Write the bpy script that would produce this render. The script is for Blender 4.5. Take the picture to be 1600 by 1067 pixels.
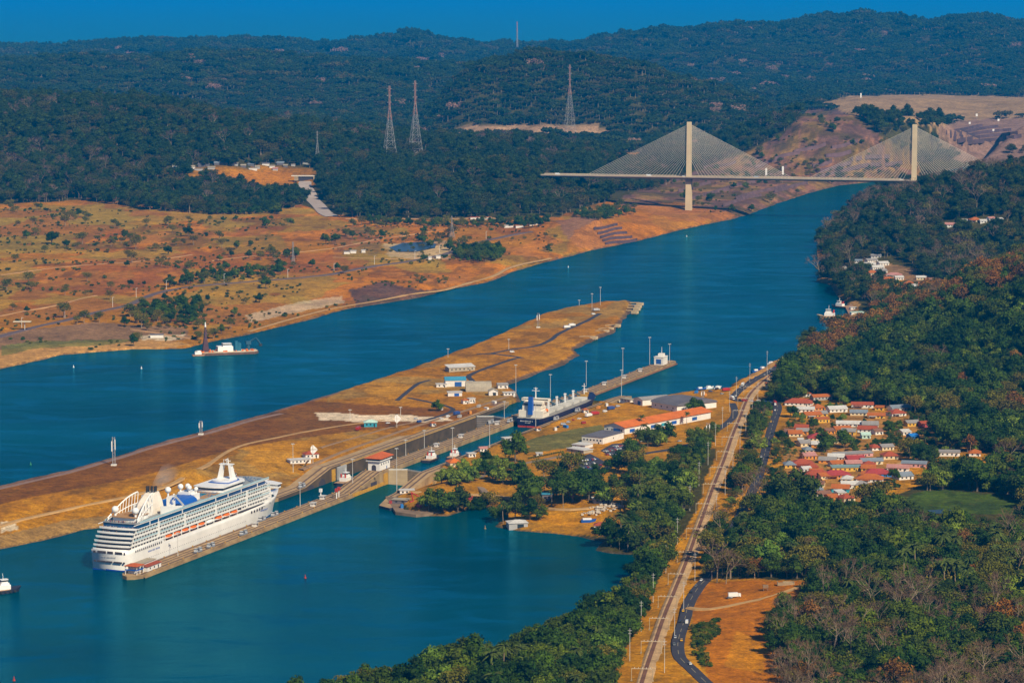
import bpy, bmesh, math, random
import numpy as np
from mathutils import Vector, Matrix
from mathutils.geometry import tessellate_polygon

for o in list(bpy.data.objects):
    bpy.data.objects.remove(o)
scene = bpy.context.scene
R = math.radians

# ---------------------------------------------------------------- camera
FPX, CAM_H, HORIZON = 4615.0, 460.0, -38.0          # focal length in photo pixels, height, horizon row
PITCH = math.atan((533.5 - HORIZON) / FPX)
cam_data = bpy.data.cameras.new('camera')
cam = bpy.data.objects.new('camera', cam_data)
scene.collection.objects.link(cam)
cam.location = (0, 0, CAM_H)
cam.rotation_euler = (math.pi / 2 - PITCH, 0, 0)
cam_data.sensor_width = 36.0
cam_data.lens = FPX / 1600 * 36.0
cam_data.clip_start = 5.0
cam_data.clip_end = 200000.0
scene.camera = cam

# ---------------------------------------------------------------- sky and sun
SUN_EL = R(40)
SUN_DIR = Vector((0.54 * math.cos(SUN_EL), -0.842 * math.cos(SUN_EL), math.sin(SUN_EL))).normalized()
world = bpy.data.worlds.new('World')
scene.world = world
world.use_nodes = True
wn = world.node_tree
for n in list(wn.nodes):
    wn.nodes.remove(n)
sky = wn.nodes.new('ShaderNodeTexSky')
sky.sky_type = 'NISHITA'
sky.sun_disc = False
sky.sun_elevation = SUN_EL
sky.sun_rotation = math.atan2(SUN_DIR.x, SUN_DIR.y)
sky.altitude = 1500
sky.air_density = 0.8
sky.dust_density = 0.0
sky.ozone_density = 6.0
bg = wn.nodes.new('ShaderNodeBackground')
bg.inputs['Strength'].default_value = 0.08
wo = wn.nodes.new('ShaderNodeOutputWorld')
wn.links.new(sky.outputs[0], bg.inputs['Color'])
wn.links.new(bg.outputs[0], wo.inputs['Surface'])
sun_data = bpy.data.lights.new('sun', 'SUN')
sun_data.energy = 4.9
sun_data.angle = R(0.5)
sun_data.color = (1.0, 0.87, 0.64)
sun = bpy.data.objects.new('sun', sun_data)
scene.collection.objects.link(sun)
sun.rotation_euler = SUN_DIR.to_track_quat('Z', 'Y').to_euler()
scene.view_settings.view_transform = 'Standard'
scene.view_settings.look = 'None'
scene.view_settings.gamma = 1.0
scene.view_settings.exposure = 0.2
scene.view_settings.use_curve_mapping = False
scene.render.engine = 'CYCLES'
cy = scene.cycles
cy.use_denoising = True
cy.max_bounces = 5
cy.diffuse_bounces = 2
cy.glossy_bounces = 2
cy.transmission_bounces = 2
cy.volume_bounces = 1
cy.transparent_max_bounces = 6
cy.caustics_reflective = False
cy.caustics_refractive = False

# ---------------------------------------------------------------- materials
MATS = {}
def mat(name, col, rough=0.7, var=0.12, scale=0.6, metal=0.0, spec=0.35, var2=None, scale2=0.08):
    """procedural paint / stone / cloth: base colour broken up by two noises"""
    if name in MATS:
        return MATS[name]
    m = bpy.data.materials.new(name)
    m.use_nodes = True
    nt = m.node_tree
    b = nt.nodes['Principled BSDF']
    b.inputs['Roughness'].default_value = rough
    b.inputs['Metallic'].default_value = metal
    b.inputs['Specular IOR Level'].default_value = spec
    if var > 0:
        tc = nt.nodes.new('ShaderNodeTexCoord')
        n1 = nt.nodes.new('ShaderNodeTexNoise')
        n1.inputs['Scale'].default_value = scale
        n1.inputs['Detail'].default_value = 4
        nt.links.new(tc.outputs['Object'], n1.inputs['Vector'])
        n2 = nt.nodes.new('ShaderNodeTexNoise')
        n2.inputs['Scale'].default_value = scale2
        n2.inputs['Detail'].default_value = 3
        nt.links.new(tc.outputs['Object'], n2.inputs['Vector'])
        add = nt.nodes.new('ShaderNodeMath'); add.operation = 'ADD'
        nt.links.new(n1.outputs['Fac'], add.inputs[0])
        nt.links.new(n2.outputs['Fac'], add.inputs[1])
        mr = nt.nodes.new('ShaderNodeMapRange')
        mr.inputs['From Min'].default_value = 0.6
        mr.inputs['From Max'].default_value = 1.4
        nt.links.new(add.outputs[0], mr.inputs['Value'])
        mix = nt.nodes.new('ShaderNodeMix'); mix.data_type = 'RGBA'
        c2 = var2 if var2 else tuple(c * (1 - 2 * var) for c in col)
        c1 = tuple(min(1, c * (1 + var)) for c in col)
        mix.inputs['A'].default_value = (*c2, 1)
        mix.inputs['B'].default_value = (*c1, 1)
        nt.links.new(mr.outputs['Result'], mix.inputs['Factor'])
        nt.links.new(mix.outputs['Result'], b.inputs['Base Color'])
    else:
        b.inputs['Base Color'].default_value = (*col, 1)
    MATS[name] = m
    return m

# ---------------------------------------------------------------- pixel <-> place
CP, SP = math.cos(PITCH), math.sin(PITCH)
def P(x, y, z=0.0):
    """photo pixel -> point on the level z"""
    a = (x - 800) / FPX; b = (533.5 - y) / FPX
    dx, dy, dz = a, CP + b * SP, -SP + b * CP
    t = (z - CAM_H) / dz
    return np.array([dx * t, dy * t, z])
def PX(X, Y, Z):
    f = Y * CP - (Z - CAM_H) * SP
    u = Y * SP + (Z - CAM_H) * CP
    return 800 + FPX * X / f, 533.5 - FPX * u / f

# canal axis frame: origin at the south end of the centre wall's east edge
LS = P(222, 898, 3)[:2]
LN = P(1059, 564, 12)[:2]
AX = (LN - LS) / np.linalg.norm(LN - LS)
PE = np.array([AX[1], -AX[0]])
CANAL_ROT = math.atan2(AX[1], AX[0])
def UV(u, v, z=0.0):
    q = LS + AX * u + PE * v
    return (float(q[0]), float(q[1]), z)
def toUV(X, Y):
    dx = X - LS[0]; dy = Y - LS[1]
    return dx * AX[0] + dy * AX[1], dx * PE[0] + dy * PE[1]

# ---------------------------------------------------------------- noise
def _hash(ix, iy, seed):
    h = (ix.astype(np.int64) * 374761393 + iy.astype(np.int64) * 668265263 + seed * 974634541) & 0x7fffffff
    h = ((h ^ (h >> 13)) * 1274126177) & 0x7fffffff
    return ((h ^ (h >> 16)) & 0xffff) / 65535.0
def vnoise(x, y, seed=0):
    x0 = np.floor(x); y0 = np.floor(y)
    fx = x - x0; fy = y - y0
    fx = fx * fx * (3 - 2 * fx); fy = fy * fy * (3 - 2 * fy)
    a = _hash(x0, y0, seed); b = _hash(x0 + 1, y0, seed)
    c = _hash(x0, y0 + 1, seed); d = _hash(x0 + 1, y0 + 1, seed)
    return (a * (1 - fx) + b * fx) * (1 - fy) + (c * (1 - fx) + d * fx) * fy
def fbm(x, y, seed=0, octv=4):
    s = 0; a = 0.5; t = 0
    for i in range(octv):
        s = s + a * vnoise(x * 2 ** i, y * 2 ** i, seed + i * 17); t += a; a *= 0.5
    return s / t
def smooth(t):
    t = np.clip(t, 0, 1); return t * t * (3 - 2 * t)
def inpoly(x, y, poly):
    r = np.zeros(np.shape(x), bool)
    n = len(poly); j = n - 1
    for i in range(n):
        xi, yi = poly[i]; xj, yj = poly[j]
        if yi != yj:
            c = ((yi > y) != (yj > y)) & (x < (xj - xi) * (y - yi) / (yj - yi) + xi)
            r ^= c
        j = i
    return r
def segdist(x, y, poly, closed=True):
    d = np.full(np.shape(x), 1e18)
    n = len(poly)
    for i in range(n if closed else n - 1):
        ax, ay = poly[i]; bx, by = poly[(i + 1) % n]
        vx, vy = bx - ax, by - ay
        L = vx * vx + vy * vy + 1e-9
        t = np.clip(((x - ax) * vx + (y - ay) * vy) / L, 0, 1)
        d = np.minimum(d, (x - ax - t * vx) ** 2 + (y - ay - t * vy) ** 2)
    return np.sqrt(d)
def sdist(x, y, poly):
    """distance to a polygon's edge, negative inside"""
    d = segdist(x, y, poly)
    return np.where(inpoly(x, y, poly), -d, d)

# ---------------------------------------------------------------- object helpers
COL = scene.collection
def link(name, me, parent=None, m=None):
    o = bpy.data.objects.new(name, me)
    COL.objects.link(o)
    if parent is not None:
        o.parent = parent
    if m is not None:
        for q in (m if isinstance(m, (list, tuple)) else [m]):
            me.materials.append(q)
    return o
def tag(o, label=None, cat=None, group=None, kind=None):
    if label: o['label'] = label
    if cat: o['category'] = cat
    if group: o['group'] = group
    if kind: o['kind'] = kind
    return o
def stuff(o):
    o['kind'] = 'stuff'; return o
def empty(name, loc, rz=0.0):
    o = bpy.data.objects.new(name, None)
    o.empty_display_size = 1
    COL.objects.link(o)
    o.location = loc
    o.rotation_euler = (0, 0, rz)
    return o
def copy_tree(o, parent=None):
    c = o.copy(); COL.objects.link(c); c.parent = parent
    for ch in list(o.children):
        copy_tree(ch, c)
    return c

class MB:
    """collects simple solids into one mesh"""
    def __init__(s):
        s.v = []; s.f = []; s.m = []
    def add(s, verts, faces, mi=0):
        k = len(s.v)
        s.v += [tuple(map(float, q)) for q in verts]
        s.f += [tuple(i + k for i in f) for f in faces]
        s.m += [mi] * len(faces)
        return s
    def box(s, c, d, rz=0.0, mi=0):
        cx, cy, cz = c; hx, hy, hz = d[0] / 2, d[1] / 2, d[2] / 2
        co, si = math.cos(rz), math.sin(rz)
        vs = []
        for z in (-hz, hz):
            for x, y in ((-hx, -hy), (hx, -hy), (hx, hy), (-hx, hy)):
                vs.append((cx + x * co - y * si, cy + x * si + y * co, cz + z))
        return s.add(vs, [(3, 2, 1, 0), (4, 5, 6, 7), (0, 1, 5, 4), (1, 2, 6, 5), (2, 3, 7, 6), (3, 0, 4, 7)], mi)
    def prism(s, poly, z0, z1, mi=0, top=None):
        """plan polygon raised from z0 to z1 (z1 may be a list per corner)"""
        a = sum(poly[i][0] * poly[(i + 1) % len(poly)][1] - poly[(i + 1) % len(poly)][0] * poly[i][1] for i in range(len(poly)))
        zz = list(z1) if isinstance(z1, (list, tuple)) else [z1] * len(poly)
        pl = list(poly)
        if a < 0:
            pl.reverse(); zz.reverse()
        n = len(pl)
        vs = [(x, y, z0) for x, y in pl] + [(x, y, zz[i]) for i, (x, y) in enumerate(pl)]
        fs = [tuple(range(n - 1, -1, -1)), tuple(range(n, 2 * n))]
        fs += [(i, (i + 1) % n, n + (i + 1) % n, n + i) for i in range(n)]
        s.add(vs, fs, mi)
        if top is not None:
            s.m[-(n + 1)] = top
        return s
    def loft(s, rings, cap=True, mi=0):
        """rings of equal length, each a closed loop of points"""
        n = len(rings[0]); vs = [p for r in rings for p in r]; fs = []
        for k in range(len(rings) - 1):
            for i in range(n):
                j = (i + 1) % n
                fs.append((k * n + i, k * n + j, (k + 1) * n + j, (k + 1) * n + i))
        if cap:
            fs.append(tuple(range(n - 1, -1, -1)))
            fs.append(tuple(range((len(rings) - 1) * n, len(rings) * n)))
        return s.add(vs, fs, mi)
    def tube(s, p0, p1, r0, r1=None, n=6, mi=0):
        p0 = Vector(p0); p1 = Vector(p1); r1 = r0 if r1 is None else r1
        d = (p1 - p0); q = d.to_track_quat('Z', 'Y') if d.length > 1e-6 else Vector((0, 0, 1)).to_track_quat('Z', 'Y')
        ring = lambda c, r: [tuple(c + q @ Vector((r * math.cos(2 * math.pi * i / n), r * math.sin(2 * math.pi * i / n), 0))) for i in range(n)]
        return s.loft([ring(p0, r0), ring(p1, r1)], True, mi)
    def beam(s, p0, p1, w, mi=0):
        return s.tube(p0, p1, w * 0.707, n=4, mi=mi)
    def ball(s, c, r, n=8, k=5, mi=0, sz=1.0):
        rings = []
        for i in range(1, k):
            t = math.pi * i / k
            rings.append([(c[0] + r * math.sin(t) * math.cos(2 * math.pi * j / n), c[1] + r * math.sin(t) * math.sin(2 * math.pi * j / n), c[2] - r * sz * math.cos(t)) for j in range(n)])
        return s.loft(rings, True, mi)
    def mesh(s, name, smooth_=False):
        me = bpy.data.meshes.new(name)
        me.from_pydata(s.v, [], s.f)
        if any(s.m):
            me.polygons.foreach_set('material_index', s.m)
        if smooth_:
            me.polygons.foreach_set('use_smooth', [True] * len(s.f))
        me.update()
        return me
    def build(s, name, m, parent=None, smooth_=False):
        return link(name, s.mesh(name, smooth_), parent, m)
# ================================================================ the lie of the land
def PW(pts, z):
    return [tuple(P(x, y, z)[:2]) for x, y in pts]
Z_HI, Z_LO = 9.0, 0.0
# Gatun-level water: the channel on the far side, the reach behind the locks, the cut under the bridge
hi_px_left = [(-420, 690), (-140, 620), (-60, 592), (0, 577), (100, 554), (210, 546), (290, 545), (330, 534), (400, 520), (470, 503), (540, 483), (600, 474),
              (660, 464), (700, 452), (760, 442), (800, 425), (860, 408), (930, 390), (1000, 376), (1060, 360), (1140, 343),
              (1165, 337), (1210, 320), (1260, 303), (1310, 290), (1380, 283), (1440, 276), (1500, 262), (1560, 250), (1600, 244)]
hi_px_right = [(1660, 248), (1600, 256), (1540, 268), (1480, 281), (1420, 292), (1360, 312), (1325, 338), (1300, 356), (1277, 378), (1276, 402), (1290, 418),
               (1274, 440), (1300, 446), (1306, 462), (1330, 480), (1322, 500), (1305, 520), (1290, 538), (1252, 552), (1210, 563),
               (1180, 583), (1152, 596), (1140, 606), (1118, 612), (1085, 612), (1040, 620), (1000, 627), (965, 634)]
isl_px = [(815, 630), (806, 612), (792, 602), (830, 588), (880, 570), (903, 556), (898, 546), (930, 531), (957, 520), (975, 500), (990, 482),
          (985, 472), (940, 474), (880, 484), (842, 494), (810, 510), (760, 531), (720, 548), (690, 558), (640, 578), (560, 603),
          (480, 628), (440, 640), (400, 652), (320, 675), (250, 693), (170, 718), (100, 738), (0, 761), (-140, 800), (-420, 875)]
HI = PW(hi_px_left, Z_HI) + PW(hi_px_right, Z_HI) + [UV(955, 33)[:2], UV(955, -18)[:2], UV(1280, -16)[:2], UV(1280, -12)[:2], UV(955, -12)[:2], UV(880, -18)[:2], UV(880, -52)[:2]] + PW(isl_px, Z_HI)
# Miraflores-level water in front, up to the lower gates
lo_px_near = [(430, 1150), (462, 1104), (560, 1076), (640, 1062), (700, 1050), (760, 1035), (830, 1012), (880, 992), (930, 970),
              (982, 932), (1000, 892), (1010, 868), (960, 864), (930, 860), (945, 846), (900, 838), (860, 833), (800, 828), (778, 822),
              (790, 803), (762, 793), (740, 792), (700, 806), (668, 806), (618, 802)]
LO = [tuple(P(-560, 1150, 0)[:2])] + PW(lo_px_near, 0) + [UV(388, 33)[:2], UV(450, 33)[:2], UV(450, 0)[:2], UV(450, -18)[:2], UV(450, -52)[:2], UV(345, -54)[:2], UV(300, -66)[:2], UV(240, -86)[:2]] + PW([(135, 827), (60, 846), (0, 858), (-140, 892), (-420, 960)], 0)

LOCK_BOX = (345.0, 930.0, -58.0, 38.0)

RIDGES = [  # depth, trees height, front width, back width, [(px, py) skyline]
    (3560, 20, 720, 500, [(1180, 600), (1230, 565), (1300, 530), (1360, 502), (1440, 466), (1520, 420), (1600, 388), (1700, 350), (1800, 340)]),
    (5000, 21, 560, 600, [(1180, 430), (1290, 372), (1340, 328), (1390, 303), (1430, 292), (1480, 276), (1530, 259), (1600, 248), (1700, 228), (1800, 220)]),
    (6500, 18, 1100, 1200, [(-200, 160), (0, 150), (200, 155), (400, 185), (560, 205), (700, 215), (850, 222), (960, 240), (1010, 262), (1060, 300)]),
    (6900, 3, 700, 900, [(1010, 290), (1090, 240), (1180, 205), (1250, 180), (1330, 178), (1400, 180), (1500, 178), (1560, 185), (1700, 185), (1800, 180)]),
    (8500, 12, 1300, 1000, [(640, 190), (700, 130), (745, 98), (808, 80), (850, 80), (900, 84), (990, 97), (1040, 112), (1100, 130), (1190, 158), (1260, 190)]),
    (10800, 12, 2600, 1600, [(-200, 90), (0, 95), (80, 92), (150, 88), (230, 92), (300, 84), (400, 82), (480, 92), (600, 96), (700, 102), (800, 120), (1000, 150)]),
    (9000, 3, 1500, 900, [(1180, 175), (1280, 158), (1340, 151), (1420, 152), (1500, 156), (1600, 154), (1800, 150)]),
    (16000, 26, 4200, 1400, [(-200, 66), (0, 72), (60, 78), (110, 71), (180, 63), (300, 60), (400, 58), (500, 67), (560, 62), (640, 48), (700, 60), (760, 68), (850, 66), (900, 62)]),
    (15000, 26, 4200, 2500, [(780, 80), (880, 68), (960, 55), (1010, 48), (1090, 42), (1150, 36), (1220, 38), (1280, 24), (1350, 20), (1400, 26), (1450, 31), (1520, 22), (1560, 28), (1600, 38), (1700, 30), (1800, 40)]),
]
RIDGE_T = []
for dep, tr, wf, wb, sk in RIDGES:
    az = []; zz = []
    for x, y in sk:
        a = (x - 800) / FPX; b = (533.5 - y) / FPX
        dy, dz = CP + b * SP, -SP + b * CP
        t = dep / dy
        az.append(a / dy); zz.append(CAM_H + dz * t - tr)
    RIDGE_T.append((dep, wf, wb, np.array(az), np.array(zz)))

def height(X, Y):
    dH = sdist(X, Y, HI); dL = sdist(X, Y, LO)
    u, v = toUV(X, Y)
    wild = smooth((np.hypot(np.maximum(np.abs(u - 660) - 340, 0), np.maximum(np.abs(v) - 75, 0)) - 20) / 60)
    dH = dH + (fbm(X / 16, Y / 26, 131, 3) - 0.5) * 9 * wild; dL = dL + (fbm(X / 13, Y / 20, 137, 3) - 0.5) * 7 * wild
    az = X / np.maximum(Y, 1)
    n1 = fbm(X / 400, Y / 400, 1) - 0.5
    n2 = fbm(X / 70, Y / 70, 5) - 0.5
    # general level of the land
    west = v < -10
    island = (v > -330) & (v < 20) & (Y < 4400)
    isl_w = np.clip(dL / np.maximum(dL + np.maximum(dH, 0), 1), 0, 1)
    z_isl = 2.0 + 11.2 * smooth(isl_w * 1.9) + n2 * 1.0
    nearlock = np.clip(np.hypot(u - 520, v - 60) - 170, 0, 110)
    z_east = 2.2 + 11.3 * smooth(dL / (34 + nearlock)) + n2 * 1.2 + np.clip((v - 330) / 900, 0, 1) * 10
    dHc = np.clip(dH, 0, 1e9)
    z_west = 11 + 9 * smooth(dHc / 260) + np.clip((Y - 4300) / 2500, 0, 1) * 16 + n1 * 16 * smooth(dHc / 250) + n2 * 3 * smooth(dHc / 120)
    land = np.where(island & (dH < 900), z_isl, np.where(v > -10, z_east, z_west))
    # knoll of excavated soil on the west bank and the shoulder in front of the near tower
    def bump(cx, cy, rx, ry, h, rot=0.0):
        co, si = math.cos(rot), math.sin(rot)
        dx = (X - cx) * co + (Y - cy) * si; dy = -(X - cx) * si + (Y - cy) * co
        return h * np.exp(-((dx / rx) ** 2 + (dy / ry) ** 2))
    k1 = P(935, 372, 18); land = land + bump(k1[0], k1[1] + 60, 110, 150, 26)
    k2 = P(640, 455, 14); land = land + bump(k2[0], k2[1] + 30, 130, 70, 10)
    k3 = P(830, 420, 14); land = land + bump(k3[0], k3[1] + 60, 160, 100, 10)
    k5 = np.array([335.0, 5600.0]) - np.array([0.974, -0.225]) * 400; land = land + bump(k5[0], k5[1], 150, 190, 62)
    k4 = P(306, 757, 8); land = land + bump(k4[0], k4[1] + 6, 24, 26, 9)
    # ridges
    far = smooth((Y - 3000) / 600)
    rid = np.zeros_like(X)
    for dep, wf, wb, ra, rz in RIDGE_T:
        zc = np.interp(az, ra, rz, left=-50, right=-50)
        edge = smooth((az - ra[0] + 0.012) / 0.03) * smooth((ra[-1] + 0.012 - az) / 0.03)
        dd = (Y - dep)
        wv = (fbm(X / 900 + 3, Y / 900, int(dep)) - 0.5)
        t = np.where(dd < 0, 1 + dd / (wf * (1 + 0.5 * wv)), 1 - dd / wb)
        prof = smooth(t)
        folds = (fbm(X / (dep * 0.035), Y / (dep * 0.05), int(dep) + 7, 3) - 0.5) * np.clip(t * (1 - t) * 4, 0, 1)
        amp = np.clip(zc, 0, None) * edge
        rid = np.maximum(rid, amp * np.clip(prof + 0.55 * folds * (dd < 0), 0, 1.0) * np.where(np.abs(t - 1) > 0.02, 1 + 0.10 * n2 + 0.18 * wv * np.clip(1 - t, 0, 1), 1))
    shore = smooth((np.minimum(dH, dL) - 4) / 90)
    land = np.maximum(land, land * (1 - shore) + shore * np.maximum(land, rid))
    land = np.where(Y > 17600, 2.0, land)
    k6 = P(645, 387, 20); pm = np.exp(-(((X - k6[0]) / 52) ** 2 + ((Y - k6[1]) / 110) ** 2) ** 2); land = land * (1 - pm) + 20.0 * pm
    # banks
    bankH = np.minimum(Z_HI + 0.2 + np.clip(dH, 0, None) * 0.42, land)
    z = np.where(dH < 60, np.where(land > Z_HI, bankH, land), land)
    bankL = np.minimum(Z_LO + 0.2 + np.clip(dL, 0, None) * 0.30, land)
    z = np.where(dL < 60, np.minimum(z, np.where(land > 0, bankL, z)), z)
    # stone face of the dyke towards the channel
    z = np.where(dH < 0, Z_HI - np.clip(-dH * 0.5, 0, 9), z)
    z = np.where(dL < 0, Z_LO - np.clip(-dL * 0.4, 0, 6), z)
    u0, u1, v0, v1 = LOCK_BOX
    z = np.where((u > u0) & (u < u1) & (v > v0) & (v < v1), -8.0, z)
    z = np.where((u > -4) & (u < 1296) & (v > -19) & (v < 1) , np.minimum(z, -8.0), z)
    return z

# grid rows are closer together near the camera
ys = np.arange(1200, 60, -1.25)
ROWY = np.array([P(800, y, 10)[1] for y in ys])
far_rows = ROWY[-1] * (95000 / ROWY[-1]) ** (np.arange(1, 26) / 25)
ROWY = np.concatenate([ROWY, far_rows])
COLA = np.concatenate([np.linspace(-0.48, -0.21, 24)[:-1], np.linspace(-0.21, 0.21, 560), np.linspace(0.21, 0.48, 24)[1:]])
GX = ROWY[:, None] * COLA[None, :]
GY = np.repeat(ROWY[:, None], len(COLA), 1)
GZ = height(GX, GY)

def ground_z(X, Y):
    """height of the built ground mesh under a point"""
    X = np.asarray(X, float); Y = np.asarray(Y, float)
    r = np.clip(np.searchsorted(ROWY, Y) - 1, 0, len(ROWY) - 2)
    t = np.clip((Y - ROWY[r]) / (ROWY[r + 1] - ROWY[r]), 0, 1)
    c = np.clip(np.interp(X / Y, COLA, np.arange(len(COLA))), 0, len(COLA) - 1.001)
    ci = c.astype(int); s = c - ci
    return (GZ[r, ci] * (1 - s) + GZ[r, ci + 1] * s) * (1 - t) + (GZ[r + 1, ci] * (1 - s) + GZ[r + 1, ci + 1] * s) * t
def G(x, y, up=0.0):
    """where the line of sight through a photo pixel meets the ground"""
    a = (x - 800) / FPX; b = (533.5 - y) / FPX
    dy, dz = CP + b * SP, -SP + b * CP
    az = a / dy
    c = np.clip(np.interp(az, COLA, np.arange(len(COLA))), 0, len(COLA) - 1.001)
    ci = int(c); s = c - ci
    prof = GZ[:, ci] * (1 - s) + GZ[:, ci + 1] * s
    ray = CAM_H + dz / dy * ROWY
    d = ray - prof
    k = np.argmax(d <= 0)
    if k == 0:
        k = len(ROWY) - 1
    t = d[k - 1] / (d[k - 1] - d[k] + 1e-9)
    Y = ROWY[k - 1] + t * (ROWY[k] - ROWY[k - 1])
    return (float(az * Y), float(Y), float(CAM_H + dz / dy * Y) + up)
def scale_at(p):
    """photo pixels per metre at a place"""
    return FPX / (p[1] * CP - (p[2] - CAM_H) * SP)

# ---------------------------------------------------------------- land cover
GPX, GPY = PX(GX, GY, GZ)
wx = GPX + (fbm(GX / 30, GY / 60, 31) - 0.5) * 16
wy = GPY + (fbm(GX / 30 + 50, GY / 60, 37) - 0.5) * 7
C_FOREST = (0.055, 0.048, 0.008)
C_GRASS = (0.36, 0.145, 0.001)
C_ORANGE = (0.46, 0.155, 0.002)
C_OLIVE = (0.25, 0.16, 0.014)
C_BROWN = (0.17, 0.058, 0.004)
C_SAND = (0.48, 0.25, 0.07)
C_PINK = (0.27, 0.125, 0.070)
C_ROCK = (0.20, 0.11, 0.07)
C_DARK = (0.075, 0.045, 0.040)
C_PALE = (0.62, 0.50, 0.34)
C_GREEN = (0.10, 0.13, 0.018)
LC = np.zeros(GX.shape + (3,))
LC[:] = C_FOREST
dH_g = sdist(GX, GY, HI); dL_g = sdist(GX, GY, LO)
u_g, v_g = toUV(GX, GY)
def paint(mask, col, a=1.0):
    w = (mask * a)[..., None]
    LC[:] = LC * (1 - w) + np.array(col) * w
def pp(poly, col, a=1.0):
    paint(inpoly(wx, wy, poly), col, a)
n_a = fbm(GX / 120, GY / 200, 61); n_b = fbm(GX / 45, GY / 80, 67)
# west bank savanna
sav = [(-200, 322), (60, 318), (140, 312), (210, 318), (330, 332), (430, 330), (470, 318), (520, 338), (640, 341), (760, 340), (870, 340), (900, 330), (940, 316), (1010, 318),
       (1060, 300), (1120, 275), (1180, 250), (1240, 230), (1330, 270), (1400, 290), (1160, 345), (900, 410), (650, 480), (330, 545), (-200, 660)]
pp(sav, C_ORANGE)
S_ = inpoly(wx, wy, sav)
paint(S_ & (n_a > 0.56), C_OLIVE, 0.75)
paint(S_ & (n_b > 0.58), C_BROWN, 0.6)
paint(S_ & (fbm(GX / 16, GY / 40, 79) > 0.60), (0.15, 0.065, 0.008), 0.55)
paint(S_ & (fbm(GX / 25, GY / 70, 83) > 0.63), (0.46, 0.17, 0.02), 0.7)
paint(S_ & (n_a < 0.36), C_GRASS, 0.8)
pp([(0, 325), (180, 318), (210, 345), (150, 372), (60, 395), (-200, 400), (-200, 325)], C_OLIVE, 0.8)
paint(S_ & (fbm(GX / 190 + 4, GY / 330, 171) > 0.57), (0.33, 0.20, 0.02), 0.7)
paint(S_ & (fbm(GX / 150 + 9, GY / 300, 173) > 0.60), (0.30, 0.085, 0.01), 0.6)
pp([(330, 372), (440, 366), (450, 390), (360, 398)], C_OLIVE, 0.6)
pp([(-200, 480), (60, 500), (200, 485), (330, 520), (420, 500), (520, 470), (560, 490), (330, 545), (-200, 655)], C_GRASS, 0.9)
pp([(-200, 530), (0, 520), (150, 505), (290, 512), (300, 530), (150, 540), (-200, 560)], (0.20, 0.12, 0.07), 0.8)
pp([(-200, 566), (0, 545), (120, 536), (250, 528), (300, 540), (200, 552), (0, 582), (-200, 640)], C_SAND, 0.9)
pp([(220, 524), (290, 522), (285, 530), (225, 532)], C_PALE, 0.7)
pp([(0, 540), (70, 533), (210, 530), (190, 537), (60, 545), (0, 555)], C_GREEN, 0.7)
pp([(385, 492), (470, 470), (530, 463), (535, 472), (470, 488), (390, 504)], C_PALE, 0.5)
pp([(540, 452), (600, 440), (665, 455), (700, 452), (650, 472), (560, 480)], C_DARK, 0.85)
pp([(510, 360), (560, 352), (600, 370), (590, 400), (520, 395)], C_DARK, 0.35)
pp([(600, 382), (700, 376), (720, 395), (690, 405), (610, 402)], C_PALE, 0.4)
pp([(870, 345), (930, 336), (960, 360), (990, 375), (960, 395), (900, 385)], C_PINK, 0.85)
pp([(240, 266), (330, 262), (470, 262), (500, 268), (500, 290), (460, 300), (430, 310), (370, 292), (300, 280), (230, 275)], C_GRASS, 0.9)
pp([(330, 268), (460, 268), (470, 285), (380, 290)], C_ORANGE, 0.6)
# cut slopes about the bridge and the workings beyond
for q in ([(1040, 280), (1100, 262), (1160, 240), (1230, 205), (1260, 170), (1330, 172), (1360, 200), (1400, 230), (1440, 260), (1440, 278), (1330, 288), (1250, 306), (1160, 342), (1080, 345), (1000, 330), (960, 312)],):
    pp(q, C_PINK, 0.95)
    m_ = inpoly(wx, wy, q)
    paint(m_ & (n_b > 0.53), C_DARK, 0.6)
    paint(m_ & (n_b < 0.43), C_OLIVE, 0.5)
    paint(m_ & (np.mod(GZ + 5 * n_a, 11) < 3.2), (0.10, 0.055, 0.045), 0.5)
    paint(m_ & (fbm(GX / 60, GY / 60, 151) > 0.56), C_FOREST, 0.6)
pp([(980, 322), (1060, 316), (1150, 335), (1160, 345), (1060, 362), (930, 390), (880, 395), (900, 360)], C_ORANGE, 0.6)
pp([(1280, 162), (1330, 150), (1450, 148), (1600, 152), (1800, 150), (1800, 200), (1600, 205), (1500, 210), (1420, 190), (1330, 180)], (0.36, 0.22, 0.10), 0.9)
pp([(1440, 205), (1520, 188), (1600, 185), (1800, 185), (1800, 250), (1600, 252), (1500, 252)], (0.26, 0.15, 0.11), 0.9)
pp([(690, 205), (740, 196), (850, 194), (930, 198), (965, 207), (900, 212), (760, 210)], (0.40, 0.24, 0.13), 0.9)
pp([(960, 240), (1000, 238), (1010, 250), (960, 262)], C_ORANGE, 0.7)
pp([(40, 70), (70, 68), (105, 72), (95, 82), (50, 80)], C_PALE, 0.5)
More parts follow.
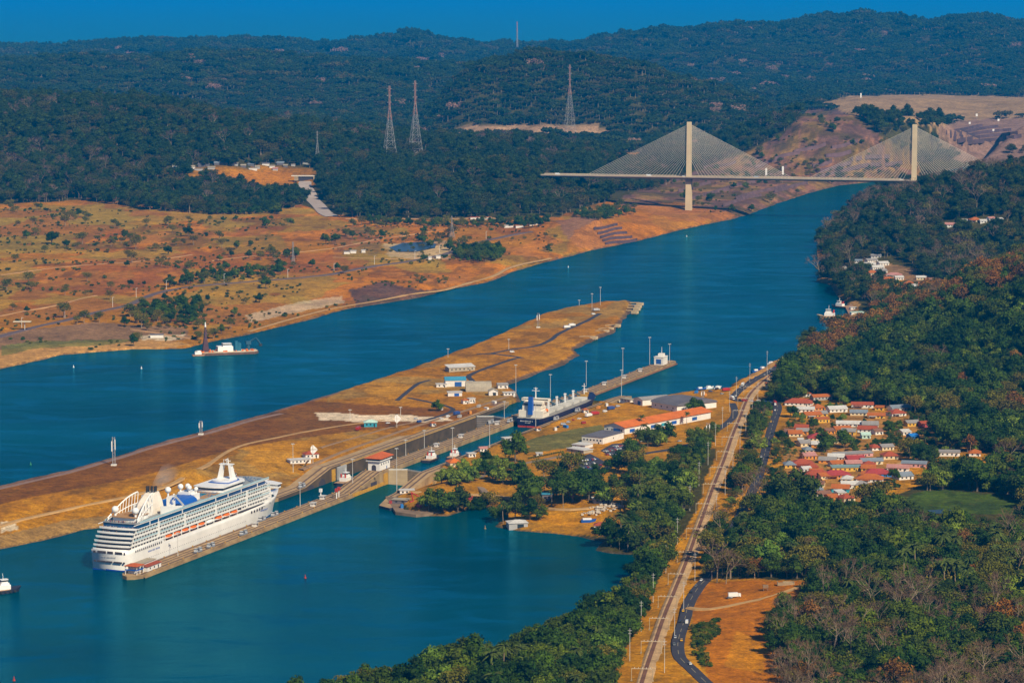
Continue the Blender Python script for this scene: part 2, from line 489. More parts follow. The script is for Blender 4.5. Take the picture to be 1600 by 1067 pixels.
# island and dyke
isl = (v_g < 20) & (v_g > -330) & (dH_g > -8) & (GY < 4400) & (dL_g > -5)
isl &= ~((v_g > -52) & (u_g < 330))
paint(isl, C_GRASS)
paint(isl & (n_a > 0.55), (0.30, 0.18, 0.04), 0.7)
paint(isl & (n_b < 0.43), (0.46, 0.20, 0.004), 0.7)
n_c = fbm(GX / 14, GY / 30, 77)
paint(isl & (n_c > 0.62), (0.20, 0.085, 0.004), 0.55)
w_ = np.clip(dL_g / np.maximum(dL_g + np.maximum(dH_g, 0), 1), 0, 1)
dyke = isl & (u_g < 830) & (w_ > 0.60) & (dH_g > 14)
paint(dyke, C_BROWN, 0.85)
paint(isl & (dH_g < 16) & (u_g < 900), (0.17, 0.10, 0.075), 0.9)
paint(isl & (dH_g < 5), (0.10, 0.065, 0.05), 0.8)
paint(isl & (dL_g < 26) & (dL_g > 0) & (u_g < 330), (0.30, 0.19, 0.07), 0.7)
pp([(488, 645), (530, 646), (600, 648), (690, 650), (705, 656), (620, 660), (560, 660), (500, 655)], (0.70, 0.55, 0.38), 0.95)
pp([(0, 815), (22, 816), (28, 826), (0, 832)], C_PALE, 0.9)
pp([(640, 548), (690, 545), (700, 565), (640, 580), (560, 600), (570, 590)], C_BROWN, 0.3)
# east bank
east = (v_g > 20) & (dH_g > 0) & (dL_g > 0) & (GY < 4200)
e_grass = [(640, 800), (610, 760), (680, 722), (760, 690), (850, 650), (960, 620), (1110, 610), (1150, 596), (1210, 562), (1255, 548), (1240, 580), (1215, 610), (1180, 640),
           (1210, 640), (1235, 620), (1300, 625), (1380, 630), (1440, 650), (1480, 700), (1600, 690), (1600, 730), (1500, 740), (1440, 760), (1370, 780), (1330, 800), (1250, 792), (1190, 790), (1150, 810), (1110, 850),
           (1090, 900), (1130, 905), (1275, 905), (1250, 950), (1215, 1000), (1225, 1100), (940, 1100), (1010, 940), (1060, 850), (1090, 790), (1120, 700), (1060, 700), (1000, 750), (985, 800), (990, 840), (780, 830)]
paint(east & inpoly(wx, wy, e_grass), (0.42, 0.172, 0.001))
E_ = east & inpoly(wx, wy, e_grass)
paint(E_ & (n_b > 0.55), (0.33, 0.155, 0.006), 0.55)
paint(E_ & (n_b < 0.42), (0.52, 0.23, 0.004), 0.7)
paint(E_ & (n_c > 0.62), (0.22, 0.11, 0.006), 0.5)
pp([(820, 690), (880, 672), (940, 665), (960, 680), (900, 700), (830, 705)], (0.10, 0.13, 0.04), 0.8)
pp([(1100, 910), (1275, 905), (1255, 945), (1190, 960), (1220, 1000), (1225, 1100), (1120, 1100), (1090, 1010), (1085, 950)], (0.38, 0.115, 0.0), 0.9)
pp([(1150, 985), (1200, 1010), (1190, 1050), (1130, 1040)], (0.46, 0.18, 0.002), 0.8)
pp([(1082, 975), (1120, 970), (1125, 985), (1100, 1010), (1110, 1040), (1095, 1040), (1080, 1000)], C_GREEN, 0.35)
pp([(1220, 690), (1330, 640), (1440, 650), (1480, 700), (1400, 740), (1340, 790), (1250, 785), (1225, 750)], (0.34, 0.17, 0.05), 0.6)
pp([(1395, 790), (1430, 770), (1480, 765), (1560, 775), (1600, 790), (1600, 805), (1500, 800), (1430, 800)], (0.055, 0.090, 0.006), 0.95)
paint(inpoly(wx, wy, [(1395, 790), (1430, 770), (1480, 765), (1560, 775), (1600, 790), (1600, 805), (1500, 800), (1430, 800)]) & (n_c > 0.52), (0.035, 0.06, 0.008), 0.8)
pp([(1250, 560), (1290, 562), (1280, 575), (1255, 572)], (0.26, 0.20, 0.03), 0.9)
paint((v_g > 20) & (GY > 3300) & (GY < 4300) & (dH_g > 0) & (dH_g < 12), C_SAND, 0.8)
pp([(1275, 375), (1320, 365), (1310, 395), (1290, 408), (1265, 400)], C_ORANGE, 0.7)
pp([(1345, 405), (1430, 420), (1440, 440), (1340, 430)], (0.34, 0.18, 0.08), 0.7)
pp([(1140, 612), (1175, 585), (1215, 562), (1250, 552), (1240, 566), (1190, 592), (1155, 615)], C_SAND, 0.7)
LC[(GY > 17500)] = (0.005, 0.16, 0.30)      # flat land beyond the hills, haze and sky blue painted into its colour
# wet edge
paint((np.minimum(dH_g, dL_g) < 2.0), (0.09, 0.065, 0.04), 0.7)

def grid_mesh(name, X, Y, Z):
    nr, nc = X.shape
    me = bpy.data.meshes.new(name)
    co = np.stack([X, Y, Z], -1).reshape(-1, 3)
    idx = np.arange(nr * nc).reshape(nr, nc)
    q = np.stack([idx[:-1, :-1], idx[:-1, 1:], idx[1:, 1:], idx[1:, :-1]], -1).reshape(-1, 4)
    me.vertices.add(len(co)); me.vertices.foreach_set('co', co.ravel())
    me.loops.add(q.size); me.loops.foreach_set('vertex_index', q.ravel().astype(np.int32))
    me.polygons.add(len(q))
    me.polygons.foreach_set('loop_start', np.arange(0, q.size, 4, dtype=np.int32))
    me.polygons.foreach_set('use_smooth', np.ones(len(q), bool))
    me.update(calc_edges=True)
    return me
gme = grid_mesh('ground', GX, GY, GZ)
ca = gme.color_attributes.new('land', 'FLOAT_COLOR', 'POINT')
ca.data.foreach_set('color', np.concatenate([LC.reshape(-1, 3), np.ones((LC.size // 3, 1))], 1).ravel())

def ground_material():
    m = bpy.data.materials.new('ground_soil')
    m.use_nodes = True
    nt = m.node_tree; L = nt.links.new
    b = nt.nodes['Principled BSDF']
    b.inputs['Roughness'].default_value = 0.95
    b.inputs['Specular IOR Level'].default_value = 0.1
    at = nt.nodes.new('ShaderNodeAttribute'); at.attribute_name = 'land'
    geo = nt.nodes.new('ShaderNodeNewGeometry')
    def noise(s, d=5, r=0.6):
        n = nt.nodes.new('ShaderNodeTexNoise'); n.inputs['Scale'].default_value = s; n.inputs['Detail'].default_value = d
        n.inputs['Roughness'].default_value = r
        L(geo.outputs['Position'], n.inputs['Vector']); return n.outputs['Fac']
    def mr(x, a, bb, c, d):
        q = nt.nodes.new('ShaderNodeMapRange'); L(x, q.inputs['Value'])
        for k, w in zip(('From Min', 'From Max', 'To Min', 'To Max'), (a, bb, c, d)): q.inputs[k].default_value = w
        return q.outputs['Result']
    def mul(a, bv):
        q = nt.nodes.new('ShaderNodeMath'); q.operation = 'MULTIPLY'; L(a, q.inputs[0]); L(bv, q.inputs[1]); return q.outputs[0]
    f = mul(mul(mr(noise(0.02, 6), 0.3, 0.7, 0.68, 1.32), mr(noise(0.12, 5), 0.3, 0.7, 0.64, 1.36)), mr(noise(0.5, 3), 0.3, 0.7, 0.66, 1.34))
    mx = nt.nodes.new('ShaderNodeMix'); mx.data_type = 'RGBA'; mx.blend_type = 'MULTIPLY'
    mx.inputs['Factor'].default_value = 1
    L(at.outputs['Color'], mx.inputs['A'])
    cb = nt.nodes.new('ShaderNodeCombineColor')
    for k in range(3): L(f, cb.inputs[k])
    L(cb.outputs[0], mx.inputs['B'])
    # tufts and scrub: sparse darker green-brown flecks
    fl = mr(noise(0.16, 6, 0.75), 0.57, 0.66, 0, 0.65)
    m2 = nt.nodes.new('ShaderNodeMix'); m2.data_type = 'RGBA'
    L(fl, m2.inputs['Factor']); L(mx.outputs['Result'], m2.inputs['A']); m2.inputs['B'].default_value = (0.10, 0.075, 0.02, 1)
    L(m2.outputs['Result'], b.inputs['Base Color'])
    bp = nt.nodes.new('ShaderNodeBump'); bp.inputs['Strength'].default_value = 0.6; bp.inputs['Distance'].default_value = 1.2
    L(noise(0.35, 6, 0.7), bp.inputs['Height']); L(bp.outputs[0], b.inputs['Normal'])
    return m
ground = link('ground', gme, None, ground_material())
tag(ground, kind='structure')

# ---------------------------------------------------------------- water
def water_material(name, deep):
    m = bpy.data.materials.new(name)
    m.use_nodes = True
    nt = m.node_tree; L = nt.links.new
    nt.nodes.remove(nt.nodes['Principled BSDF'])
    b = nt.nodes.new('ShaderNodeBsdfDiffuse')
    gl = nt.nodes.new('ShaderNodeBsdfGlossy'); gl.inputs['Color'].default_value = (0.11, 0.60, 0.80, 1); gl.inputs['Roughness'].default_value = 0.11
    fr = nt.nodes.new('ShaderNodeFresnel'); fr.inputs['IOR'].default_value = 1.25
    ms = nt.nodes.new('ShaderNodeMixShader')
    L(fr.outputs[0], ms.inputs[0]); L(b.outputs[0], ms.inputs[1]); L(gl.outputs[0], ms.inputs[2])
    L(ms.outputs[0], nt.nodes['Material Output'].inputs['Surface'])
    geo = nt.nodes.new('ShaderNodeNewGeometry')
    mp = nt.nodes.new('ShaderNodeMapping'); mp.inputs['Rotation'].default_value = (0, 0, 0.5); mp.inputs['Scale'].default_value = (1, 2.2, 1)
    L(geo.outputs['Position'], mp.inputs['Vector'])
    n = nt.nodes.new('ShaderNodeTexNoise'); n.inputs['Scale'].default_value = 0.30; n.inputs['Detail'].default_value = 5; n.inputs['Roughness'].default_value = 0.62
    L(mp.outputs[0], n.inputs['Vector'])
    bp = nt.nodes.new('ShaderNodeBump'); bp.inputs['Strength'].default_value = 0.65; bp.inputs['Distance'].default_value = 0.9
    L(n.outputs['Fac'], bp.inputs['Height']); L(bp.outputs[0], gl.inputs['Normal']); L(bp.outputs[0], fr.inputs['Normal'])
    nw = nt.nodes.new('ShaderNodeTexNoise'); nw.inputs['Scale'].default_value = 0.012; nw.inputs['Detail'].default_value = 4; nw.inputs['Distortion'].default_value = 1.2
    L(mp.outputs[0], nw.inputs['Vector'])
    mw = nt.nodes.new('ShaderNodeMapRange')
    for k_, w_ in zip(('From Min', 'From Max', 'To Min', 'To Max'), (0.35, 0.65, 0.25, 1.0)): mw.inputs[k_].default_value = w_
    L(nw.outputs['Fac'], mw.inputs['Value']); L(mw.outputs['Result'], bp.inputs['Strength'])
    # silt and wind streaks: slow change of the water's own colour
    n2 = nt.nodes.new('ShaderNodeTexNoise'); n2.inputs['Scale'].default_value = 0.004; n2.inputs['Detail'].default_value = 5
    mp2 = nt.nodes.new('ShaderNodeMapping'); mp2.inputs['Scale'].default_value = (0.6, 1.6, 1)
    L(geo.outputs['Position'], mp2.inputs['Vector']); L(mp2.outputs[0], n2.inputs['Vector'])
    mx = nt.nodes.new('ShaderNodeMix'); mx.data_type = 'RGBA'
    mr = nt.nodes.new('ShaderNodeMapRange'); mr.inputs['From Min'].default_value = 0.35; mr.inputs['From Max'].default_value = 0.65
    L(n2.outputs['Fac'], mr.inputs['Value']); L(mr.outputs['Result'], mx.inputs['Factor'])
    mx.inputs['A'].default_value = (*[c * 0.72 for c in deep], 1); mx.inputs['B'].default_value = (*[c * 1.2 for c in deep], 1)
    L(mx.outputs['Result'], b.inputs['Color'])
    return m
M_WATER = water_material('canal_water', (0.0, 0.058, 0.088))
def offset_poly(poly, d):
    n = len(poly)
    a = sum(poly[i][0] * poly[(i + 1) % n][1] - poly[(i + 1) % n][0] * poly[i][1] for i in range(n))
    s = 1 if a > 0 else -1
    out = []
    for i in range(n):
        p = np.array(poly[i]); e0 = p - np.array(poly[i - 1]); e1 = np.array(poly[(i + 1) % n]) - p
        nn = np.zeros(2)
        for e in (e0, e1):
            l = np.linalg.norm(e)
            if l > 1e-6: nn += np.array([e[1], -e[0]]) / l * s
        l = np.linalg.norm(nn)
        out.append(tuple(p + nn / max(l, 1e-6) * d))
    return out
def sheet(name, poly, z, m):
    vs = [Vector((x, y, z)) for x, y in poly]
    tr = tessellate_polygon([vs])
    me = bpy.data.meshes.new(name)
    fs = []
    for t in tr:
        a, b_, c = [vs[i] for i in t]
        fs.append(tuple(t) if (b_ - a).cross(c - a).z > 0 else (t[0], t[2], t[1]))
    me.from_pydata([tuple(v) for v in vs], [], fs)
    me.update()
    o = link(name, me, None, m)
    return tag(o, kind='structure')
sheet('canal_water', offset_poly(HI, 9), Z_HI, M_WATER)
sheet('lake_water', offset_poly(LO, 9), Z_LO, M_WATER)
sheet('lock_water_east', [UV(474, -2)[:2], UV(474, 36)[:2], UV(970, 36)[:2], UV(970, -2)[:2]], Z_HI - 0.02, M_WATER)
sheet('lock_water_west', [UV(440, -54)[:2], UV(440, -16)[:2], UV(795, -16)[:2], UV(795, -54)[:2]], Z_LO - 0.02, M_WATER)
sheet('lock_water_north', [UV(808, -54)[:2], UV(808, -16)[:2], UV(895, -16)[:2], UV(895, -54)[:2]], Z_HI - 0.03, M_WATER)
# ================================================================ roads, tracks and the railway
M_ASPH = mat('asphalt', (0.045, 0.042, 0.055), 0.9, 0.15, 0.4)
M_GRAVEL = mat('gravel', (0.30, 0.20, 0.13), 0.95, 0.18, 0.5)
M_DIRT = mat('dirt_track', (0.46, 0.27, 0.10), 0.95, 0.15, 0.25)
M_CONC = mat('concrete', (0.42, 0.33, 0.20), 0.9, 0.2, 0.25, var2=(0.22, 0.15, 0.08))
M_PAINT = mat('road_paint', (0.40, 0.34, 0.20), 0.8, 0.1)
M_RAIL = mat('rail_steel', (0.16, 0.075, 0.045), 0.6, 0.1)
def resample(pts, step):
    pts = np.array(pts, float)
    # Catmull-Rom through the points
    out = []
    n = len(pts)
    for i in range(n - 1):
        p0, p1, p2, p3 = pts[max(i - 1, 0)], pts[i], pts[i + 1], pts[min(i + 2, n - 1)]
        k = max(2, int(np.linalg.norm(p2 - p1) / step))
        for j in range(k):
            t = j / k
            out.append(0.5 * ((2 * p1) + (-p0 + p2) * t + (2 * p0 - 5 * p1 + 4 * p2 - p3) * t * t + (-p0 + 3 * p1 - 3 * p2 + p3) * t ** 3))
    out.append(pts[-1])
    return np.array(out)
def path_frame(line):
    t = np.gradient(line[:, :2], axis=0)
    t /= np.linalg.norm(t, axis=1)[:, None] + 1e-9
    nrm = np.stack([t[:, 1], -t[:, 0]], 1)
    return t, nrm
def ribbon(mb, line, off0, off1, lift, mi=0):
    """strip of a path between two side offsets, laid on the ground"""
    t, n = path_frame(line)
    zs = line[:, 2]
    a = line[:, :2] + n * off0; b = line[:, :2] + n * off1
    vs = []; fs = []
    for i in range(len(line)):
        vs += [(a[i][0], a[i][1], zs[i] + lift), (b[i][0], b[i][1], zs[i] + lift)]
    for i in range(len(line) - 1):
        fs.append((2 * i, 2 * i + 1, 2 * i + 3, 2 * i + 2))
    return mb.add(vs, fs, mi)
def trace(px, step=12, half=4.0):
    pts = [G(x, y)[:2] for x, y in px]
    l = resample(pts, step)
    _, n = path_frame(np.c_[l, np.zeros(len(l))])
    z = np.max([ground_z(l[:, 0] + n[:, 0] * s, l[:, 1] + n[:, 1] * s) for s in (-half, 0, half)], axis=0)
    for _ in range(3):
        z = np.convolve(np.pad(z, 2, 'edge'), np.ones(5) / 5, 'valid') * 0.5 + np.maximum(z, np.convolve(np.pad(z, 2, 'edge'), np.ones(5) / 5, 'valid')) * 0.5
    return np.c_[l, z]
PATHS = []   # (centre line, half width kept clear of trees)
def road(name, px, w, m, lift=0.25, paint=None, thick=1.0):
    l = trace(px, half=w / 2)
    PATHS.append((l, w / 2 + 1.5))
    mb = MB()
    ribbon(mb, l, -w / 2, w / 2, lift)
    for s in (-1, 1):   # shoulder that runs down into the soil
        t, n = path_frame(l)
        e = l[:, :2] + n * s * w / 2; f = l[:, :2] + n * s * (w / 2 + 0.8)
        vs = []; fs = []
        for i in range(len(l)):
            vs += [(e[i][0], e[i][1], l[i][2] + lift), (f[i][0], f[i][1], l[i][2] - thick)]
        for i in range(len(l) - 1):
            q = (2 * i, 2 * i + 1, 2 * i + 3, 2 * i + 2)
            fs.append(q if s > 0 else q[::-1])
        mb.add(vs, fs)
    o = tag(mb.build(name, m), kind='structure')
    if paint:
        ml = MB()
        for off, dash in paint:
            if dash:
                for i in range(0, len(l) - 1, 2):
                    ribbon(ml, l[i:i + 2], off - 0.14, off + 0.14, lift + 0.03)
            else:
                ribbon(ml, l, off - 0.14, off + 0.14, lift + 0.03)
        ml.build('lane_marking', M_PAINT, o)
    return l
RD_MAIN = road('road', [(1128, 1085), (1103, 1066), (1080, 1044), (1063, 1028), (1059, 1010), (1062, 992), (1070, 968), (1076, 945), (1090, 921), (1106, 903), (1122, 880), (1135, 850), (1152, 815), (1168, 782), (1180, 758), (1190, 728), (1199, 692), (1209, 658), (1215, 640), (1213, 631), (1200, 628), (1165, 627), (1146, 624), (1152, 613), (1172, 598), (1200, 582), (1228, 566), (1252, 555)], 8.4, M_ASPH, 0.3, [(0, True)])
RD_PARK = road('car_park_lane', [(1144, 630), (1148, 641), (1144, 654), (1120, 672), (1090, 690), (1050, 702), (1010, 708), (965, 722), (930, 742), (912, 752)], 7.0, M_ASPH, 0.28)
RD_WEST = road('service_road', [(-60, 540), (0, 526), (78, 506), (140, 491), (202, 476), (243, 459), (290, 449), (345, 444), (420, 438), (501, 431), (574, 418), (642, 408), (690, 399), (721, 388), (760, 376), (800, 368), (845, 359)], 10.0, mat('worn_asphalt', (0.13, 0.09, 0.09), 0.95, 0.15, 0.2), 0.4)
road('dirt_track_causeway', [(-60, 834), (0, 822), (34, 811), (120, 792), (219, 771), (290, 741), (364, 701), (440, 682), (520, 667), (600, 656)], 4.5, M_DIRT, 0.15)
road('dirt_track_crest', [(-60, 776), (0, 763), (100, 740), (170, 720), (250, 696), (320, 678), (400, 655), (440, 646)], 6, mat('crest_gravel', (0.24, 0.15, 0.12), 0.95, 0.15, 0.3), 0.15)
road('yard_path', [(620, 626), (644, 606), (656, 598), (672, 594)], 5, M_ASPH, 0.2)
road('yard_path_south', [(636, 621), (665, 627), (692, 633), (708, 639), (696, 647), (660, 658)], 5, M_ASPH, 0.2)
road('yard_road', [(741, 597), (735, 592), (732, 588), (742, 582), (772, 571), (805, 560), (815, 559), (795, 556), (770, 553), (745, 553)], 6, M_ASPH, 0.2)
road('island_road', [(764, 553), (800, 546), (836, 541), (859, 532), (874, 521), (902, 508), (920, 500), (937, 490)], 6, M_ASPH, 0.2)
road('bank_path', [(420, 500), (470, 488), (540, 470), (600, 465)], 4, M_DIRT, 0.2) if False else None
road('shore_track', [(388, 518), (450, 500), (520, 482), (590, 470), (660, 458), (720, 445), (770, 432), (800, 418), (860, 404)], 5, M_DIRT, 0.25)
road('culvert_road', [(478, 284), (476, 292), (484, 305), (496, 320), (508, 333), (520, 339)], 26, mat('culvert_gravel', (0.42, 0.34, 0.30), 0.95, 0.12, 0.1), 0.8)
road('forest_track', [(540, 342), (620, 342), (700, 342), (780, 342), (860, 341)], 9, mat('forest_track_soil', (0.42, 0.26, 0.14), 0.95, 0.12, 0.1), 0.5)
road('pit_track', [(1075, 952), (1110, 952), (1160, 942), (1210, 930), (1260, 912)], 5, M_DIRT, 0.2)
road('village_lane', [(1275, 775), (1300, 765), (1340, 750), (1380, 735), (1410, 722)], 5, M_DIRT, 0.2)

road('bank_lane', [(668, 728), (720, 706), (780, 682), (850, 655), (910, 634), (960, 624)], 6, mat('lane_grey', (0.24, 0.17, 0.12), 0.95, 0.15, 0.3), 0.2)
road('quay_lane', [(640, 772), (700, 769), (750, 775), (790, 778), (830, 790), (870, 796), (915, 795), (960, 785)], 5, M_DIRT, 0.2)
road('hill_lane', [(760, 775), (752, 762), (745, 750), (765, 738), (800, 728), (850, 718), (900, 708), (915, 702)], 5.5, mat('lane_grey', (0.24, 0.17, 0.12)), 0.2)
road('coping_track', [(470, 735), (520, 712), (580, 690), (640, 669), (700, 650), (750, 634), (800, 618)], 5, mat('coping_gravel', (0.30, 0.18, 0.09), 0.95, 0.15, 0.3), 0.2)
road('yard_track', [(500, 700), (560, 682), (620, 665), (668, 656), (700, 646)], 3.5, mat('coping_gravel', (0.30, 0.18, 0.09)), 0.18)
for _i, _t in enumerate(([(-20, 498), (40, 486), (100, 474), (150, 462)], [(330, 408), (420, 398), (520, 388), (600, 372), (700, 358)], [(520, 402), (580, 404), (640, 404), (690, 400)], [(0, 430), (90, 418), (200, 410), (300, 398)], [(180, 512), (240, 520), (300, 530)])):
    road('savanna_track', _t, 4.5, mat('savanna_soil', (0.50, 0.27, 0.11), 0.95, 0.15, 0.2), 0.3)
# railway: ballast bed, second gravelled bed, rails, sleepers
RAIL_PX = [(996, 1090), (1003, 1066), (1021, 1013), (1038, 964), (1054, 925), (1070, 885), (1083, 850), (1101, 800), (1117, 755), (1131, 720), (1145, 680), (1157, 651), (1165, 630), (1173, 615), (1188, 600), (1212, 581), (1240, 565)]
RAIL = trace(RAIL_PX, 12, 4)
PATHS.append((RAIL, 17))
mb = MB()
t, n = path_frame(RAIL)
prof = [(-4.6, -0.6), (-2.6, 0.55), (2.6, 0.55), (4.2, 0.3), (6.0, 0.3), (7.5, -0.6)]
vs = []; fs = []
for i in range(len(RAIL)):
    for off, dz in prof:
        q = RAIL[i, :2] + n[i] * off
        vs.append((q[0], q[1], RAIL[i, 2] + dz))
k = len(prof)
for i in range(len(RAIL) - 1):
    for j in range(k - 1):
        fs.append((i * k + j, i * k + j + 1, (i + 1) * k + j + 1, (i + 1) * k + j))
mb.add(vs, fs)
rail_bed = tag(mb.build('railway_bed', mat('ballast', (0.52, 0.33, 0.16), 0.95, 0.25, 0.5)), kind='structure')
mb = MB()
ribbon(mb, RAIL, -1.35, 1.35, 0.62)
mb.build('sleeper_strip', mat('sleepers', (0.20, 0.09, 0.05), 0.95, 0.25, 1.2), rail_bed)
for s in (-0.75, 0.75):
    mr_ = MB()
    l2 = RAIL.copy()
    ribbon(mr_, l2, s - 0.09, s + 0.09, 0.82)
    t_, n_ = path_frame(l2)
    for off, flip in ((s - 0.09, 1), (s + 0.09, 0)):
        vs = []; fs = []
        for i in range(len(l2)):
            q = l2[i, :2] + n_[i] * off
            vs += [(q[0], q[1], l2[i, 2] + 0.82), (q[0], q[1], l2[i, 2] + 0.62)]
        for i in range(len(l2) - 1):
            fs.append((2 * i, 2 * i + 1, 2 * i + 3, 2 * i + 2) if not flip else (2 * i + 2, 2 * i + 3, 2 * i + 1, 2 * i))
        mr_.add(vs, fs)
    mr_.build('rail', M_RAIL, rail_bed)
# ================================================================ trees
def leaf_material(name, cols, rough=0.75):
    m = bpy.data.materials.new(name)
    m.use_nodes = True
    nt = m.node_tree; L = nt.links.new
    b = nt.nodes['Principled BSDF']
    b.inputs['Roughness'].default_value = rough
    b.inputs['Specular IOR Level'].default_value = 0.15
    oi = nt.nodes.new('ShaderNodeObjectInfo')
    ge = nt.nodes.new('ShaderNodeNewGeometry')
    cr = nt.nodes.new('ShaderNodeValToRGB')
    els = cr.color_ramp.elements
    while len(els) < len(cols): els.new(0.5)
    for i, c in enumerate(cols):
        els[i].position = i / (len(cols) - 1); els[i].color = (*c, 1)
    L(oi.outputs['Random'], cr.inputs['Fac'])
    # patches within the crown
    n = nt.nodes.new('ShaderNodeTexNoise'); n.inputs['Scale'].default_value = 0.35; n.inputs['Detail'].default_value = 3
    L(ge.outputs['Position'], n.inputs['Vector'])
    ad = nt.nodes.new('ShaderNodeMath'); ad.operation = 'ADD'
    L(n.outputs['Fac'], ad.inputs[0]); L(ge.outputs['Random Per Island'], ad.inputs[1])
    mr = nt.nodes.new('ShaderNodeMapRange')
    for k, w in zip(('From Min', 'From Max', 'To Min', 'To Max'), (0.4, 1.5, 0.55, 1.6)): mr.inputs[k].default_value = w
    L(ad.outputs[0], mr.inputs['Value'])
    vm = nt.nodes.new('ShaderNodeVectorMath'); vm.operation = 'SCALE'
    L(cr.outputs['Color'], vm.inputs[0]); L(mr.outputs['Result'], vm.inputs['Scale'])
    L(vm.outputs[0], b.inputs['Base Color'])
    return m
LM_GREEN = leaf_material('leaves_green', [(0.009, 0.030, 0.001), (0.020, 0.050, 0.002), (0.046, 0.084, 0.002), (0.028, 0.047, 0.003), (0.085, 0.115, 0.003)])
LM_OLIVE = leaf_material('leaves_olive', [(0.058, 0.070, 0.005), (0.092, 0.094, 0.006), (0.13, 0.108, 0.008), (0.082, 0.066, 0.008)])
LM_FAR = leaf_material('leaves_far_dark', [(0.012, 0.028, 0.003), (0.020, 0.040, 0.004), (0.034, 0.052, 0.004), (0.016, 0.030, 0.004)])
LM_FAROL = leaf_material('leaves_far_olive', [(0.035, 0.045, 0.006), (0.055, 0.056, 0.008), (0.075, 0.060, 0.010)])
LM_FARPALE = leaf_material('leaves_far_pale', [(0.30, 0.17, 0.13), (0.22, 0.13, 0.09), (0.36, 0.22, 0.15)])
LM_BRIGHT = leaf_material('leaves_bright', [(0.08, 0.14, 0.012), (0.14, 0.18, 0.014), (0.11, 0.15, 0.012)])
LM_DRY = leaf_material('leaves_dry', [(0.17, 0.070, 0.010), (0.22, 0.085, 0.008), (0.13, 0.062, 0.012), (0.26, 0.12, 0.014)])
LM_BARE = leaf_material('bare_twigs', [(0.13, 0.080, 0.040), (0.16, 0.095, 0.050), (0.11, 0.066, 0.042), (0.24, 0.15, 0.095)])
LM_PALM = leaf_material('palm_fronds', [(0.036, 0.058, 0.008), (0.060, 0.080, 0.010), (0.045, 0.062, 0.010)])
M_BARK = mat('bark', (0.16, 0.12, 0.085), 0.95, 0.2, 1.0)
M_PALEBARK = mat('pale_bark', (0.30, 0.22, 0.14), 0.95, 0.2, 1.0)

def leaf_quads(mb, pts, nrm, size, rnd, mi=0, jit=0.8, up=0.25):
    for p, nn in zip(pts, nrm):
        d = Vector(nn) + Vector((rnd.gauss(0, jit), rnd.gauss(0, jit), rnd.gauss(0, jit) + up))
        if d.length < 1e-3: d = Vector((0, 0, 1))
        q = d.to_track_quat('Z', 'Y')
        s = size * rnd.uniform(0.6, 1.4); a = rnd.uniform(0, 6.28); ca, sa = math.cos(a), math.sin(a)
        loc = [(-s, -0.45 * s), (0.15 * s, -0.65 * s), (s, 0.05 * s), (0.1 * s, 0.7 * s)]
        vs = [tuple(Vector(p) + q @ Vector((x * ca - y * sa, x * sa + y * ca, 0.12 * s * ((i % 2) * 2 - 1)))) for i, (x, y) in enumerate(loc)]
        mb.add(vs, [(0, 1, 2, 3)], mi)
def lobes_for(rnd, R0, H0, flat, n):
    """crown lobes: centre, radius"""
    L = [((0, 0, H0), R0 * 0.62)]
    for i in range(n):
        a = 6.283 * i / n + rnd.uniform(-0.5, 0.5); r = R0 * rnd.uniform(0.42, 0.72)
        L.append(((r * math.cos(a), r * math.sin(a), H0 + R0 * flat * rnd.uniform(-0.55, 0.5)), R0 * rnd.uniform(0.30, 0.48)))
    for i in range(max(1, n // 3)):
        a = rnd.uniform(0, 6.28); r = R0 * rnd.uniform(0.1, 0.35)
        L.append(((r * math.cos(a), r * math.sin(a), H0 + R0 * flat * rnd.uniform(0.4, 0.85)), R0 * rnd.uniform(0.28, 0.4)))
    return L
def crown(mb, lobes, count, size, rnd, mi=0, flat=0.75, core=True):
    tot = sum(r * r for _, r in lobes)
    for c, r in lobes:
        k = max(6, int(count * r * r / tot))
        pts = []; nr = []
        for _ in range(k):
            d = Vector((rnd.gauss(0, 1), rnd.gauss(0, 1), rnd.gauss(0.25, 1))).normalized()
            rr = r * rnd.uniform(0.72, 1.08)
            pts.append((c[0] + d.x * rr, c[1] + d.y * rr, c[2] + d.z * rr * flat)); nr.append(d)
        leaf_quads(mb, pts, nr, size, rnd, mi)
        if core:
            mb.ball(c, r * 0.72, 6, 4, mi, flat)
def limbs(mb, lobes, th, r0, rnd, mi=0, lean=0.0):
    top = (lean, 0, th)
    mb.tube((0, 0, -1.5), (lean * 0.4, 0, th * 0.5), r0 * 1.25, r0 * 0.85, 6, mi)
    mb.tube((lean * 0.4, 0, th * 0.5), top, r0 * 0.85, r0 * 0.6, 6, mi)
    for c, r in lobes[1:7]:
        mb.tube(top, (c[0] * 0.9, c[1] * 0.9, c[2] - r * 0.2), r0 * 0.5, r0 * 0.18, 4, mi)
TREES = {}    # kind -> list of (crown mesh, trunk mesh, joined mesh)
def reg(kind, cm, tm, mats):
    """crown builder and trunk builder share the collected solids; keep both apart and joined"""
    j = MB(); j.v = list(cm.v); j.f = list(cm.f); j.m = [0] * len(cm.f)
    if tm: j.add(tm.v, tm.f, 1)
    a = cm.mesh(kind + '_crown'); a.materials.append(mats[0])
    b = None
    if tm:
        b = tm.mesh(kind + '_trunk'); b.materials.append(mats[1])
    c = j.mesh(kind + '_tree'); c.materials.append(mats[0]); c.materials.append(mats[1])
    TREES.setdefault(kind, []).append((a, b, c))
rt = random.Random(11)
for i in range(4):
    R0 = rt.uniform(5.2, 7.0); th = rt.uniform(3.2, 5.2); H0 = th + R0 * 0.55
    lb = lobes_for(rt, R0, H0, 0.7, 7)
    c = MB(); crown(c, lb, 1000, 0.46, rt); t_ = MB(); limbs(t_, lb, th, 0.42, rt)
    reg('broad', c, t_, (LM_GREEN, M_BARK))
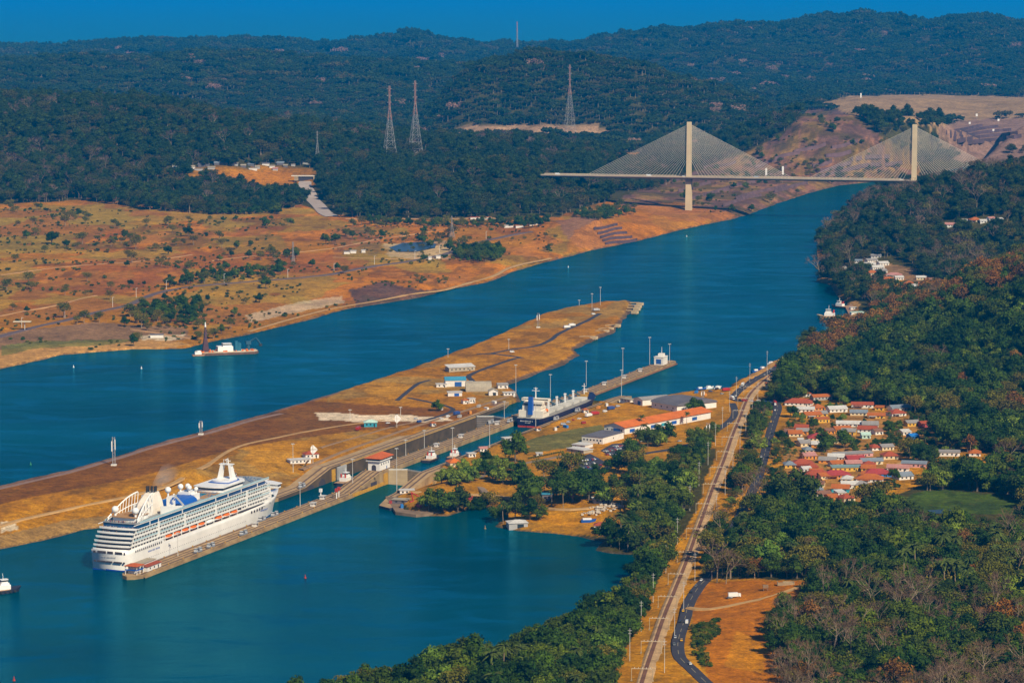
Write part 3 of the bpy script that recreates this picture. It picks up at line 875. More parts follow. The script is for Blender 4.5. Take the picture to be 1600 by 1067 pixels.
for i in range(2):
    R0 = rt.uniform(5.0, 6.5); th = rt.uniform(4, 5.5); H0 = th + R0 * 0.4
    lb = lobes_for(rt, R0, H0, 0.55, 8)
    c = MB(); crown(c, lb, 760, 0.42, rt, core=False); t_ = MB(); limbs(t_, lb, th, 0.36, rt)
    reg('olive', c, t_, (LM_OLIVE, M_PALEBARK))
for i in range(2):
    R0 = rt.uniform(5.5, 6.8); th = rt.uniform(2.6, 3.6); H0 = th + R0 * 0.5
    lb = lobes_for(rt, R0, H0, 0.6, 8)
    c = MB(); crown(c, lb, 950, 0.46, rt); t_ = MB(); limbs(t_, lb, th, 0.45, rt)
    reg('bright', c, t_, (LM_BRIGHT, M_BARK))
for i in range(2):
    R0 = rt.uniform(4.5, 6); th = rt.uniform(5, 7); H0 = th + R0 * 0.4
    lb = lobes_for(rt, R0, H0, 0.6, 7)
    c = MB(); crown(c, lb, 560, 0.43, rt, core=False); t_ = MB(); limbs(t_, lb, th, 0.35, rt)
    reg('dry', c, t_, (LM_DRY, M_PALEBARK))
def grow(mb, p, d, L, r, depth, rnd, tw):
    q = p + d * L
    mb.tube(p, q, r, r * 0.62, 4 if depth < 3 else 5)
    if depth == 0:
        for _ in range(4):
            dd = (d + Vector((rnd.gauss(0, .6), rnd.gauss(0, .6), rnd.gauss(0.15, .5)))).normalized()
            tw.append((q, q + dd * L * rnd.uniform(0.6, 1.1), max(r * 0.6, 0.075)))
        return
    for k in range(3 if depth > 1 else 3):
        dd = (d + Vector((rnd.gauss(0, .55), rnd.gauss(0, .55), rnd.gauss(0.12, .3)))).normalized()
        grow(mb, q, dd, L * rnd.uniform(0.62, 0.82), r * 0.58, depth - 1, rnd, tw)
for i in range(3):
    t_ = MB(); tw = []
    grow(t_, Vector((0, 0, -1)), Vector((rt.gauss(0, .08), rt.gauss(0, .08), 1)).normalized(), rt.uniform(6, 8), 0.34, 3, rt, tw)
    c = MB()
    for a, b_, r in tw:
        c.tube(a, b_, r, r * 0.5, 3)
        m_ = (a + b_) / 2
        for _ in range(1):
            e = m_ + Vector((rt.gauss(0, .9), rt.gauss(0, .9), rt.gauss(.4, .7)))
            c.tube(m_, e, r * 0.8, r * 0.4, 3)
    reg('bare', c, t_, (LM_BARE, M_PALEBARK))
for i in range(2):
    hh = rt.uniform(11, 14); c = MB(); t_ = MB()
    pr = Vector((0, 0, -1)); 
    for k in range(5):
        q = Vector((0.25 * math.sin(k * 0.5), 0.1 * k, -1 + (hh + 1) * (k + 1) / 5)); t_.tube(pr, q, 0.30 - 0.025 * k, 0.27 - 0.025 * k, 6); pr = q
    for k in range(22):
        a = 6.283 * k / 22 + rt.uniform(-.2, .2); el = rt.uniform(-0.3, 1.15); Lf = rt.uniform(3.6, 4.8)
        prev = None
        for s in range(6):
            f = s / 5
            x = Lf * f * math.cos(el * (1 - 0.3 * f)); z = Lf * f * math.sin(el) - 2.6 * f * f
            cpt = pr + Vector((x * math.cos(a), x * math.sin(a), z))
            w = 0.5 * math.sin(math.pi * min(0.96, 0.12 + 0.85 * f)) + 0.08
            sd = Vector((-math.sin(a), math.cos(a), 0)) * w
            cur = (cpt + sd - Vector((0, 0, w * 0.6)), cpt, cpt - sd - Vector((0, 0, w * 0.6)))
            if prev:
                c.add([prev[0], prev[1], cur[1], cur[0]], [(0, 1, 2, 3)])
                c.add([prev[1], prev[2], cur[2], cur[1]], [(0, 1, 2, 3)])
            prev = cur
    reg('palm', c, t_, (LM_PALM, M_PALEBARK))
for i in range(2):
    lb = [((rt.uniform(-1.2, 1.2), rt.uniform(-1.2, 1.2), rt.uniform(0.7, 1.5)), rt.uniform(0.9, 1.6)) for _ in range(4)]
    c = MB(); crown(c, lb, 120, 0.42, rt); t_ = MB(); t_.tube((0, 0, -0.6), (0, 0, 1.2), 0.15, 0.08, 4)
    reg('shrub', c, t_, (LM_OLIVE if i else LM_GREEN, M_BARK))
# far woods: groves of crowns
for kind, lm, nn in (('grove', LM_FAR, 3), ('grove_olive', LM_FAROL, 2), ('grove_bare', LM_FARPALE, 2)):
    for i in range(nn):
        c = MB(); t_ = MB()
        for k in range(7):
            a = 6.283 * k / 6; r = 0 if k == 6 else rt.uniform(8, 11)
            R0 = rt.uniform(4.5, 7); H0 = rt.uniform(5, 10); ox, oy = r * math.cos(a), r * math.sin(a)
            lb = [((x + ox, y + oy, z), q) for (x, y, z), q in lobes_for(rt, R0, H0, 0.6, 4)]
            crown(c, lb, 90 if kind != 'grove_bare' else 70, 1.15 if kind != 'grove_bare' else 0.8, rt, core=(kind != 'grove_bare'))
            t_.tube((ox, oy, -4), (ox, oy, H0), 0.4, 0.3, 4)
        reg(kind, c, t_, (lm, M_PALEBARK))

M_FARBARE = leaf_material('twigs_far', [(0.13, 0.07, 0.055), (0.17, 0.095, 0.075), (0.10, 0.058, 0.05), (0.26, 0.16, 0.13)])
for src, dst, lm in (('broad', 'fbroad', LM_FAR), ('olive', 'folive', LM_FAROL), ('bare', 'fbare', M_FARBARE)):
    for a, b_, c in TREES[src]:
        c2 = c.copy(); c2.materials[0] = lm
        TREES.setdefault(dst, []).append((None, None, c2))

# ---------------------------------------------------------------- where the woods stand
CLEAR = [  # photo areas kept open
    [(1390, 792), (1430, 770), (1480, 764), (1560, 774), (1600, 790), (1600, 835), (1500, 842), (1430, 830)],
    [(240, 268), (330, 262), (470, 260), (500, 268), (500, 288), (460, 300), (430, 306), (370, 290), (300, 278)],
    [(690, 205), (740, 196), (850, 194), (930, 198), (965, 207), (900, 212), (760, 210)],
    [(1090, 262), (1160, 240), (1230, 205), (1260, 172), (1330, 174), (1360, 200), (1400, 230), (1450, 262), (1440, 280), (1330, 290), (1250, 306), (1160, 342), (1080, 345), (1030, 330), (1040, 290)],
    [(1280, 162), (1330, 150), (1450, 148), (1600, 152), (1800, 150), (1800, 180), (1600, 182), (1500, 190), (1420, 188), (1330, 180)],
    [(1440, 205), (1520, 188), (1600, 185), (1800, 185), (1800, 235), (1600, 236), (1500, 250)],
    [(462, 280), (494, 280), (500, 300), (528, 338), (500, 338), (470, 305)],
    [(960, 240), (1000, 238), (1010, 250), (960, 262)],
    [(960, 300), (1060, 296), (1070, 330), (1000, 330), (950, 316)],
    [(1250, 560), (1290, 562), (1280, 575), (1255, 572)],
    [(1345, 408), (1400, 402), (1430, 418), (1440, 436), (1400, 446), (1340, 430)],
    [(1470, 350), (1500, 342), (1540, 338), (1540, 350), (1480, 358)],
]
WOODS = [
    # (name, polygon in the photo, y-range metres, spacing, mix, size)
    ('right', [(1095, 905), (1100, 880), (1118, 842), (1145, 812), (1170, 800), (1195, 790), (1240, 814), (1330, 822), (1392, 800), (1470, 752), (1600, 735), (1980, 700), (1980, 1180), (1228, 1130), (1212, 1060), (1205, 1010), (1240, 965), (1275, 910), (1200, 903)],
     (1700, 3000), 8.8, {'broad': .50, 'olive': .22, 'bare': .05, 'palm': .08, 'dry': .02, 'bright': .11}, 1.22),
    ('right_dry', [(1215, 960), (1400, 950), (1600, 960), (1980, 960), (1980, 1180), (1228, 1130), (1212, 1060), (1205, 1010)],
     (1700, 2400), 8.6, {'bare': .24, 'olive': .40, 'dry': .06, 'broad': .30}, 1.12),
    ('shore', [(430, 1180), (470, 1106), (560, 1080), (640, 1066), (700, 1054), (760, 1039), (830, 1016), (880, 996), (930, 974), (984, 936), (1002, 896), (1010, 866), (955, 858), (938, 850), (985, 800), (1000, 770), (965, 752), (1000, 738), (1040, 728), (1075, 716), (1105, 680), (1135, 655), (1132, 690), (1108, 745), (1085, 800), (1066, 850), (1040, 900), (1018, 950), (985, 1000), (960, 1060), (948, 1130)],
     (1700, 3100), 8.4, {'broad': .58, 'olive': .18, 'palm': .11, 'bare': .004, 'bright': .09}, 1.18),
    ('hill', [(1180, 625), (1215, 600), (1245, 570), (1262, 540), (1300, 505), (1380, 460), (1440, 430), (1520, 380), (1600, 350), (1980, 280), (1980, 745), (1600, 715), (1480, 705), (1450, 655), (1400, 640), (1300, 630), (1245, 610), (1230, 640)],
     (2700, 4100), 10.2, {'broad': .68, 'olive': .20, 'bright': .07, 'dry': .04, 'bare': .01}, 1.4),
    ('hill_crest', [(1255, 560), (1262, 540), (1300, 505), (1380, 460), (1440, 430), (1520, 380), (1600, 350), (1980, 280), (1980, 420), (1600, 452), (1500, 492), (1400, 520), (1330, 555), (1290, 585)],
     (2900, 4100), 9.6, {'dry': .42, 'olive': .36, 'broad': .18, 'bare': .04}, 1.3),
    ('far_bank', [(1272, 398), (1280, 372), (1300, 352), (1340, 310), (1430, 265), (1530, 225), (1600, 215), (1980, 190), (1980, 420), (1600, 420), (1440, 475), (1322, 498), (1318, 470), (1295, 450), (1272, 438)],
     (3900, 6200), 12.2, {'fbroad': .50, 'folive': .22, 'bare': .14, 'olive': .14}, 1.35),
    ('village_edge', [(1215, 690), (1240, 640), (1330, 628), (1440, 640), (1500, 700), (1480, 735), (1390, 775), (1330, 806), (1240, 795), (1190, 775), (1200, 720)],
     (2300, 3300), 9.8, {'broad': .5, 'olive': .2, 'palm': .2, 'bright': .1}, 0.56),
    ('between', [(1150, 690), (1160, 660), (1200, 640), (1205, 660), (1195, 700), (1182, 745), (1165, 775), (1140, 800), (1120, 840), (1110, 830), (1130, 760)],
     (2300, 3000), 10, {'broad': .5, 'olive': .3, 'bare': .1, 'bright': .1}, 1.0),
]
PA = [(l, hw) for l, hw in PATHS]
ALLT = {}     # kind -> list of (x, y, z, scale)
BUILT = []    # circles (x, y, r) that buildings will need, filled from the photo
def keep_out(X, Y):
    ok = (sdist(X, Y, HI) > 4) & (sdist(X, Y, LO) > 2.5)
    u, v = toUV(X, Y)
    ok &= ~((u > 330) & (u < 1000) & (v > -75) & (v < 50))
    for l, hw in PA:
        x0, y0 = l[:, 0].min() - hw, l[:, 1].min() - hw; x1, y1 = l[:, 0].max() + hw, l[:, 1].max() + hw
        k = ok & (X > x0) & (X < x1) & (Y > y0) & (Y < y1)
        if k.any():
            d = segdist(X[k], Y[k], [tuple(q[:2]) for q in l[::2]], False)
            ok[k] &= d > hw
    for bx, by, br in BUILT:
        ok &= (X - bx) ** 2 + (Y - by) ** 2 > br * br
    return ok
rng = np.random.default_rng(5)
def scatter(poly, yr, sp, mix, size, clears=True, gap=0.0, seed=0):
    y0, y1 = yr
    ny = int((y1 - y0) / sp)
    xs = []; ysl = []
    for k in range(ny):
        y = y0 + k * sp
        xm = y * 0.30
        nx = int(2 * xm / sp)
        xs.append((np.arange(nx) + rng.random(nx) * 0.9) * sp - xm); ysl.append(y + (rng.random(nx)) * 0.9 * sp)
    X = np.concatenate(xs); Y = np.concatenate(ysl)
    Zg = ground_z(X, Y)
    px, py = PX(X, Y, Zg)
    ok = inpoly(px, py, poly)
    X, Y, Zg, px, py = X[ok], Y[ok], Zg[ok], px[ok], py[ok]
    ok = keep_out(X, Y)
    if clears:
        for c in CLEAR: ok &= ~inpoly(px, py, c)
    if gap > 0: ok &= fbm(X / 60, Y / 60, 91 + seed) > gap
    X, Y, Zg = X[ok], Y[ok], Zg[ok]
    # kinds gather in patches
    names = list(mix); w = np.array([mix[k] for k in names])
    field = np.stack([fbm(X / 70 + 9 * i, Y / 110, 201 + 13 * i) for i in range(len(names))], 1)
    score = np.log(w)[None] * 0.95 + field * 4.0 + rng.gumbel(size=field.shape) * 0.75
    pick = score.argmax(1)
    for i in range(len(X)):
        k = names[pick[i]]
        sz_ = size * (0.66 if k == 'fbare' else (0.85 if k in ('bare', 'palm') else 1.0)) * (0.72 if (2560 < Y[i] < 3150 and -150 < X[i] < 175) else 1.0)
        ALLT.setdefault(k, []).append((X[i], Y[i], Zg[i], sz_ * float(np.exp(rng.normal(0, 0.33)).clip(0.45, 1.9))))
# ================================================================ where houses stand (photo pixels of the wall foot: x, y, width px, roof, wall, shape)
def zx(lst, ox, oy, k):
    return [(ox + a / k, oy + b / k, c / k) + tuple(r) for a, b, c, *r in lst]
VILLAGE = zx([
    (330, 178, 130, 'red', 'white', 'h'), (300, 240, 190, 'red', 'white', 'h'), (470, 200, 140, 'orange', 'grey', 'g'), (350, 285, 120, 'white', 'white', 'g'),
    (410, 325, 120, 'orange', 'yellow', 'g'), (580, 285, 130, 'white', 'white', 'g'), (745, 255, 150, 'red', 'white', 'g'), (720, 308, 120, 'slate', 'cream', 'g'),
    (840, 328, 120, 'orange', 'yellow', 'g'), (1020, 275, 150, 'slate', 'white', 'g'), (1000, 312, 110, 'red', 'white', 'h'), (650, 385, 170, 'white', 'white', 'g'),
    (800, 392, 110, 'grey', 'white', 'g'), (775, 425, 130, 'red', 'white', 'g'), (862, 440, 60, 'brown', 'white', 'g'), (615, 425, 120, 'orange', 'orange', 'g'),
    (430, 485, 120, 'crimson', 'cream', 'h'), (530, 502, 110, 'brown', 'cream', 'g'), (640, 490, 90, 'brown', 'white', 'g'), (772, 468, 60, 'mint', 'mint', 'g'),
    (1100, 382, 90, 'grey', 'yellow', 'g'), (1185, 388, 60, 'red', 'red', 'g'), (1110, 472, 60, 'blue', 'blue', 'g'), (845, 550, 70, 'red', 'white', 'h'),
    (690, 598, 280, 'grey', 'pink', 'l'), (945, 612, 110, 'red', 'cream', 'h'), (560, 620, 110, 'white', 'white', 'g'), (500, 640, 120, 'grey', 'orange', 'g'),
    (705, 632, 120, 'crimson', 'red', 'g'), (815, 648, 150, 'slate', 'cream', 'g'), (335, 668, 150, 'red', 'orange', 'h'), (400, 690, 80, 'red', 'orange', 'h'),
    (590, 662, 120, 'orange', 'cream', 'g'), (690, 664, 110, 'pink', 'orange', 'g'), (640, 695, 210, 'teal', 'yellow', 'l'), (785, 674, 90, 'red', 'cream', 'h'),
    (430, 745, 170, 'red', 'red', 'h'), (570, 745, 190, 'crimson', 'orange', 'h'), (855, 735, 190, 'crimson', 'blue', 'h'), (990, 695, 150, 'pink', 'white', 'g'),
    (1100, 668, 170, 'slate', 'pink', 'l'), (790, 772, 180, 'orange', 'white', 'h'), (1050, 752, 110, 'slate', 'white', 'g'), (660, 815, 120, 'white', 'white', 'g'),
    (590, 842, 120, 'orange', 'teal', 'g'), (350, 840, 190, 'orange', 'orange', 'h'), (480, 875, 110, 'brown', 'white', 'g'), (655, 905, 90, 'red', 'cream', 'h'),
    (550, 898, 70, 'orange', 'orange', 'g'), (1350, 590, 140, 'grey', 'white', 'l'), (1525, 590, 80, 'orange', 'white', 'h'), (1255, 680, 80, 'red', 'white', 'h'),
    (385, 612, 90, 'pink', 'orange', 'g'), (230, 440, 60, 'brown', 'white', 'g'), (315, 500, 34, 'white', 'white', 'g'), (118, 118, 80, 'orange', 'cream', 'g'),
], 1180, 580, 4.444)
VILLAGE += [(1180, 815, 24, 'orange', 'cream', 'g'), (1196, 802, 16, 'teal', 'cream', 'g'), (1262, 738, 14, 'white', 'white', 'g')]
_rv = random.Random(14)
_vp = [(1228, 700), (1262, 705), (1330, 690), (1385, 690), (1395, 715), (1375, 745), (1345, 785), (1262, 780), (1240, 755)]
_tries = 0
while len(VILLAGE) < 84 and _tries < 3000:
    _tries += 1
    _x, _y = _rv.uniform(1225, 1430), _rv.uniform(640, 790)
    if not (bool(inpoly(np.array(_x), np.array(_y), _vp)) or (_y < 705 and 1235 < _x < 1430 and _rv.random() < 0.45)): continue
    if min(((_x - q[0]) / 12) ** 2 + ((_y - q[1]) / 5.0) ** 2 for q in VILLAGE) < 1: continue
    VILLAGE.append((_x, _y, _rv.uniform(12, 24), _rv.choice(['orange', 'orange', 'red', 'brown', 'slate', 'orange', 'grey', 'white']), _rv.choice(['orange', 'cream', 'white', 'yellow', 'cream']), _rv.choice('gghl')))
HAMLET = zx([(700, 495, 70, 'grey', 'white', 'g'), (670, 520, 90, 'white', 'white', 'g'), (735, 538, 80, 'white', 'white', 'g'), (825, 582, 90, 'pink', 'white', 'h'), (912, 632, 50, 'orange', 'red', 'h'), (900, 668, 90, 'pink', 'white', 'g'),
    (690, 572, 70, 'orange', 'cream', 'g'), (525, 545, 50, 'white', 'white', 'g'), (1170, 285, 80, 'pink', 'white', 'g'), (1315, 255, 66, 'orange', 'cream', 'h'), (1412, 245, 40, 'pink', 'white', 'g'), (1060, 612, 90, 'brown', 'cream', 'g'), (1466, 248, 26, 'white', 'white', 'g'), (720, 470, 60, 'grey', 'white', 'g'), (640, 545, 60, 'white', 'white', 'g'), (770, 515, 60, 'white', 'white', 'g'), (610, 500, 50, 'slate', 'white', 'g'), (760, 560, 60, 'grey', 'white', 'g'), (790, 610, 60, 'orange', 'cream', 'g'), (860, 600, 50, 'white', 'white', 'g'), (950, 650, 60, 'white', 'white', 'g'), (680, 600, 50, 'pink', 'cream', 'g'), (990, 600, 60, 'white', 'cream', 'g'), (1000, 640, 50, 'orange', 'white', 'g'), (590, 560, 46, 'orange', 'white', 'g'), (1240, 262, 46, 'white', 'white', 'g'), (1360, 262, 40, 'white', 'white', 'g')], 1180, 280, 3.81)
HOUSES = []
for grp, lst in (('village', VILLAGE), ('hamlet', HAMLET)):
    for x, y, w, rc, wc, sh in lst:
        p = G(x, y); s = scale_at(p)
        HOUSES.append((grp, p, w / s, rc, wc, sh, x, y))
        BUILT.append((p[0], p[1], w / s * 0.55 + 5))
        BUILT.append((p[0] - 2, p[1] - 16, w / s * 0.35 + 4))
for grp, p, w, rc, wc, sh, x, y in HOUSES:
    hw = w * scale_at(p) / 2 + 1.5; dn = 13 if grp == 'village' else 15
    CLEAR.append([(x - hw, y - 3), (x + hw, y - 3), (x + hw, y + dn), (x - hw, y + dn)])
for x0, y0, x1, y1 in ((1300, 470, 1366, 520), (1260, 395, 1292, 412), (900, 780, 975, 812), (780, 800, 985, 845)):
    CLEAR.append([(x0, y0), (x1, y0), (x1, y1), (x0, y1)])
# trees that stand alone or in small groups: kind, photo foot x, y, crown width px
LONE = [('bright', 702, 748, 26), ('bright', 725, 742, 28), ('broad', 760, 728, 24), ('bright', 792, 738, 26), ('broad', 742, 800, 22), ('broad', 845, 812, 24), ('olive', 840, 795, 22), ('broad', 882, 772, 34), ('palm', 900, 757, 18), ('palm', 850, 770, 18), ('broad', 935, 775, 30), ('broad', 960, 770, 28), ('broad', 670, 798, 34), ('broad', 692, 800, 36), ('broad', 715, 800, 42), ('broad', 752, 800, 26), ('olive', 766, 796, 30), ('bright', 690, 755, 26), ('bright', 712, 757, 34), ('bright', 735, 752, 34), ('bright', 748, 736, 26), ('broad', 757, 742, 22),
        ('bright', 786, 755, 34), ('bright', 772, 735, 28), ('broad', 805, 722, 42), ('broad', 812, 757, 34), ('broad', 825, 785, 50), ('broad', 780, 815, 26), ('broad', 805, 812, 34), ('broad', 828, 812, 34), ('palm', 786, 818, 22), ('palm', 812, 790, 20), ('broad', 770, 750, 24),
        ('olive', 850, 755, 34), ('palm', 865, 752, 20), ('palm', 878, 750, 20), ('broad', 876, 752, 30), ('olive', 893, 752, 40), ('broad', 870, 775, 34), ('broad', 895, 785, 46), ('broad', 920, 782, 46), ('palm', 880, 795, 20), ('palm', 862, 790, 18), ('broad', 905, 765, 36), ('bright', 948, 787, 34), ('olive', 972, 792, 34), ('broad', 930, 760, 34),
        ('broad', 966, 738, 36), ('olive', 990, 742, 36), ('broad', 985, 712, 26), ('broad', 1012, 698, 28), ('broad', 1025, 692, 26), ('broad', 1042, 692, 30), ('bright', 1030, 697, 28), ('palm', 1003, 672, 16), ('palm', 1006, 688, 18), ('olive', 1000, 695, 22), ('palm', 1005, 722, 18), ('broad', 1083, 646, 24), ('broad', 1092, 645, 22), ('palm', 1073, 664, 14),
        ('broad', 683, 642, 16), ('bright', 1226, 622, 22), ('olive', 1210, 625, 24), ('broad', 1246, 628, 26),
        ('bare', 1120, 910, 34), ('bare', 1134, 912, 30), ('olive', 1112, 905, 30), ('broad', 1245, 800, 66), ('broad', 1215, 790, 40), ('olive', 1350, 790, 36), ('olive', 1372, 792, 40), ('broad', 1320, 700, 30), ('broad', 1290, 705, 30), ('olive', 1420, 715, 34), ('broad', 1440, 722, 30)]
for k, x, y, w in LONE:
    p = G(x, y); BUILT.append((p[0], p[1], 5))
LOTS = [[(902, 716), (922, 709), (946, 722), (934, 736), (908, 742)], [(938, 704), (956, 694), (998, 690), (998, 704), (960, 715)]]
for nm, poly, yr, sp, mix, size in WOODS:
    if nm in ('right', 'hill'):
        keepC = list(CLEAR); CLEAR.append(WOODS[1][1] if nm == 'right' else [q[1] for q in WOODS if q[0] == 'hill_crest'][0]); scatter(poly, yr, sp, mix, size); CLEAR[:] = keepC
    else:
        scatter(poly, yr, sp, mix, size)
scatter([(1082, 976), (1120, 970), (1128, 985), (1102, 1010), (1112, 1042), (1095, 1042), (1078, 1000)], (1700, 2400), 3.6, {'shrub': 1.0}, 0.75, clears=False)
# scrub on the west bank
SAV = [(-60, 330), (120, 325), (330, 340), (520, 345), (700, 350), (860, 350), (880, 390), (700, 445), (540, 478), (330, 535), (-60, 560)]
scatter(SAV, (3500, 5600), 18, {'shrub': .8, 'olive': .14, 'broad': .06}, 1.0, gap=0.55, seed=3)
for q, n_ in (([(205, 480), (250, 468), (315, 478), (322, 505), (290, 518), (215, 500)], 13), ([(330, 425), (450, 420), (440, 436), (300, 446), (250, 450)], 17), ([(700, 390), (780, 386), (785, 408), (720, 410)], 11),
              ([(205, 325), (240, 300), (330, 296), (432, 318), (440, 335), (330, 336)], 11), ([(560, 345), (700, 350), (860, 345), (850, 356), (600, 356)], 14), ([(890, 338), (980, 322), (1000, 334), (930, 346)], 14),
              ([(700, 396), (770, 394), (780, 408), (740, 412)], 13)):
    scatter(q, (3500, 6200), n_, {'broad': .55, 'shrub': .2, 'olive': .25}, 0.85, clears=False)
scatter([(1000, 300), (1090, 262), (1160, 240), (1230, 205), (1260, 172), (1330, 174), (1360, 200), (1400, 230), (1450, 262), (1330, 290), (1250, 306), (1160, 338), (1060, 330)], (5400, 8000), 20, {'shrub': .45, 'olive': .35, 'broad': .2}, 1.0, clears=False, gap=0.55, seed=8)
# the far woods, groves that open out with distance
FARW = [(-420, -30), (1980, -30), (1980, 250), (1540, 240), (1440, 262), (1330, 280), (1100, 290), (1060, 300), (1010, 318), (940, 318), (880, 338), (640, 342), (520, 340), (480, 318), (440, 332), (330, 336), (205, 326), (140, 314), (-420, 330)]
scatter(FARW, (5200, 7200), 17.5, {'fbroad': .64, 'folive': .30, 'fbare': .06}, 1.6)
scatter([(-60, 322), (-60, 225), (60, 222), (160, 245), (235, 275), (215, 312), (140, 314)], (5200, 6600), 13, {'fbare': .7, 'folive': .2, 'fbroad': .1}, 1.15, gap=0.42, seed=6)
scatter(FARW, (7200, 9800), 27, {'grove': .72, 'grove_olive': .25, 'grove_bare': .03}, 1.05)
scatter(FARW, (9800, 13500), 42, {'grove': .78, 'grove_olive': .19, 'grove_bare': .03}, 1.45)
scatter(FARW, (13500, 17300), 60, {'grove': .82, 'grove_olive': .165, 'grove_bare': .015}, 2.0)

# ---------------------------------------------------------------- single trees and the woods they belong to
LAB = {'broad': ('broadleaf_tree', 'dark green broadleaf tree'), 'olive': ('olive_tree_dry', 'thin olive green tree'), 'bright': ('mango_tree', 'bright yellow-green round tree'),
       'dry': ('dry_tree', 'rusty brown dry-leaved tree'), 'bare': ('bare_tree', 'leafless grey-branched tree'), 'palm': ('palm_tree', 'feathery palm tree'), 'shrub': ('shrub', 'low bush')}
NAMES = {'broad': 'broadleaf_tree', 'olive': 'thin_tree', 'bright': 'round_tree', 'dry': 'rusty_tree', 'bare': 'bare_tree', 'palm': 'palm_tree', 'shrub': 'shrub'}
def single_tree(kind, x, y, z, s, label, group=None, var=None, low=0.0):
    a, b_, _ = TREES[kind][(int(abs(x * 7 + y * 3)) if var is None else var) % len(TREES[kind])]
    e = empty(NAMES[kind], (x, y, z - (0.2 if low == 0 else low * s)), (x * 1.7 + y * 0.9) % 6.28)
    e.scale = (s, s, s * (0.92 + 0.16 * ((x * 0.37 + y * 0.11) % 1)))
    tag(e, label, 'palm' if kind == 'palm' else ('bush' if kind == 'shrub' else 'tree'), group)
    o = bpy.data.objects.new('crown', a); COL.objects.link(o); o.parent = e
    o = bpy.data.objects.new('trunk', b_); COL.objects.link(o); o.parent = e
    return e
ANCH = [(330, 1062, 'at the left tip of the near shore wood'), (520, 1055, 'at the bottom of the near shore, far from the railway'), (600, 1048, 'on the near shore left of the tall palms'), (680, 1040, 'on the near shore below the open lake'), (760, 1025, 'on the near shore midway to the railway'), (840, 1010, 'on the near shore inside the bay curve'), (900, 990, 'on the shore below the second lake-side pole'), (930, 1050, 'at the bottom edge left of the railway'), (960, 960, 'beside the third lake-side pole'), (990, 915, 'at the inner corner of the bay'), (1010, 880, 'above the inner corner of the bay'), (960, 850, 'on the low point right of the spit'), (1040, 850, 'beside the railway above the bay'), (1020, 800, 'behind the rubble heaps'), (1060, 800, 'beside the railway midway up'), (1040, 750, 'between the car parks and the railway'), (1080, 720, 'beside the railway below the warehouse'), (1110, 680, 'beside the railway near the lattice mark'),
        (1130, 880, 'behind the shaded road bend'), (1180, 885, 'along the back edge of the orange clearing'), (1240, 880, 'behind the ruined walls'), (1170, 840, 'beside the hidden stretch of road'), (1230, 840, 'below the big round tree'), (1300, 850, 'below the village, left of the swamp'), (1330, 900, 'in the middle of the right wood'), (1400, 870, 'just below the swamp meadow'), (1480, 860, 'below the right end of the swamp'), (1560, 850, 'at the right edge below the swamp'), (1260, 960, 'at the right edge of the orange clearing'), (1240, 1040, 'at the bottom right of the orange clearing'), (1330, 980, 'right of the clearing, middle distance'), (1320, 1050, 'at the bottom edge right of the clearing'), (1400, 960, 'in the dry wood, middle distance'), (1420, 1050, 'at the bottom edge of the dry wood'), (1480, 990, 'in the right part of the dry wood'), (1520, 1055, 'at the bottom edge towards the right corner'), (1560, 940, 'at the right edge above the corner'), (1585, 1030, 'in the bottom right corner')]
def where(px, py):
    a = min(ANCH, key=lambda q: (q[0] - px) ** 2 + 1.5 * (q[1] - py) ** 2)[2]
    return a, 'trees of the near woods'
MAXN = {'broad': 290, 'olive': 120, 'bare': 110, 'palm': 90, 'dry': 50, 'bright': 50}
total_single = 0
for kind, mx in MAXN.items():
    lst = [q for q in ALLT.get(kind, [])]
    px = [PX(q[0], q[1], q[2]) for q in lst]
    order = sorted([i for i in range(len(lst)) if -5 < px[i][0] < 1605 and px[i][1] < 1085 and lst[i][1] < 3000], key=lambda i: lst[i][1])[:mx]
    sel = set(order)
    for i in order:
        x, y, z, s = lst[i]
        w, g = where(*px[i])
        sw = 'small' if s < 0.95 else ('tall' if s > 1.42 else ('mid-sized' if s < 1.18 else 'large'))
        single_tree(kind, x, y, z, s, sw + ' ' + LAB[kind][1] + ' ' + w, LAB[kind][1].split(' ', 1)[0] + ' ' + g)
        total_single += 1
    ALLT[kind] = [q for i, q in enumerate(lst) if i not in sel]

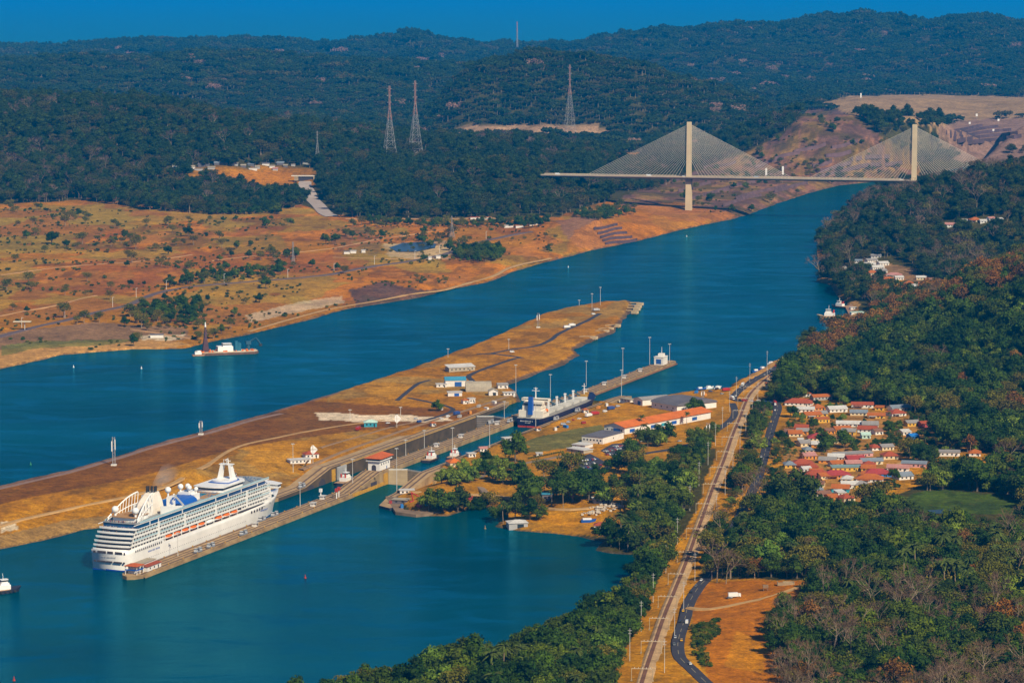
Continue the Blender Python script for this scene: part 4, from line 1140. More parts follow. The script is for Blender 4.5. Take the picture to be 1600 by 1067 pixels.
def woods_object(name, kind, lst, label):
    """one mass of trees: points that carry instances of the kind's variants"""
    A = np.array(lst)
    me = bpy.data.meshes.new(name)
    me.vertices.add(len(A)); me.vertices.foreach_set('co', A[:, :3].astype(np.float32).ravel())
    sc = me.attributes.new('size', 'FLOAT', 'POINT'); sc.data.foreach_set('value', A[:, 3].astype(np.float32))
    ro = me.attributes.new('turn', 'FLOAT', 'POINT'); ro.data.foreach_set('value', (rng.random(len(A)) * 6.283).astype(np.float32))
    ix = me.attributes.new('pick', 'INT', 'POINT'); ix.data.foreach_set('value', rng.integers(0, len(TREES[kind]), len(A)).astype(np.int32))
    me.update()
    coll = bpy.data.collections.new(kind + '_kinds')
    for i, (_, _, j) in enumerate(TREES[kind]):
        coll.objects.link(bpy.data.objects.new('%s_model_%d' % (kind, i), j))
    o = link(name, me)
    ng = bpy.data.node_groups.new(name + '_nodes', 'GeometryNodeTree')
    ng.interface.new_socket('Geometry', in_out='INPUT', socket_type='NodeSocketGeometry')
    ng.interface.new_socket('Geometry', in_out='OUTPUT', socket_type='NodeSocketGeometry')
    N = ng.nodes; L = ng.links.new
    gi = N.new('NodeGroupInput'); go = N.new('NodeGroupOutput')
    ci = N.new('GeometryNodeCollectionInfo'); ci.inputs['Collection'].default_value = coll
    ci.inputs['Separate Children'].default_value = True; ci.inputs['Reset Children'].default_value = True
    ip = N.new('GeometryNodeInstanceOnPoints'); ip.inputs['Pick Instance'].default_value = True
    def att(nm, ty):
        q = N.new('GeometryNodeInputNamedAttribute'); q.data_type = ty; q.inputs['Name'].default_value = nm; return q.outputs['Attribute']
    L(gi.outputs[0], ip.inputs['Points']); L(ci.outputs[0], ip.inputs['Instance'])
    L(att('pick', 'INT'), ip.inputs['Instance Index'])
    cx = N.new('ShaderNodeCombineXYZ'); L(att('turn', 'FLOAT'), cx.inputs['Z'])
    L(cx.outputs[0], ip.inputs['Rotation'])
    L(att('size', 'FLOAT'), ip.inputs['Scale'])
    L(ip.outputs[0], go.inputs[0])
    md = o.modifiers.new('trees', 'NODES'); md.node_group = ng
    return tag(o, label, 'woods', kind='stuff')
WL = {'fbroad': 'dark green woods on the slopes behind the west bank', 'folive': 'olive trees in the woods behind the west bank', 'fbare': 'purplish leafless trees in the woods behind the west bank', 'broad': 'green broadleaf woods covering the hills and banks', 'olive': 'thin olive green trees mixed through the woods', 'bright': 'yellow-green trees dotted through the woods',
      'dry': 'rusty dry-leaved trees on the hillside', 'bare': 'leafless grey trees mixed through the woods', 'palm': 'palms mixed through the lower woods', 'shrub': 'dark scrub dotted over the orange west bank',
      'grove': 'dark green forest on the far hills', 'grove_olive': 'olive green forest patches on the far hills', 'grove_bare': 'pale pinkish leafless forest patches on far hills'}
for kind, lst in ALLT.items():
    if lst:
        woods_object({'fbroad': 'slope_woods', 'folive': 'slope_woods_olive', 'fbare': 'slope_woods_bare', 'broad': 'woods', 'olive': 'thin_woods', 'bright': 'bright_woods', 'dry': 'rusty_woods', 'bare': 'bare_woods', 'palm': 'palm_woods', 'shrub': 'scrub', 'grove': 'far_forest', 'grove_olive': 'far_forest_olive', 'grove_bare': 'far_forest_bare'}[kind], kind, lst, WL[kind])
print('TREES', {k: len(v) for k, v in ALLT.items()}, 'single', total_single)
# ================================================================ the cruise ship
W_SHIP = mat('ship_white', (0.86, 0.84, 0.80), 0.35, 0.04, 0.3, spec=0.5)
W_CREAM = mat('ship_cream', (0.78, 0.70, 0.60), 0.6, 0.10, 0.5)
NAVY = mat('navy_paint', (0.008, 0.012, 0.055), 0.4, 0.1, 0.2)
BLUEB = mat('bright_blue', (0.012, 0.10, 0.42), 0.4, 0.08, 0.3)
GLASSD = mat('dark_ship_glass', (0.010, 0.035, 0.075), 0.12, 0.15, 0.4, spec=0.6)
GLASST = mat('teal_balcony_glass', (0.42, 0.60, 0.66), 0.2, 0.1, 0.5, spec=0.6)
TEAK = mat('teak_deck', (0.40, 0.22, 0.09), 0.8, 0.12, 0.4)
GREYD = mat('grey_deck', (0.30, 0.32, 0.33), 0.8, 0.12, 0.3)
ORANGE = mat('lifeboat_orange', (0.75, 0.16, 0.015), 0.5, 0.06)
BLACKM = mat('soot_black', (0.03, 0.028, 0.028), 0.6, 0.1)
REDP = mat('red_paint', (0.50, 0.05, 0.03), 0.5, 0.1)
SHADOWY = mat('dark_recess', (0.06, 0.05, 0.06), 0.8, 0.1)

def hull_mesh(mb, st, levels, mi=0):
    """st: (xw, hw, xd, hd, zdeck) stations; ring of points per station"""
    rings = []
    for xw, hw, xd, hd, zd in st:
        r = []
        for z in levels:
            t = max(0, z) ** 1.3 if z <= 1 else 1
            zz = z * zd if z > 0 else z * 3
            r.append((xw + (xd - xw) * t, -(hw + (hd - hw) * t), zz))
        ring = r + [(x, -y, z) for x, y, z in reversed(r)]
        rings.append(ring)
    mb.loft(rings, True, mi)
def plan(xa, xf, hb, aft=2.0, fwd=10.0, n=7, fpow=1.0):
    """deck outline: convex aft edge, rounded front"""
    pts = []
    for i in range(n + 1):
        t = -1 + 2 * i / n
        pts.append((xa - aft * (1 - t * t) + aft, -hb * t * -1 if False else hb * -t))
    # pts runs port(+) to starboard(-); then forward along starboard, round the front, back along port
    fr = []
    for i in range(n + 1):
        t = -1 + 2 * i / n
        fr.append((xf - fwd * abs(t) ** 2.2, hb * t))
    return pts + fr
def tidy(mb_list): return mb_list
SHIP_U, SHIP_V = 17.0, -38.4
ship = empty('cruise_ship', UV(SHIP_U, SHIP_V, 0.0), CANAL_ROT)
tag(ship, 'white multi-deck cruise ship with orange lifeboats entering the lock beside the long wall', 'cruise ship')
st = [(1.5, 15.3, 0, 15.6, 16.4), (12, 15.9, 12, 16, 16.4), (59, 16, 59, 16, 16.4), (60.5, 16, 60.5, 16, 13), (195, 16, 195, 16, 13), (225, 15.2, 226, 15.9, 13.6), (247, 12.6, 249, 14.6, 14.6), (264, 8.6, 268, 11.4, 15.6), (276, 4.4, 283, 6.6, 16.4), (283, 1.4, 293, 2.4, 17.0), (285, 0.15, 297, 0.4, 17.4)]
m_ = MB(); hull_mesh(m_, st, [-1, 0.0, 0.12, 0.3, 0.55, 0.8, 1.0])
hull = m_.build('hull', mat('hull_white', (0.80, 0.78, 0.74), 0.35, 0.09, 0.12, spec=0.5, scale2=0.02), ship, True)
m_ = MB(); hull_mesh(m_, [(a - (0.06 if i == 0 else 0), b + 0.06, a - (0.06 if i == 0 else 0), b + 0.06 + 0.1 * (d - b) * 0.2, 1.3) for i, (a, b, c, d, e) in enumerate(st)], [-0.3, 0, 1.0])
m_.build('waterline_band', mat('boot_blue', (0.01, 0.06, 0.35), 0.4, 0.1), hull)
# mooring openings and windows of the transom, portholes along the side
m_ = MB()
for z, items in ((7.2, [(-13, 1.2), (-7.5, 7), (0, 5), (7, 7.5), (12.8, 1.5)]), (14.6, [(-13.6, 1.2), (-8.5, 6.4), (-1, 5), (6.5, 7.5), (13, 2)])):
    for y, w in items:
        m_.box((0.55 + (0 if z < 10 else 0.3), y, z), (1.6, w, 1.0 if z < 10 else 1.9))
stuff(m_.build('stern_openings', SHADOWY, hull))
m_ = MB()
for i in range(14): m_.box((14 + i * 3.2, -15.95, 14.0), (1.6, 0.3, 1.7))
for i in range(5): m_.box((214 + i * 5.2, -16.0 + 0.10 * max(0, i - 1) ** 1.6, 11.2), (1.6, 0.9, 1.9))
stuff(m_.build('hull_windows', SHADOWY, hull))
m_ = MB()
for i in range(60):
    m_.box((20 + i * 3.1, -16.0, 5.4), (0.7, 0.16, 0.7))
stuff(m_.build('portholes', mat('porthole_grey', (0.30, 0.30, 0.32), 0.4, 0.1), hull))
def lettering(name, parent, x0, y, z, n, h, ax, m, seed):
    """a row of strokes: lettering too small to read"""
    r_ = random.Random(seed); q = MB(); x = x0
    for i in range(n):
        w = h * r_.uniform(0.5, 0.8)
        for s in range(2):
            d = (w * 0.28, 0.08, h * r_.uniform(0.7, 1)) if ax == 'x' else (0.08, w * 0.28, h * r_.uniform(0.7, 1))
            c = (x + s * w * 0.5, y, z) if ax == 'x' else (y, x + s * w * 0.5, z)
            q.box(c, d)
        c = (x + w * 0.25, y, z + h * 0.3 * r_.choice((-1, 0, 1))); d = (w * 0.6, 0.08, h * 0.2)
        if ax != 'x': c = (c[1], c[0], c[2]); d = (d[1], d[0], d[2])
        q.box(c, d)
        x += w * 1.5
        if r_.random() < 0.12: x += w
    return stuff(q.build(name, m, parent))
lettering('ship_name', hull, 34, -16.08, 10.4, 13, 1.4, 'x', BLUEB, 3)
lettering('ship_name', hull, 232, -15.2, 9.0, 13, 1.1, 'x', BLUEB, 4)
lettering('ship_name', hull, -6, -0.02, 11.2, 13, 0.9, 'y', mat('faded_letter', (0.5, 0.5, 0.52), 0.6, 0.05), 5)
# decks
LV = [13.0, 16.0, 19.0, 22.0, 25.0, 28.0, 31.0, 34.6]
AFT = [0.6, 1.2, 2.2, 3.8, 6.0, 8.6, 12.0, 17.0]
FWD = [250, 250, 256, 258, 259, 259, 252, 250]
for k in range(7):
    z0, z1 = LV[k], LV[k + 1]
    xa, xf = AFT[k], FWD[k]
    boats = k in (0, 1)
    deck = MB()
    # floor slab
    deck.prism(plan(xa, xf, 15.7 if k < 6 else 15.9, 1.6, 9), z0 - 0.45, z0 + 0.1)
    sl = deck.build('deck', W_SHIP, ship)
    wall = MB()
    ins = 2.0
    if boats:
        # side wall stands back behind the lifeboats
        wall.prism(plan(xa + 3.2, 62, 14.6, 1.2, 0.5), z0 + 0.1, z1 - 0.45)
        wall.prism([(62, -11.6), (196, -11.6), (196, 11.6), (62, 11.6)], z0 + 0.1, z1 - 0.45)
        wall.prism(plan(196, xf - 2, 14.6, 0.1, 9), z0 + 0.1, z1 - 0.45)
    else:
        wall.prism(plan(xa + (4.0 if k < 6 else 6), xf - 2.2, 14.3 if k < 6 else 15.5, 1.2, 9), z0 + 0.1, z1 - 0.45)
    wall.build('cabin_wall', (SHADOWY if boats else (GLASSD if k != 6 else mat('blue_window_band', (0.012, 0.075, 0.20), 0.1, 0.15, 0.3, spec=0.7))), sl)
    # parapet round the stern
    par = MB()
    pl = plan(xa, 40, 15.75, 1.6, 0)[:8]
    for i in range(7):
        a, b_ = pl[i], pl[i + 1]
        c = ((a[0] + b_[0]) / 2, (a[1] + b_[1]) / 2, z0 + 0.65)
        par.box(c, (math.hypot(b_[0] - a[0], b_[1] - a[1]) + 0.1, 0.2, 1.15), math.atan2(b_[1] - a[1], b_[0] - a[0]))
    par.build('stern_rail', W_SHIP, sl)
    rail = MB(); div = MB()
    if k >= 1 and k < 6:
        x0 = xa + 8; x1 = xf - 9
        segs = [(x0, 60), (198, x1)] if k == 1 else [(x0, x1)]
        for s in (-1, 1):
            for a, b_ in segs:
                rail.box(((a + b_) / 2, s * 15.62, z0 + 0.62), (b_ - a, 0.14, 1.05))
                n_ = int((b_ - a) / 4.4)
                for i in range(n_ + 1):
                    div.box((a + (b_ - a) * i / n_, s * 15.0, (z0 + z1) / 2 - 0.1), (0.16, 1.2, z1 - z0 - 0.6))
        stuff(rail.build('balcony_rail', W_SHIP if k in (1, 2, 4) else GLASST, sl))
        stuff(div.build('balcony_divider', W_SHIP, sl))
    if k == 6:
        for s in (-1, 1):
            div.box((130, s * 15.75, z0 + 3.35), (236, 0.4, 0.5))
            for x in (38, 52, 92, 150, 172, 196, 226): div.box((x, s * 15.7, z0 + 1.7), (0.9, 0.35, 3.0))
        stuff(div.build('window_post', W_SHIP, sl))
# vertical white fins that break the balcony rows
m_ = MB()
for s in (-1, 1):
    for x, za, zb in ((52, 19, 31), (96, 19, 30), (150, 19, 28), (206, 16, 31)):
        m_.box((x, s * 15.75, (za + zb) / 2), (2.6, 0.7, zb - za))
stuff(m_.build('side_fins', W_SHIP, ship))
# roof deck
m_ = MB(); m_.prism(plan(AFT[7], 251, 15.9, 1.6, 9), 34.55, 35.0)
roof = m_.build('sun_deck', GREYD, ship)
m_ = MB()
for s in (-1, 1): m_.box((135, s * 15.6, 35.6), (226, 0.15, 1.2))
stuff(m_.build('sun_deck_rail', GLASST, roof))
# navigation bridge with wings
m_ = MB()
m_.prism([(255, -20), (262, -20), (268, -9), (270, 0), (268, 9), (262, 20), (255, 20)], 25.0, 28.3)
br = m_.build('bridge', W_SHIP, ship)
m_ = MB(); m_.prism([(255.5, -20.2), (262.2, -20.2), (268.4, -9), (270.4, 0), (268.4, 9), (262.2, 20.2), (255.5, 20.2)], 26.4, 27.5)
m_.build('bridge_windows', GLASSD, br)
m_ = MB(); m_.prism([(254, -20.8), (262.8, -20.8), (269, -9), (271, 0), (269, 9), (262.8, 20.8), (254, 20.8)], 28.3, 28.9)
m_.build('bridge_roof', W_SHIP, br)
# stepped front under the bridge and the foredeck
m_ = MB()
m_.prism(plan(238, 266, 14.0, 0, 10), 13, 19); m_.prism(plan(238, 263, 14.6, 0, 10), 19, 25)
m_.build('front_house', W_SHIP, ship)
m_ = MB()
m_.prism([(262, -11), (276, -7.5), (288, -3.2), (288, 3.2), (276, 7.5), (262, 11)], 15.2, 15.9)
fd = m_.build('foredeck', mat('green_deck', (0.14, 0.22, 0.20), 0.8, 0.1), ship)
m_ = MB(); m_.tube((282, 0, 15.8), (282, 0, 24), 0.35, 0.2); m_.box((272, 0, 16.6), (4, 3, 1.6)); m_.box((278, 3, 16.4), (1.6, 1.6, 1.2)); m_.box((278, -3, 16.4), (1.6, 1.6, 1.2))
stuff(m_.build('winches', W_SHIP, fd))
# lifeboats
def lifeboat(x, s, tender=False):
    m_ = MB(); L_, b_ = (11.5, 2.1)
    hullr = []
    for t in np.linspace(-1, 1, 7):
        hw = b_ * (1 - abs(t) ** 3 * 0.75); z0 = -1.4 + 0.5 * abs(t) ** 2
        hullr.append([(x + t * L_ / 2, s * 14.2 - hw, 0 + 16), (x + t * L_ / 2, s * 14.2 - hw * 0.6, z0 + 16), (x + t * L_ / 2, s * 14.2 + hw * 0.6, z0 + 16), (x + t * L_ / 2, s * 14.2 + hw, 16)])
    m_.loft(hullr, True)
    lb = m_.build('lifeboat', ORANGE if not tender else W_SHIP, ship)
    m_ = MB(); rr = []
    for t in np.linspace(-0.92, 0.92, 6):
        hw = b_ * 0.92 * (1 - abs(t) ** 3 * 0.7); h = 1.75 * (1 - 0.4 * t * t)
        rr.append([(x + t * L_ / 2, s * 14.2 - hw, 16.02), (x + t * L_ / 2, s * 14.2 - hw * 0.7, 16 + h * 0.8), (x + t * L_ / 2, s * 14.2, 16 + h), (x + t * L_ / 2, s * 14.2 + hw * 0.7, 16 + h * 0.8), (x + t * L_ / 2, s * 14.2 + hw, 16.02)])
    m_.loft(rr, True)
    m_.build('canopy', ORANGE if not tender else W_SHIP, lb)
    m_ = MB(); m_.box((x, s * 14.2, 15.75), (L_ * 0.96, b_ * 2.06, 0.35)); m_.build('gunwale', W_SHIP, lb)
for s in (-1, 1):
    for x in (70, 84, 98, 112, 126, 157, 171, 185): lifeboat(x, s)
    lifeboat(141, s, True)
m_ = MB()
for s in (-1, 1):
    for x in np.arange(63, 196, 14.0):
        m_.box((x, s * 15.2, 15.9), (0.5, 0.7, 5.9))
    m_.box((129, s * 15.85, 13.35), (136, 0.25, 0.7))
stuff(m_.build('davits', W_SHIP, ship))
# aft funnel, its lattice wings, radomes
m_ = MB()
rr = []
for z, xa, xf, hb in ((35, 50, 79, 7.4), (39, 51, 78.5, 7.0), (43, 53, 78, 6.4), (46, 56, 77.5, 5.6), (49, 60, 77, 4.8), (51, 64, 76.5, 4.2)):
    rr.append([(xa, -hb * 0.55, z), (xa + 4, -hb, z), (xf - 2, -hb, z), (xf, -hb * 0.7, z), (xf, hb * 0.7, z), (xf - 2, hb, z), (xa + 4, hb, z), (xa, hb * 0.55, z)])
m_.loft(rr, True)
fun = m_.build('funnel', W_CREAM, ship)
m_ = MB()
for i, (x, y) in enumerate(((66, -2.4), (66, 2.4), (69.5, -2.6), (69.5, 2.6), (73, -2.2), (73, 2.2), (77, 0))):
    m_.tube((x, y, 50), (x + 0.8, y, 56.5 - 0.3 * i), 0.8, 0.75, 8)
stuff(m_.build('exhaust_pipe', BLACKM, fun))
for s in (-1, 1):   # curved ribbed wings aft of the funnel
    m_ = MB()
    for j in range(11):
        t = j / 10; x = 22 + 36 * t; zt = 37 + 15.5 * math.sin(t * 1.45)
        m_.beam((x, s * (13.6 - 6.5 * t), 35), (x + 1.5, s * (12.8 - 6.5 * t), zt), 0.5)
    prev = None
    for j in range(17):
        t = j / 16; p = (22 + 37 * t, s * (13.2 - 6.6 * t), 37 + 15.5 * math.sin(t * 1.45))
        if prev: m_.beam(prev, p, 0.9)
        prev = p
    prev = None
    for j in range(13):
        t = j / 12; p = (22 + 37 * t, s * (13.4 - 6.6 * t), 35.6 + 8.0 * math.sin(t * 1.45))
        if prev: m_.beam(prev, p, 0.6)
        prev = p
    m_.build('funnel_wing', W_SHIP, fun)
m_ = MB()
for s in (-1, 1):
    m_.prism([(62, s * 12.0), (98, s * 12.0), (98, s * 12.9), (62, s * 12.9)], 35, [41.5, 36.2, 36.2, 41.5] if s > 0 else [41.5, 36.2, 36.2, 41.5])
    m_.beam((84, s * 12.4, 47.5), (100, s * 12.6, 36), 1.3)
    m_.prism([(76, s * 10), (86, s * 10), (86, s * 12.6), (76, s * 12.6)], 35, 46.5)
stuff(m_.build('side_screen', W_SHIP, fun))
# blue wave figure on the screen
m_ = MB()
for s in (-1, 1):
    for (x, z, w, h, sh) in ((78.5, 41.5, 4.5, 1.0, 0.8), (78.0, 42.6, 4.0, 0.9, 1.2), (79.5, 43.8, 5.2, 1.0, 1.4), (82.0, 44.9, 4.8, 1.1, 0.9), (81, 40.4, 3.4, 1.0, -0.8), (84.2, 43.2, 2.2, 1.6, 0.5)):
        y = s * 12.72
        m_.add([(x - w / 2, y, z - h / 2), (x + w / 2, y, z - h / 2 + 0.2), (x + w / 2 + sh, y, z + h / 2), (x - w / 2 + sh, y, z + h / 2 + 0.1)], [(0, 1, 2, 3)])
stuff(m_.build('emblem', BLUEB, fun))
def radome(x, y, z, r, h):
    m_ = MB(); m_.ball((x, y, z), r, 12, 8); o = m_.build('radome', W_SHIP, ship, True)
    m_ = MB(); m_.tube((x, y, z - h), (x, y, z - r * 0.7), r * 0.35, r * 0.3, 8); m_.build('pedestal', W_SHIP, o)
for a in ((27, 9, 43.5, 2.9, 8.5), (27, -9, 43.5, 2.9, 8.5), (101, 2, 47.5, 2.6, 7), (126, 4, 46, 2.4, 6), (126, -4, 45.6, 2.2, 6), (131, 0, 46, 2.2, 6), (134, -6, 43.5, 1.8, 6)):
    radome(*a)
m_ = MB(); m_.prism(plan(24, 46, 10, 1, 1), 35, 38.2); ap = m_.build('aft_house', W_SHIP, ship)
m_ = MB(); m_.prism(plan(22, 47, 10.8, 1, 1), 38.2, 38.6); m_.box((36, 0, 39.4), (9, 7, 1.6)); m_.build('aft_house_deck', TEAK, ap)
# pool roof, midship houses
m_ = MB()
rr = []
for x in (96, 97.5, 127, 128.5):
    h = 0.85 if x in (96, 128.5) else 1
    rr.append([(x, 11 * h * math.cos(a), 35 + 5.2 * h * math.sin(a)) for a in np.linspace(0, math.pi, 9)])
m_.loft(rr, True)
m_.build('pool_roof', BLUEB, ship, False)
m_ = MB(); m_.box((132, 0, 37.5), (9, 16, 5)); m_.box((130, 0, 41), (13, 10, 2)); m_.build('midship_house', W_SHIP, ship)
m_ = MB(); m_.box((152, 0, 35.15), (28, 22, 0.3)); pd = m_.build('pool_deck', TEAK, ship)
m_ = MB(); m_.box((152, 0, 35.35), (12, 8, 0.2)); m_.build('pool', mat('pool_blue', (0.02, 0.25, 0.40), 0.1, 0.1), pd)
m_ = MB(); rl = random.Random(8)
for i in range(130):
    x = rl.choice((rl.uniform(140, 165), rl.uniform(215, 245))); y = rl.uniform(-14.5, 14.5)
    m_.box((x, y, 35.5), (1.8, 0.6, 0.5))
stuff(m_.build('deck_chairs', mat('chair_blue', (0.15, 0.22, 0.34), 0.7, 0.2), roof))
# forward lounge and mast
m_ = MB(); m_.prism(plan(166, 216, 13.0, 3, 12), 35, 37.2); fl_ = m_.build('forward_lounge', W_SHIP, ship)
m_ = MB(); m_.prism(plan(165.4, 216.4, 13.3, 3, 12), 37.2, 38.9); m_.build('lounge_windows', GLASSD, fl_)
m_ = MB(); m_.prism(plan(164.5, 218, 14.0, 3, 12), 38.9, 39.7); m_.prism(plan(186, 210, 8.0, 2, 6), 39.7, 41.5); m_.build('lounge_roof', W_SHIP, fl_)
m_ = MB(); m_.prism(plan(183, 213, 9.5, 2, 8), 39.7, 40.1); m_.build('lounge_deck', BLUEB, fl_)
m_ = MB()
for q in (-1, 1):
    m_.loft([[(200 + a, q * 6.4 + b_, 39) for a, b_ in ((-3.2, -1.4), (3.2, -1.4), (3.2, 1.4), (-3.2, 1.4))], [(200 + a, q * 3.6 + b_, 53) for a, b_ in ((-2, -1.1), (2, -1.1), (2, 1.1), (-2, 1.1))]])
m_.box((200.5, 0, 53.4), (5, 12, 0.7))
mast = m_.build('mast', W_SHIP, ship)
m_ = MB()
for x, y in ((197, -2), (199, 2), (203, 0), (201, -1.5), (204.5, 2)):
    m_.tube((x, y, 53.6), (x, y, 57 + (x % 3) * 0.6), 0.25, 0.2)
m_.box((200, 0, 57.4), (5, 0.4, 0.5)); m_.box((203, 0, 55.8), (0.5, 5, 0.5))
stuff(m_.build('antenna', W_SHIP, mast))
m_ = MB(); rf = random.Random(2)
fc = [ORANGE, BLUEB, W_SHIP, REDP]
for i in range(9):
    m_.add([(208 + i * 1.1, -1.2, 51 - i * 1.25), (209 + i * 1.1, -1.2, 50.4 - i * 1.25), (209 + i * 1.1, -1.9, 49.8 - i * 1.25), (208 + i * 1.1, -1.7, 50.2 - i * 1.25)], [(0, 1, 2, 3)], i % 4)
stuff(m_.build('signal_flags', fc, mast))
# passengers at the stern rails
def folk(mb, x, y, z, mi, rnd):
    h = rnd.uniform(1.6, 1.85); a = rnd.uniform(0, 6.28)
    def rg(w, d, zz): return [(x + w * math.cos(a + t) * (1 if i % 2 else 0.75), y + d * math.sin(a + t), z + zz) for i, t in enumerate(np.linspace(0, 6.28, 7)[:-1])]
    mb.loft([rg(.13, .13, 0), rg(.2, .18, .45 * h), rg(.26, .2, .8 * h), rg(.08, .08, .85 * h)], True, mi)
    mb.ball((x, y, z + 0.93 * h), 0.12, 5, 4, 4)
m_ = MB(); rf = random.Random(5)
for k, nn in ((6, 46), (7, 46), (5, 14)):
    for i in range(nn):
        y = rf.uniform(-13.5, 13.5); folk(m_, AFT[k] + 1.6 * (y / 15.7) ** 2 + rf.uniform(0.6, 2.6), y, LV[k] + (0.12 if k < 7 else 0.42), rf.randrange(4), rf)
crowd = m_.build('crowd', [mat('cloth_dark', (0.05, 0.05, 0.07), 0.9, 0.1), mat('cloth_red', (0.35, 0.06, 0.05), 0.9, 0.1), mat('cloth_pale', (0.6, 0.55, 0.5), 0.9, 0.1), mat('cloth_blue', (0.06, 0.12, 0.3), 0.9, 0.1), mat('skin', (0.42, 0.25, 0.17), 0.7, 0.05)])
crowd.location = ship.location; crowd.rotation_euler = ship.rotation_euler
tag(crowd, 'passengers crowding the stern deck rails of the cruise ship', 'crowd', kind='stuff')
# exhaust drifting forward of the funnel
def smoke_puff(loc):
    m_ = MB()
    rr = []
    for i, t in enumerate(np.linspace(0, 1, 7)):
        r = 3 + 6.5 * t ** 0.8
        c = (76 + 34 * t, 5 * t, 55 + 6 * t)
        rr.append([(c[0], c[1] + r * math.cos(a), c[2] + r * math.sin(a) * 0.8) for a in np.linspace(0, 6.283, 9)[:-1]])
    m_.loft(rr, True)
    m = bpy.data.materials.new('exhaust_smoke'); m.use_nodes = True; nt = m.node_tree
    for n in list(nt.nodes):
        if n.type != 'OUTPUT_MATERIAL': nt.nodes.remove(n)
    pv = nt.nodes.new('ShaderNodeVolumePrincipled'); pv.inputs['Color'].default_value = (1.0, 0.98, 0.93, 1)
    pv.inputs['Density'].default_value = 0.014
    m.cycles.homogeneous_volume = True
    nt.links.new(pv.outputs[0], nt.nodes['Material Output'].inputs['Volume'])
    o = m_.build('smoke', m)
    o.location = loc; o.rotation_euler = (0, 0, CANAL_ROT)
    return tag(o, 'pale exhaust smoke drifting from the cruise ship funnel', 'smoke', kind='stuff')
smoke_puff(UV(SHIP_U, SHIP_V, 0))
# ================================================================ the locks
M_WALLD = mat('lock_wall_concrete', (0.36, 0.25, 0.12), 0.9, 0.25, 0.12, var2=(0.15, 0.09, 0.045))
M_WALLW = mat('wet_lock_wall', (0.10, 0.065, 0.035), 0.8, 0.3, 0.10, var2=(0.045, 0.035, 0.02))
M_TOPC = mat('lock_top_paving', (0.42, 0.28, 0.13), 0.9, 0.2, 0.15, var2=(0.27, 0.17, 0.09))
M_TRACKD = mat('tow_track', (0.14, 0.085, 0.055), 0.8, 0.15, 0.5)
M_YEL = mat('yellow_fender', (0.55, 0.30, 0.02), 0.7, 0.2, 0.3, var2=(0.35, 0.17, 0.03))
M_GATE = mat('gate_steel', (0.46, 0.36, 0.21), 0.7, 0.2, 0.15, var2=(0.30, 0.22, 0.13))
M_GATEG = mat('gate_grey', (0.42, 0.42, 0.42), 0.7, 0.15, 0.15)
M_WHITE = mat('white_wall', (0.80, 0.77, 0.72), 0.8, 0.06, 0.5)
M_REDROOF = mat('red_tile', (0.52, 0.11, 0.025), 0.8, 0.15, 0.6)
M_ORROOF = mat('orange_roof', (0.66, 0.16, 0.02), 0.8, 0.10, 0.2)
M_DARKWIN = mat('window_dark', (0.03, 0.04, 0.05), 0.2, 0.1, spec=0.5)
M_BLUED = mat('blue_door', (0.02, 0.10, 0.35), 0.6, 0.1)
M_LAMP = mat('lamp_steel', (0.55, 0.55, 0.52), 0.5, 0.1)
def lockbuild(mb, name, m, parent, z=0):
    o = mb.build(name, m, parent)
    return o
def wall_run(prof, v0, v1, zb=-8.0, mi_side=0, mi_top=1):
    """long wall in the canal frame: prof = (u, ztop); v0 < v1"""
    mb = MB()
    n = len(prof)
    vs = []
    for u, z in prof:
        vs += [(u, -v0, zb), (u, -v1, zb), (u, -v1, z), (u, -v0, z)]     # local y = -v
    fs = []; ms = []
    for i in range(n - 1):
        a, b = 4 * i, 4 * (i + 1)
        mb_f = [((a + 3, a + 2, b + 2, b + 3), mi_top), ((a + 2, a + 1, b + 1, b + 2), mi_side), ((a, a + 3, b + 3, b), mi_side)]
        for f, q in mb_f:
            fs.append(f); ms.append(q)
    e = 4 * (n - 1)
    fs += [(0, 1, 2, 3), (e + 3, e + 2, e + 1, e)]; ms += [mi_side, mi_side]
    mb.v = vs; mb.f = fs; mb.m = ms
    return mb
LOCK0 = UV(0, 0, 0)
def lock_empty(name, label, cat):
    e = empty(name, LOCK0, CANAL_ROT); return tag(e, label, cat)
def strip(mb, prof, v0, v1, lift, mi=0):
    vs = []; fs = []
    for u, z in prof: vs += [(u, -v0, z + lift), (u, -v1, z + lift)]
    for i in range(len(prof) - 1): fs.append((2 * i, 2 * i + 1, 2 * i + 3, 2 * i + 2))
    mb.add(vs, fs, mi)
CW = [(2, 2.8), (384, 3.0), (446, 13.0), (950, 13.0), (965, 12.0), (1286, 12.0)]
cw = lock_empty('lock_centre_wall', 'long concrete centre wall between the two lock lanes, carrying the control house', 'lock wall')
b = wall_run(CW, -18.3, 0).build('wall', [M_WALLD, M_TOPC], cw)
m_ = MB()   # pointed ends
m_.prism([(2, 18.3), (2, 0), (-5, 4), (-8, 9), (-5, 14.3)], -8, 2.8, 0, 1); m_.build('south_nose', [M_WALLD, M_TOPC], cw)
m_ = MB(); m_.prism([(1286, 18.3), (1286, 0), (1293, 4), (1295, 9), (1293, 14.3)], -8, 12.0, 0, 1); m_.build('north_nose', [M_WALLD, M_TOPC], cw)
for v0, v1 in ((-17.2, -15.2), (-12.0, -10.4), (-7.9, -6.3), (-3.2, -1.2)):
    m_ = MB(); strip(m_, [q for q in CW if q[0] < 1287], v0, v1, 0.06); m_.build('tow_track', M_TRACKD, cw)
m_ = MB(); m_.prism([(385, -0.05), (385, -0.6), (452, -0.6), (452, -0.05)], -2, 3.1); m_.build('fender', M_YEL, cw)
m_ = MB(); m_.prism([(452, -0.05), (452, -1.0), (460, -1.0), (460, -0.05)], -2, 10.5); m_.build('fender', M_YEL, cw)
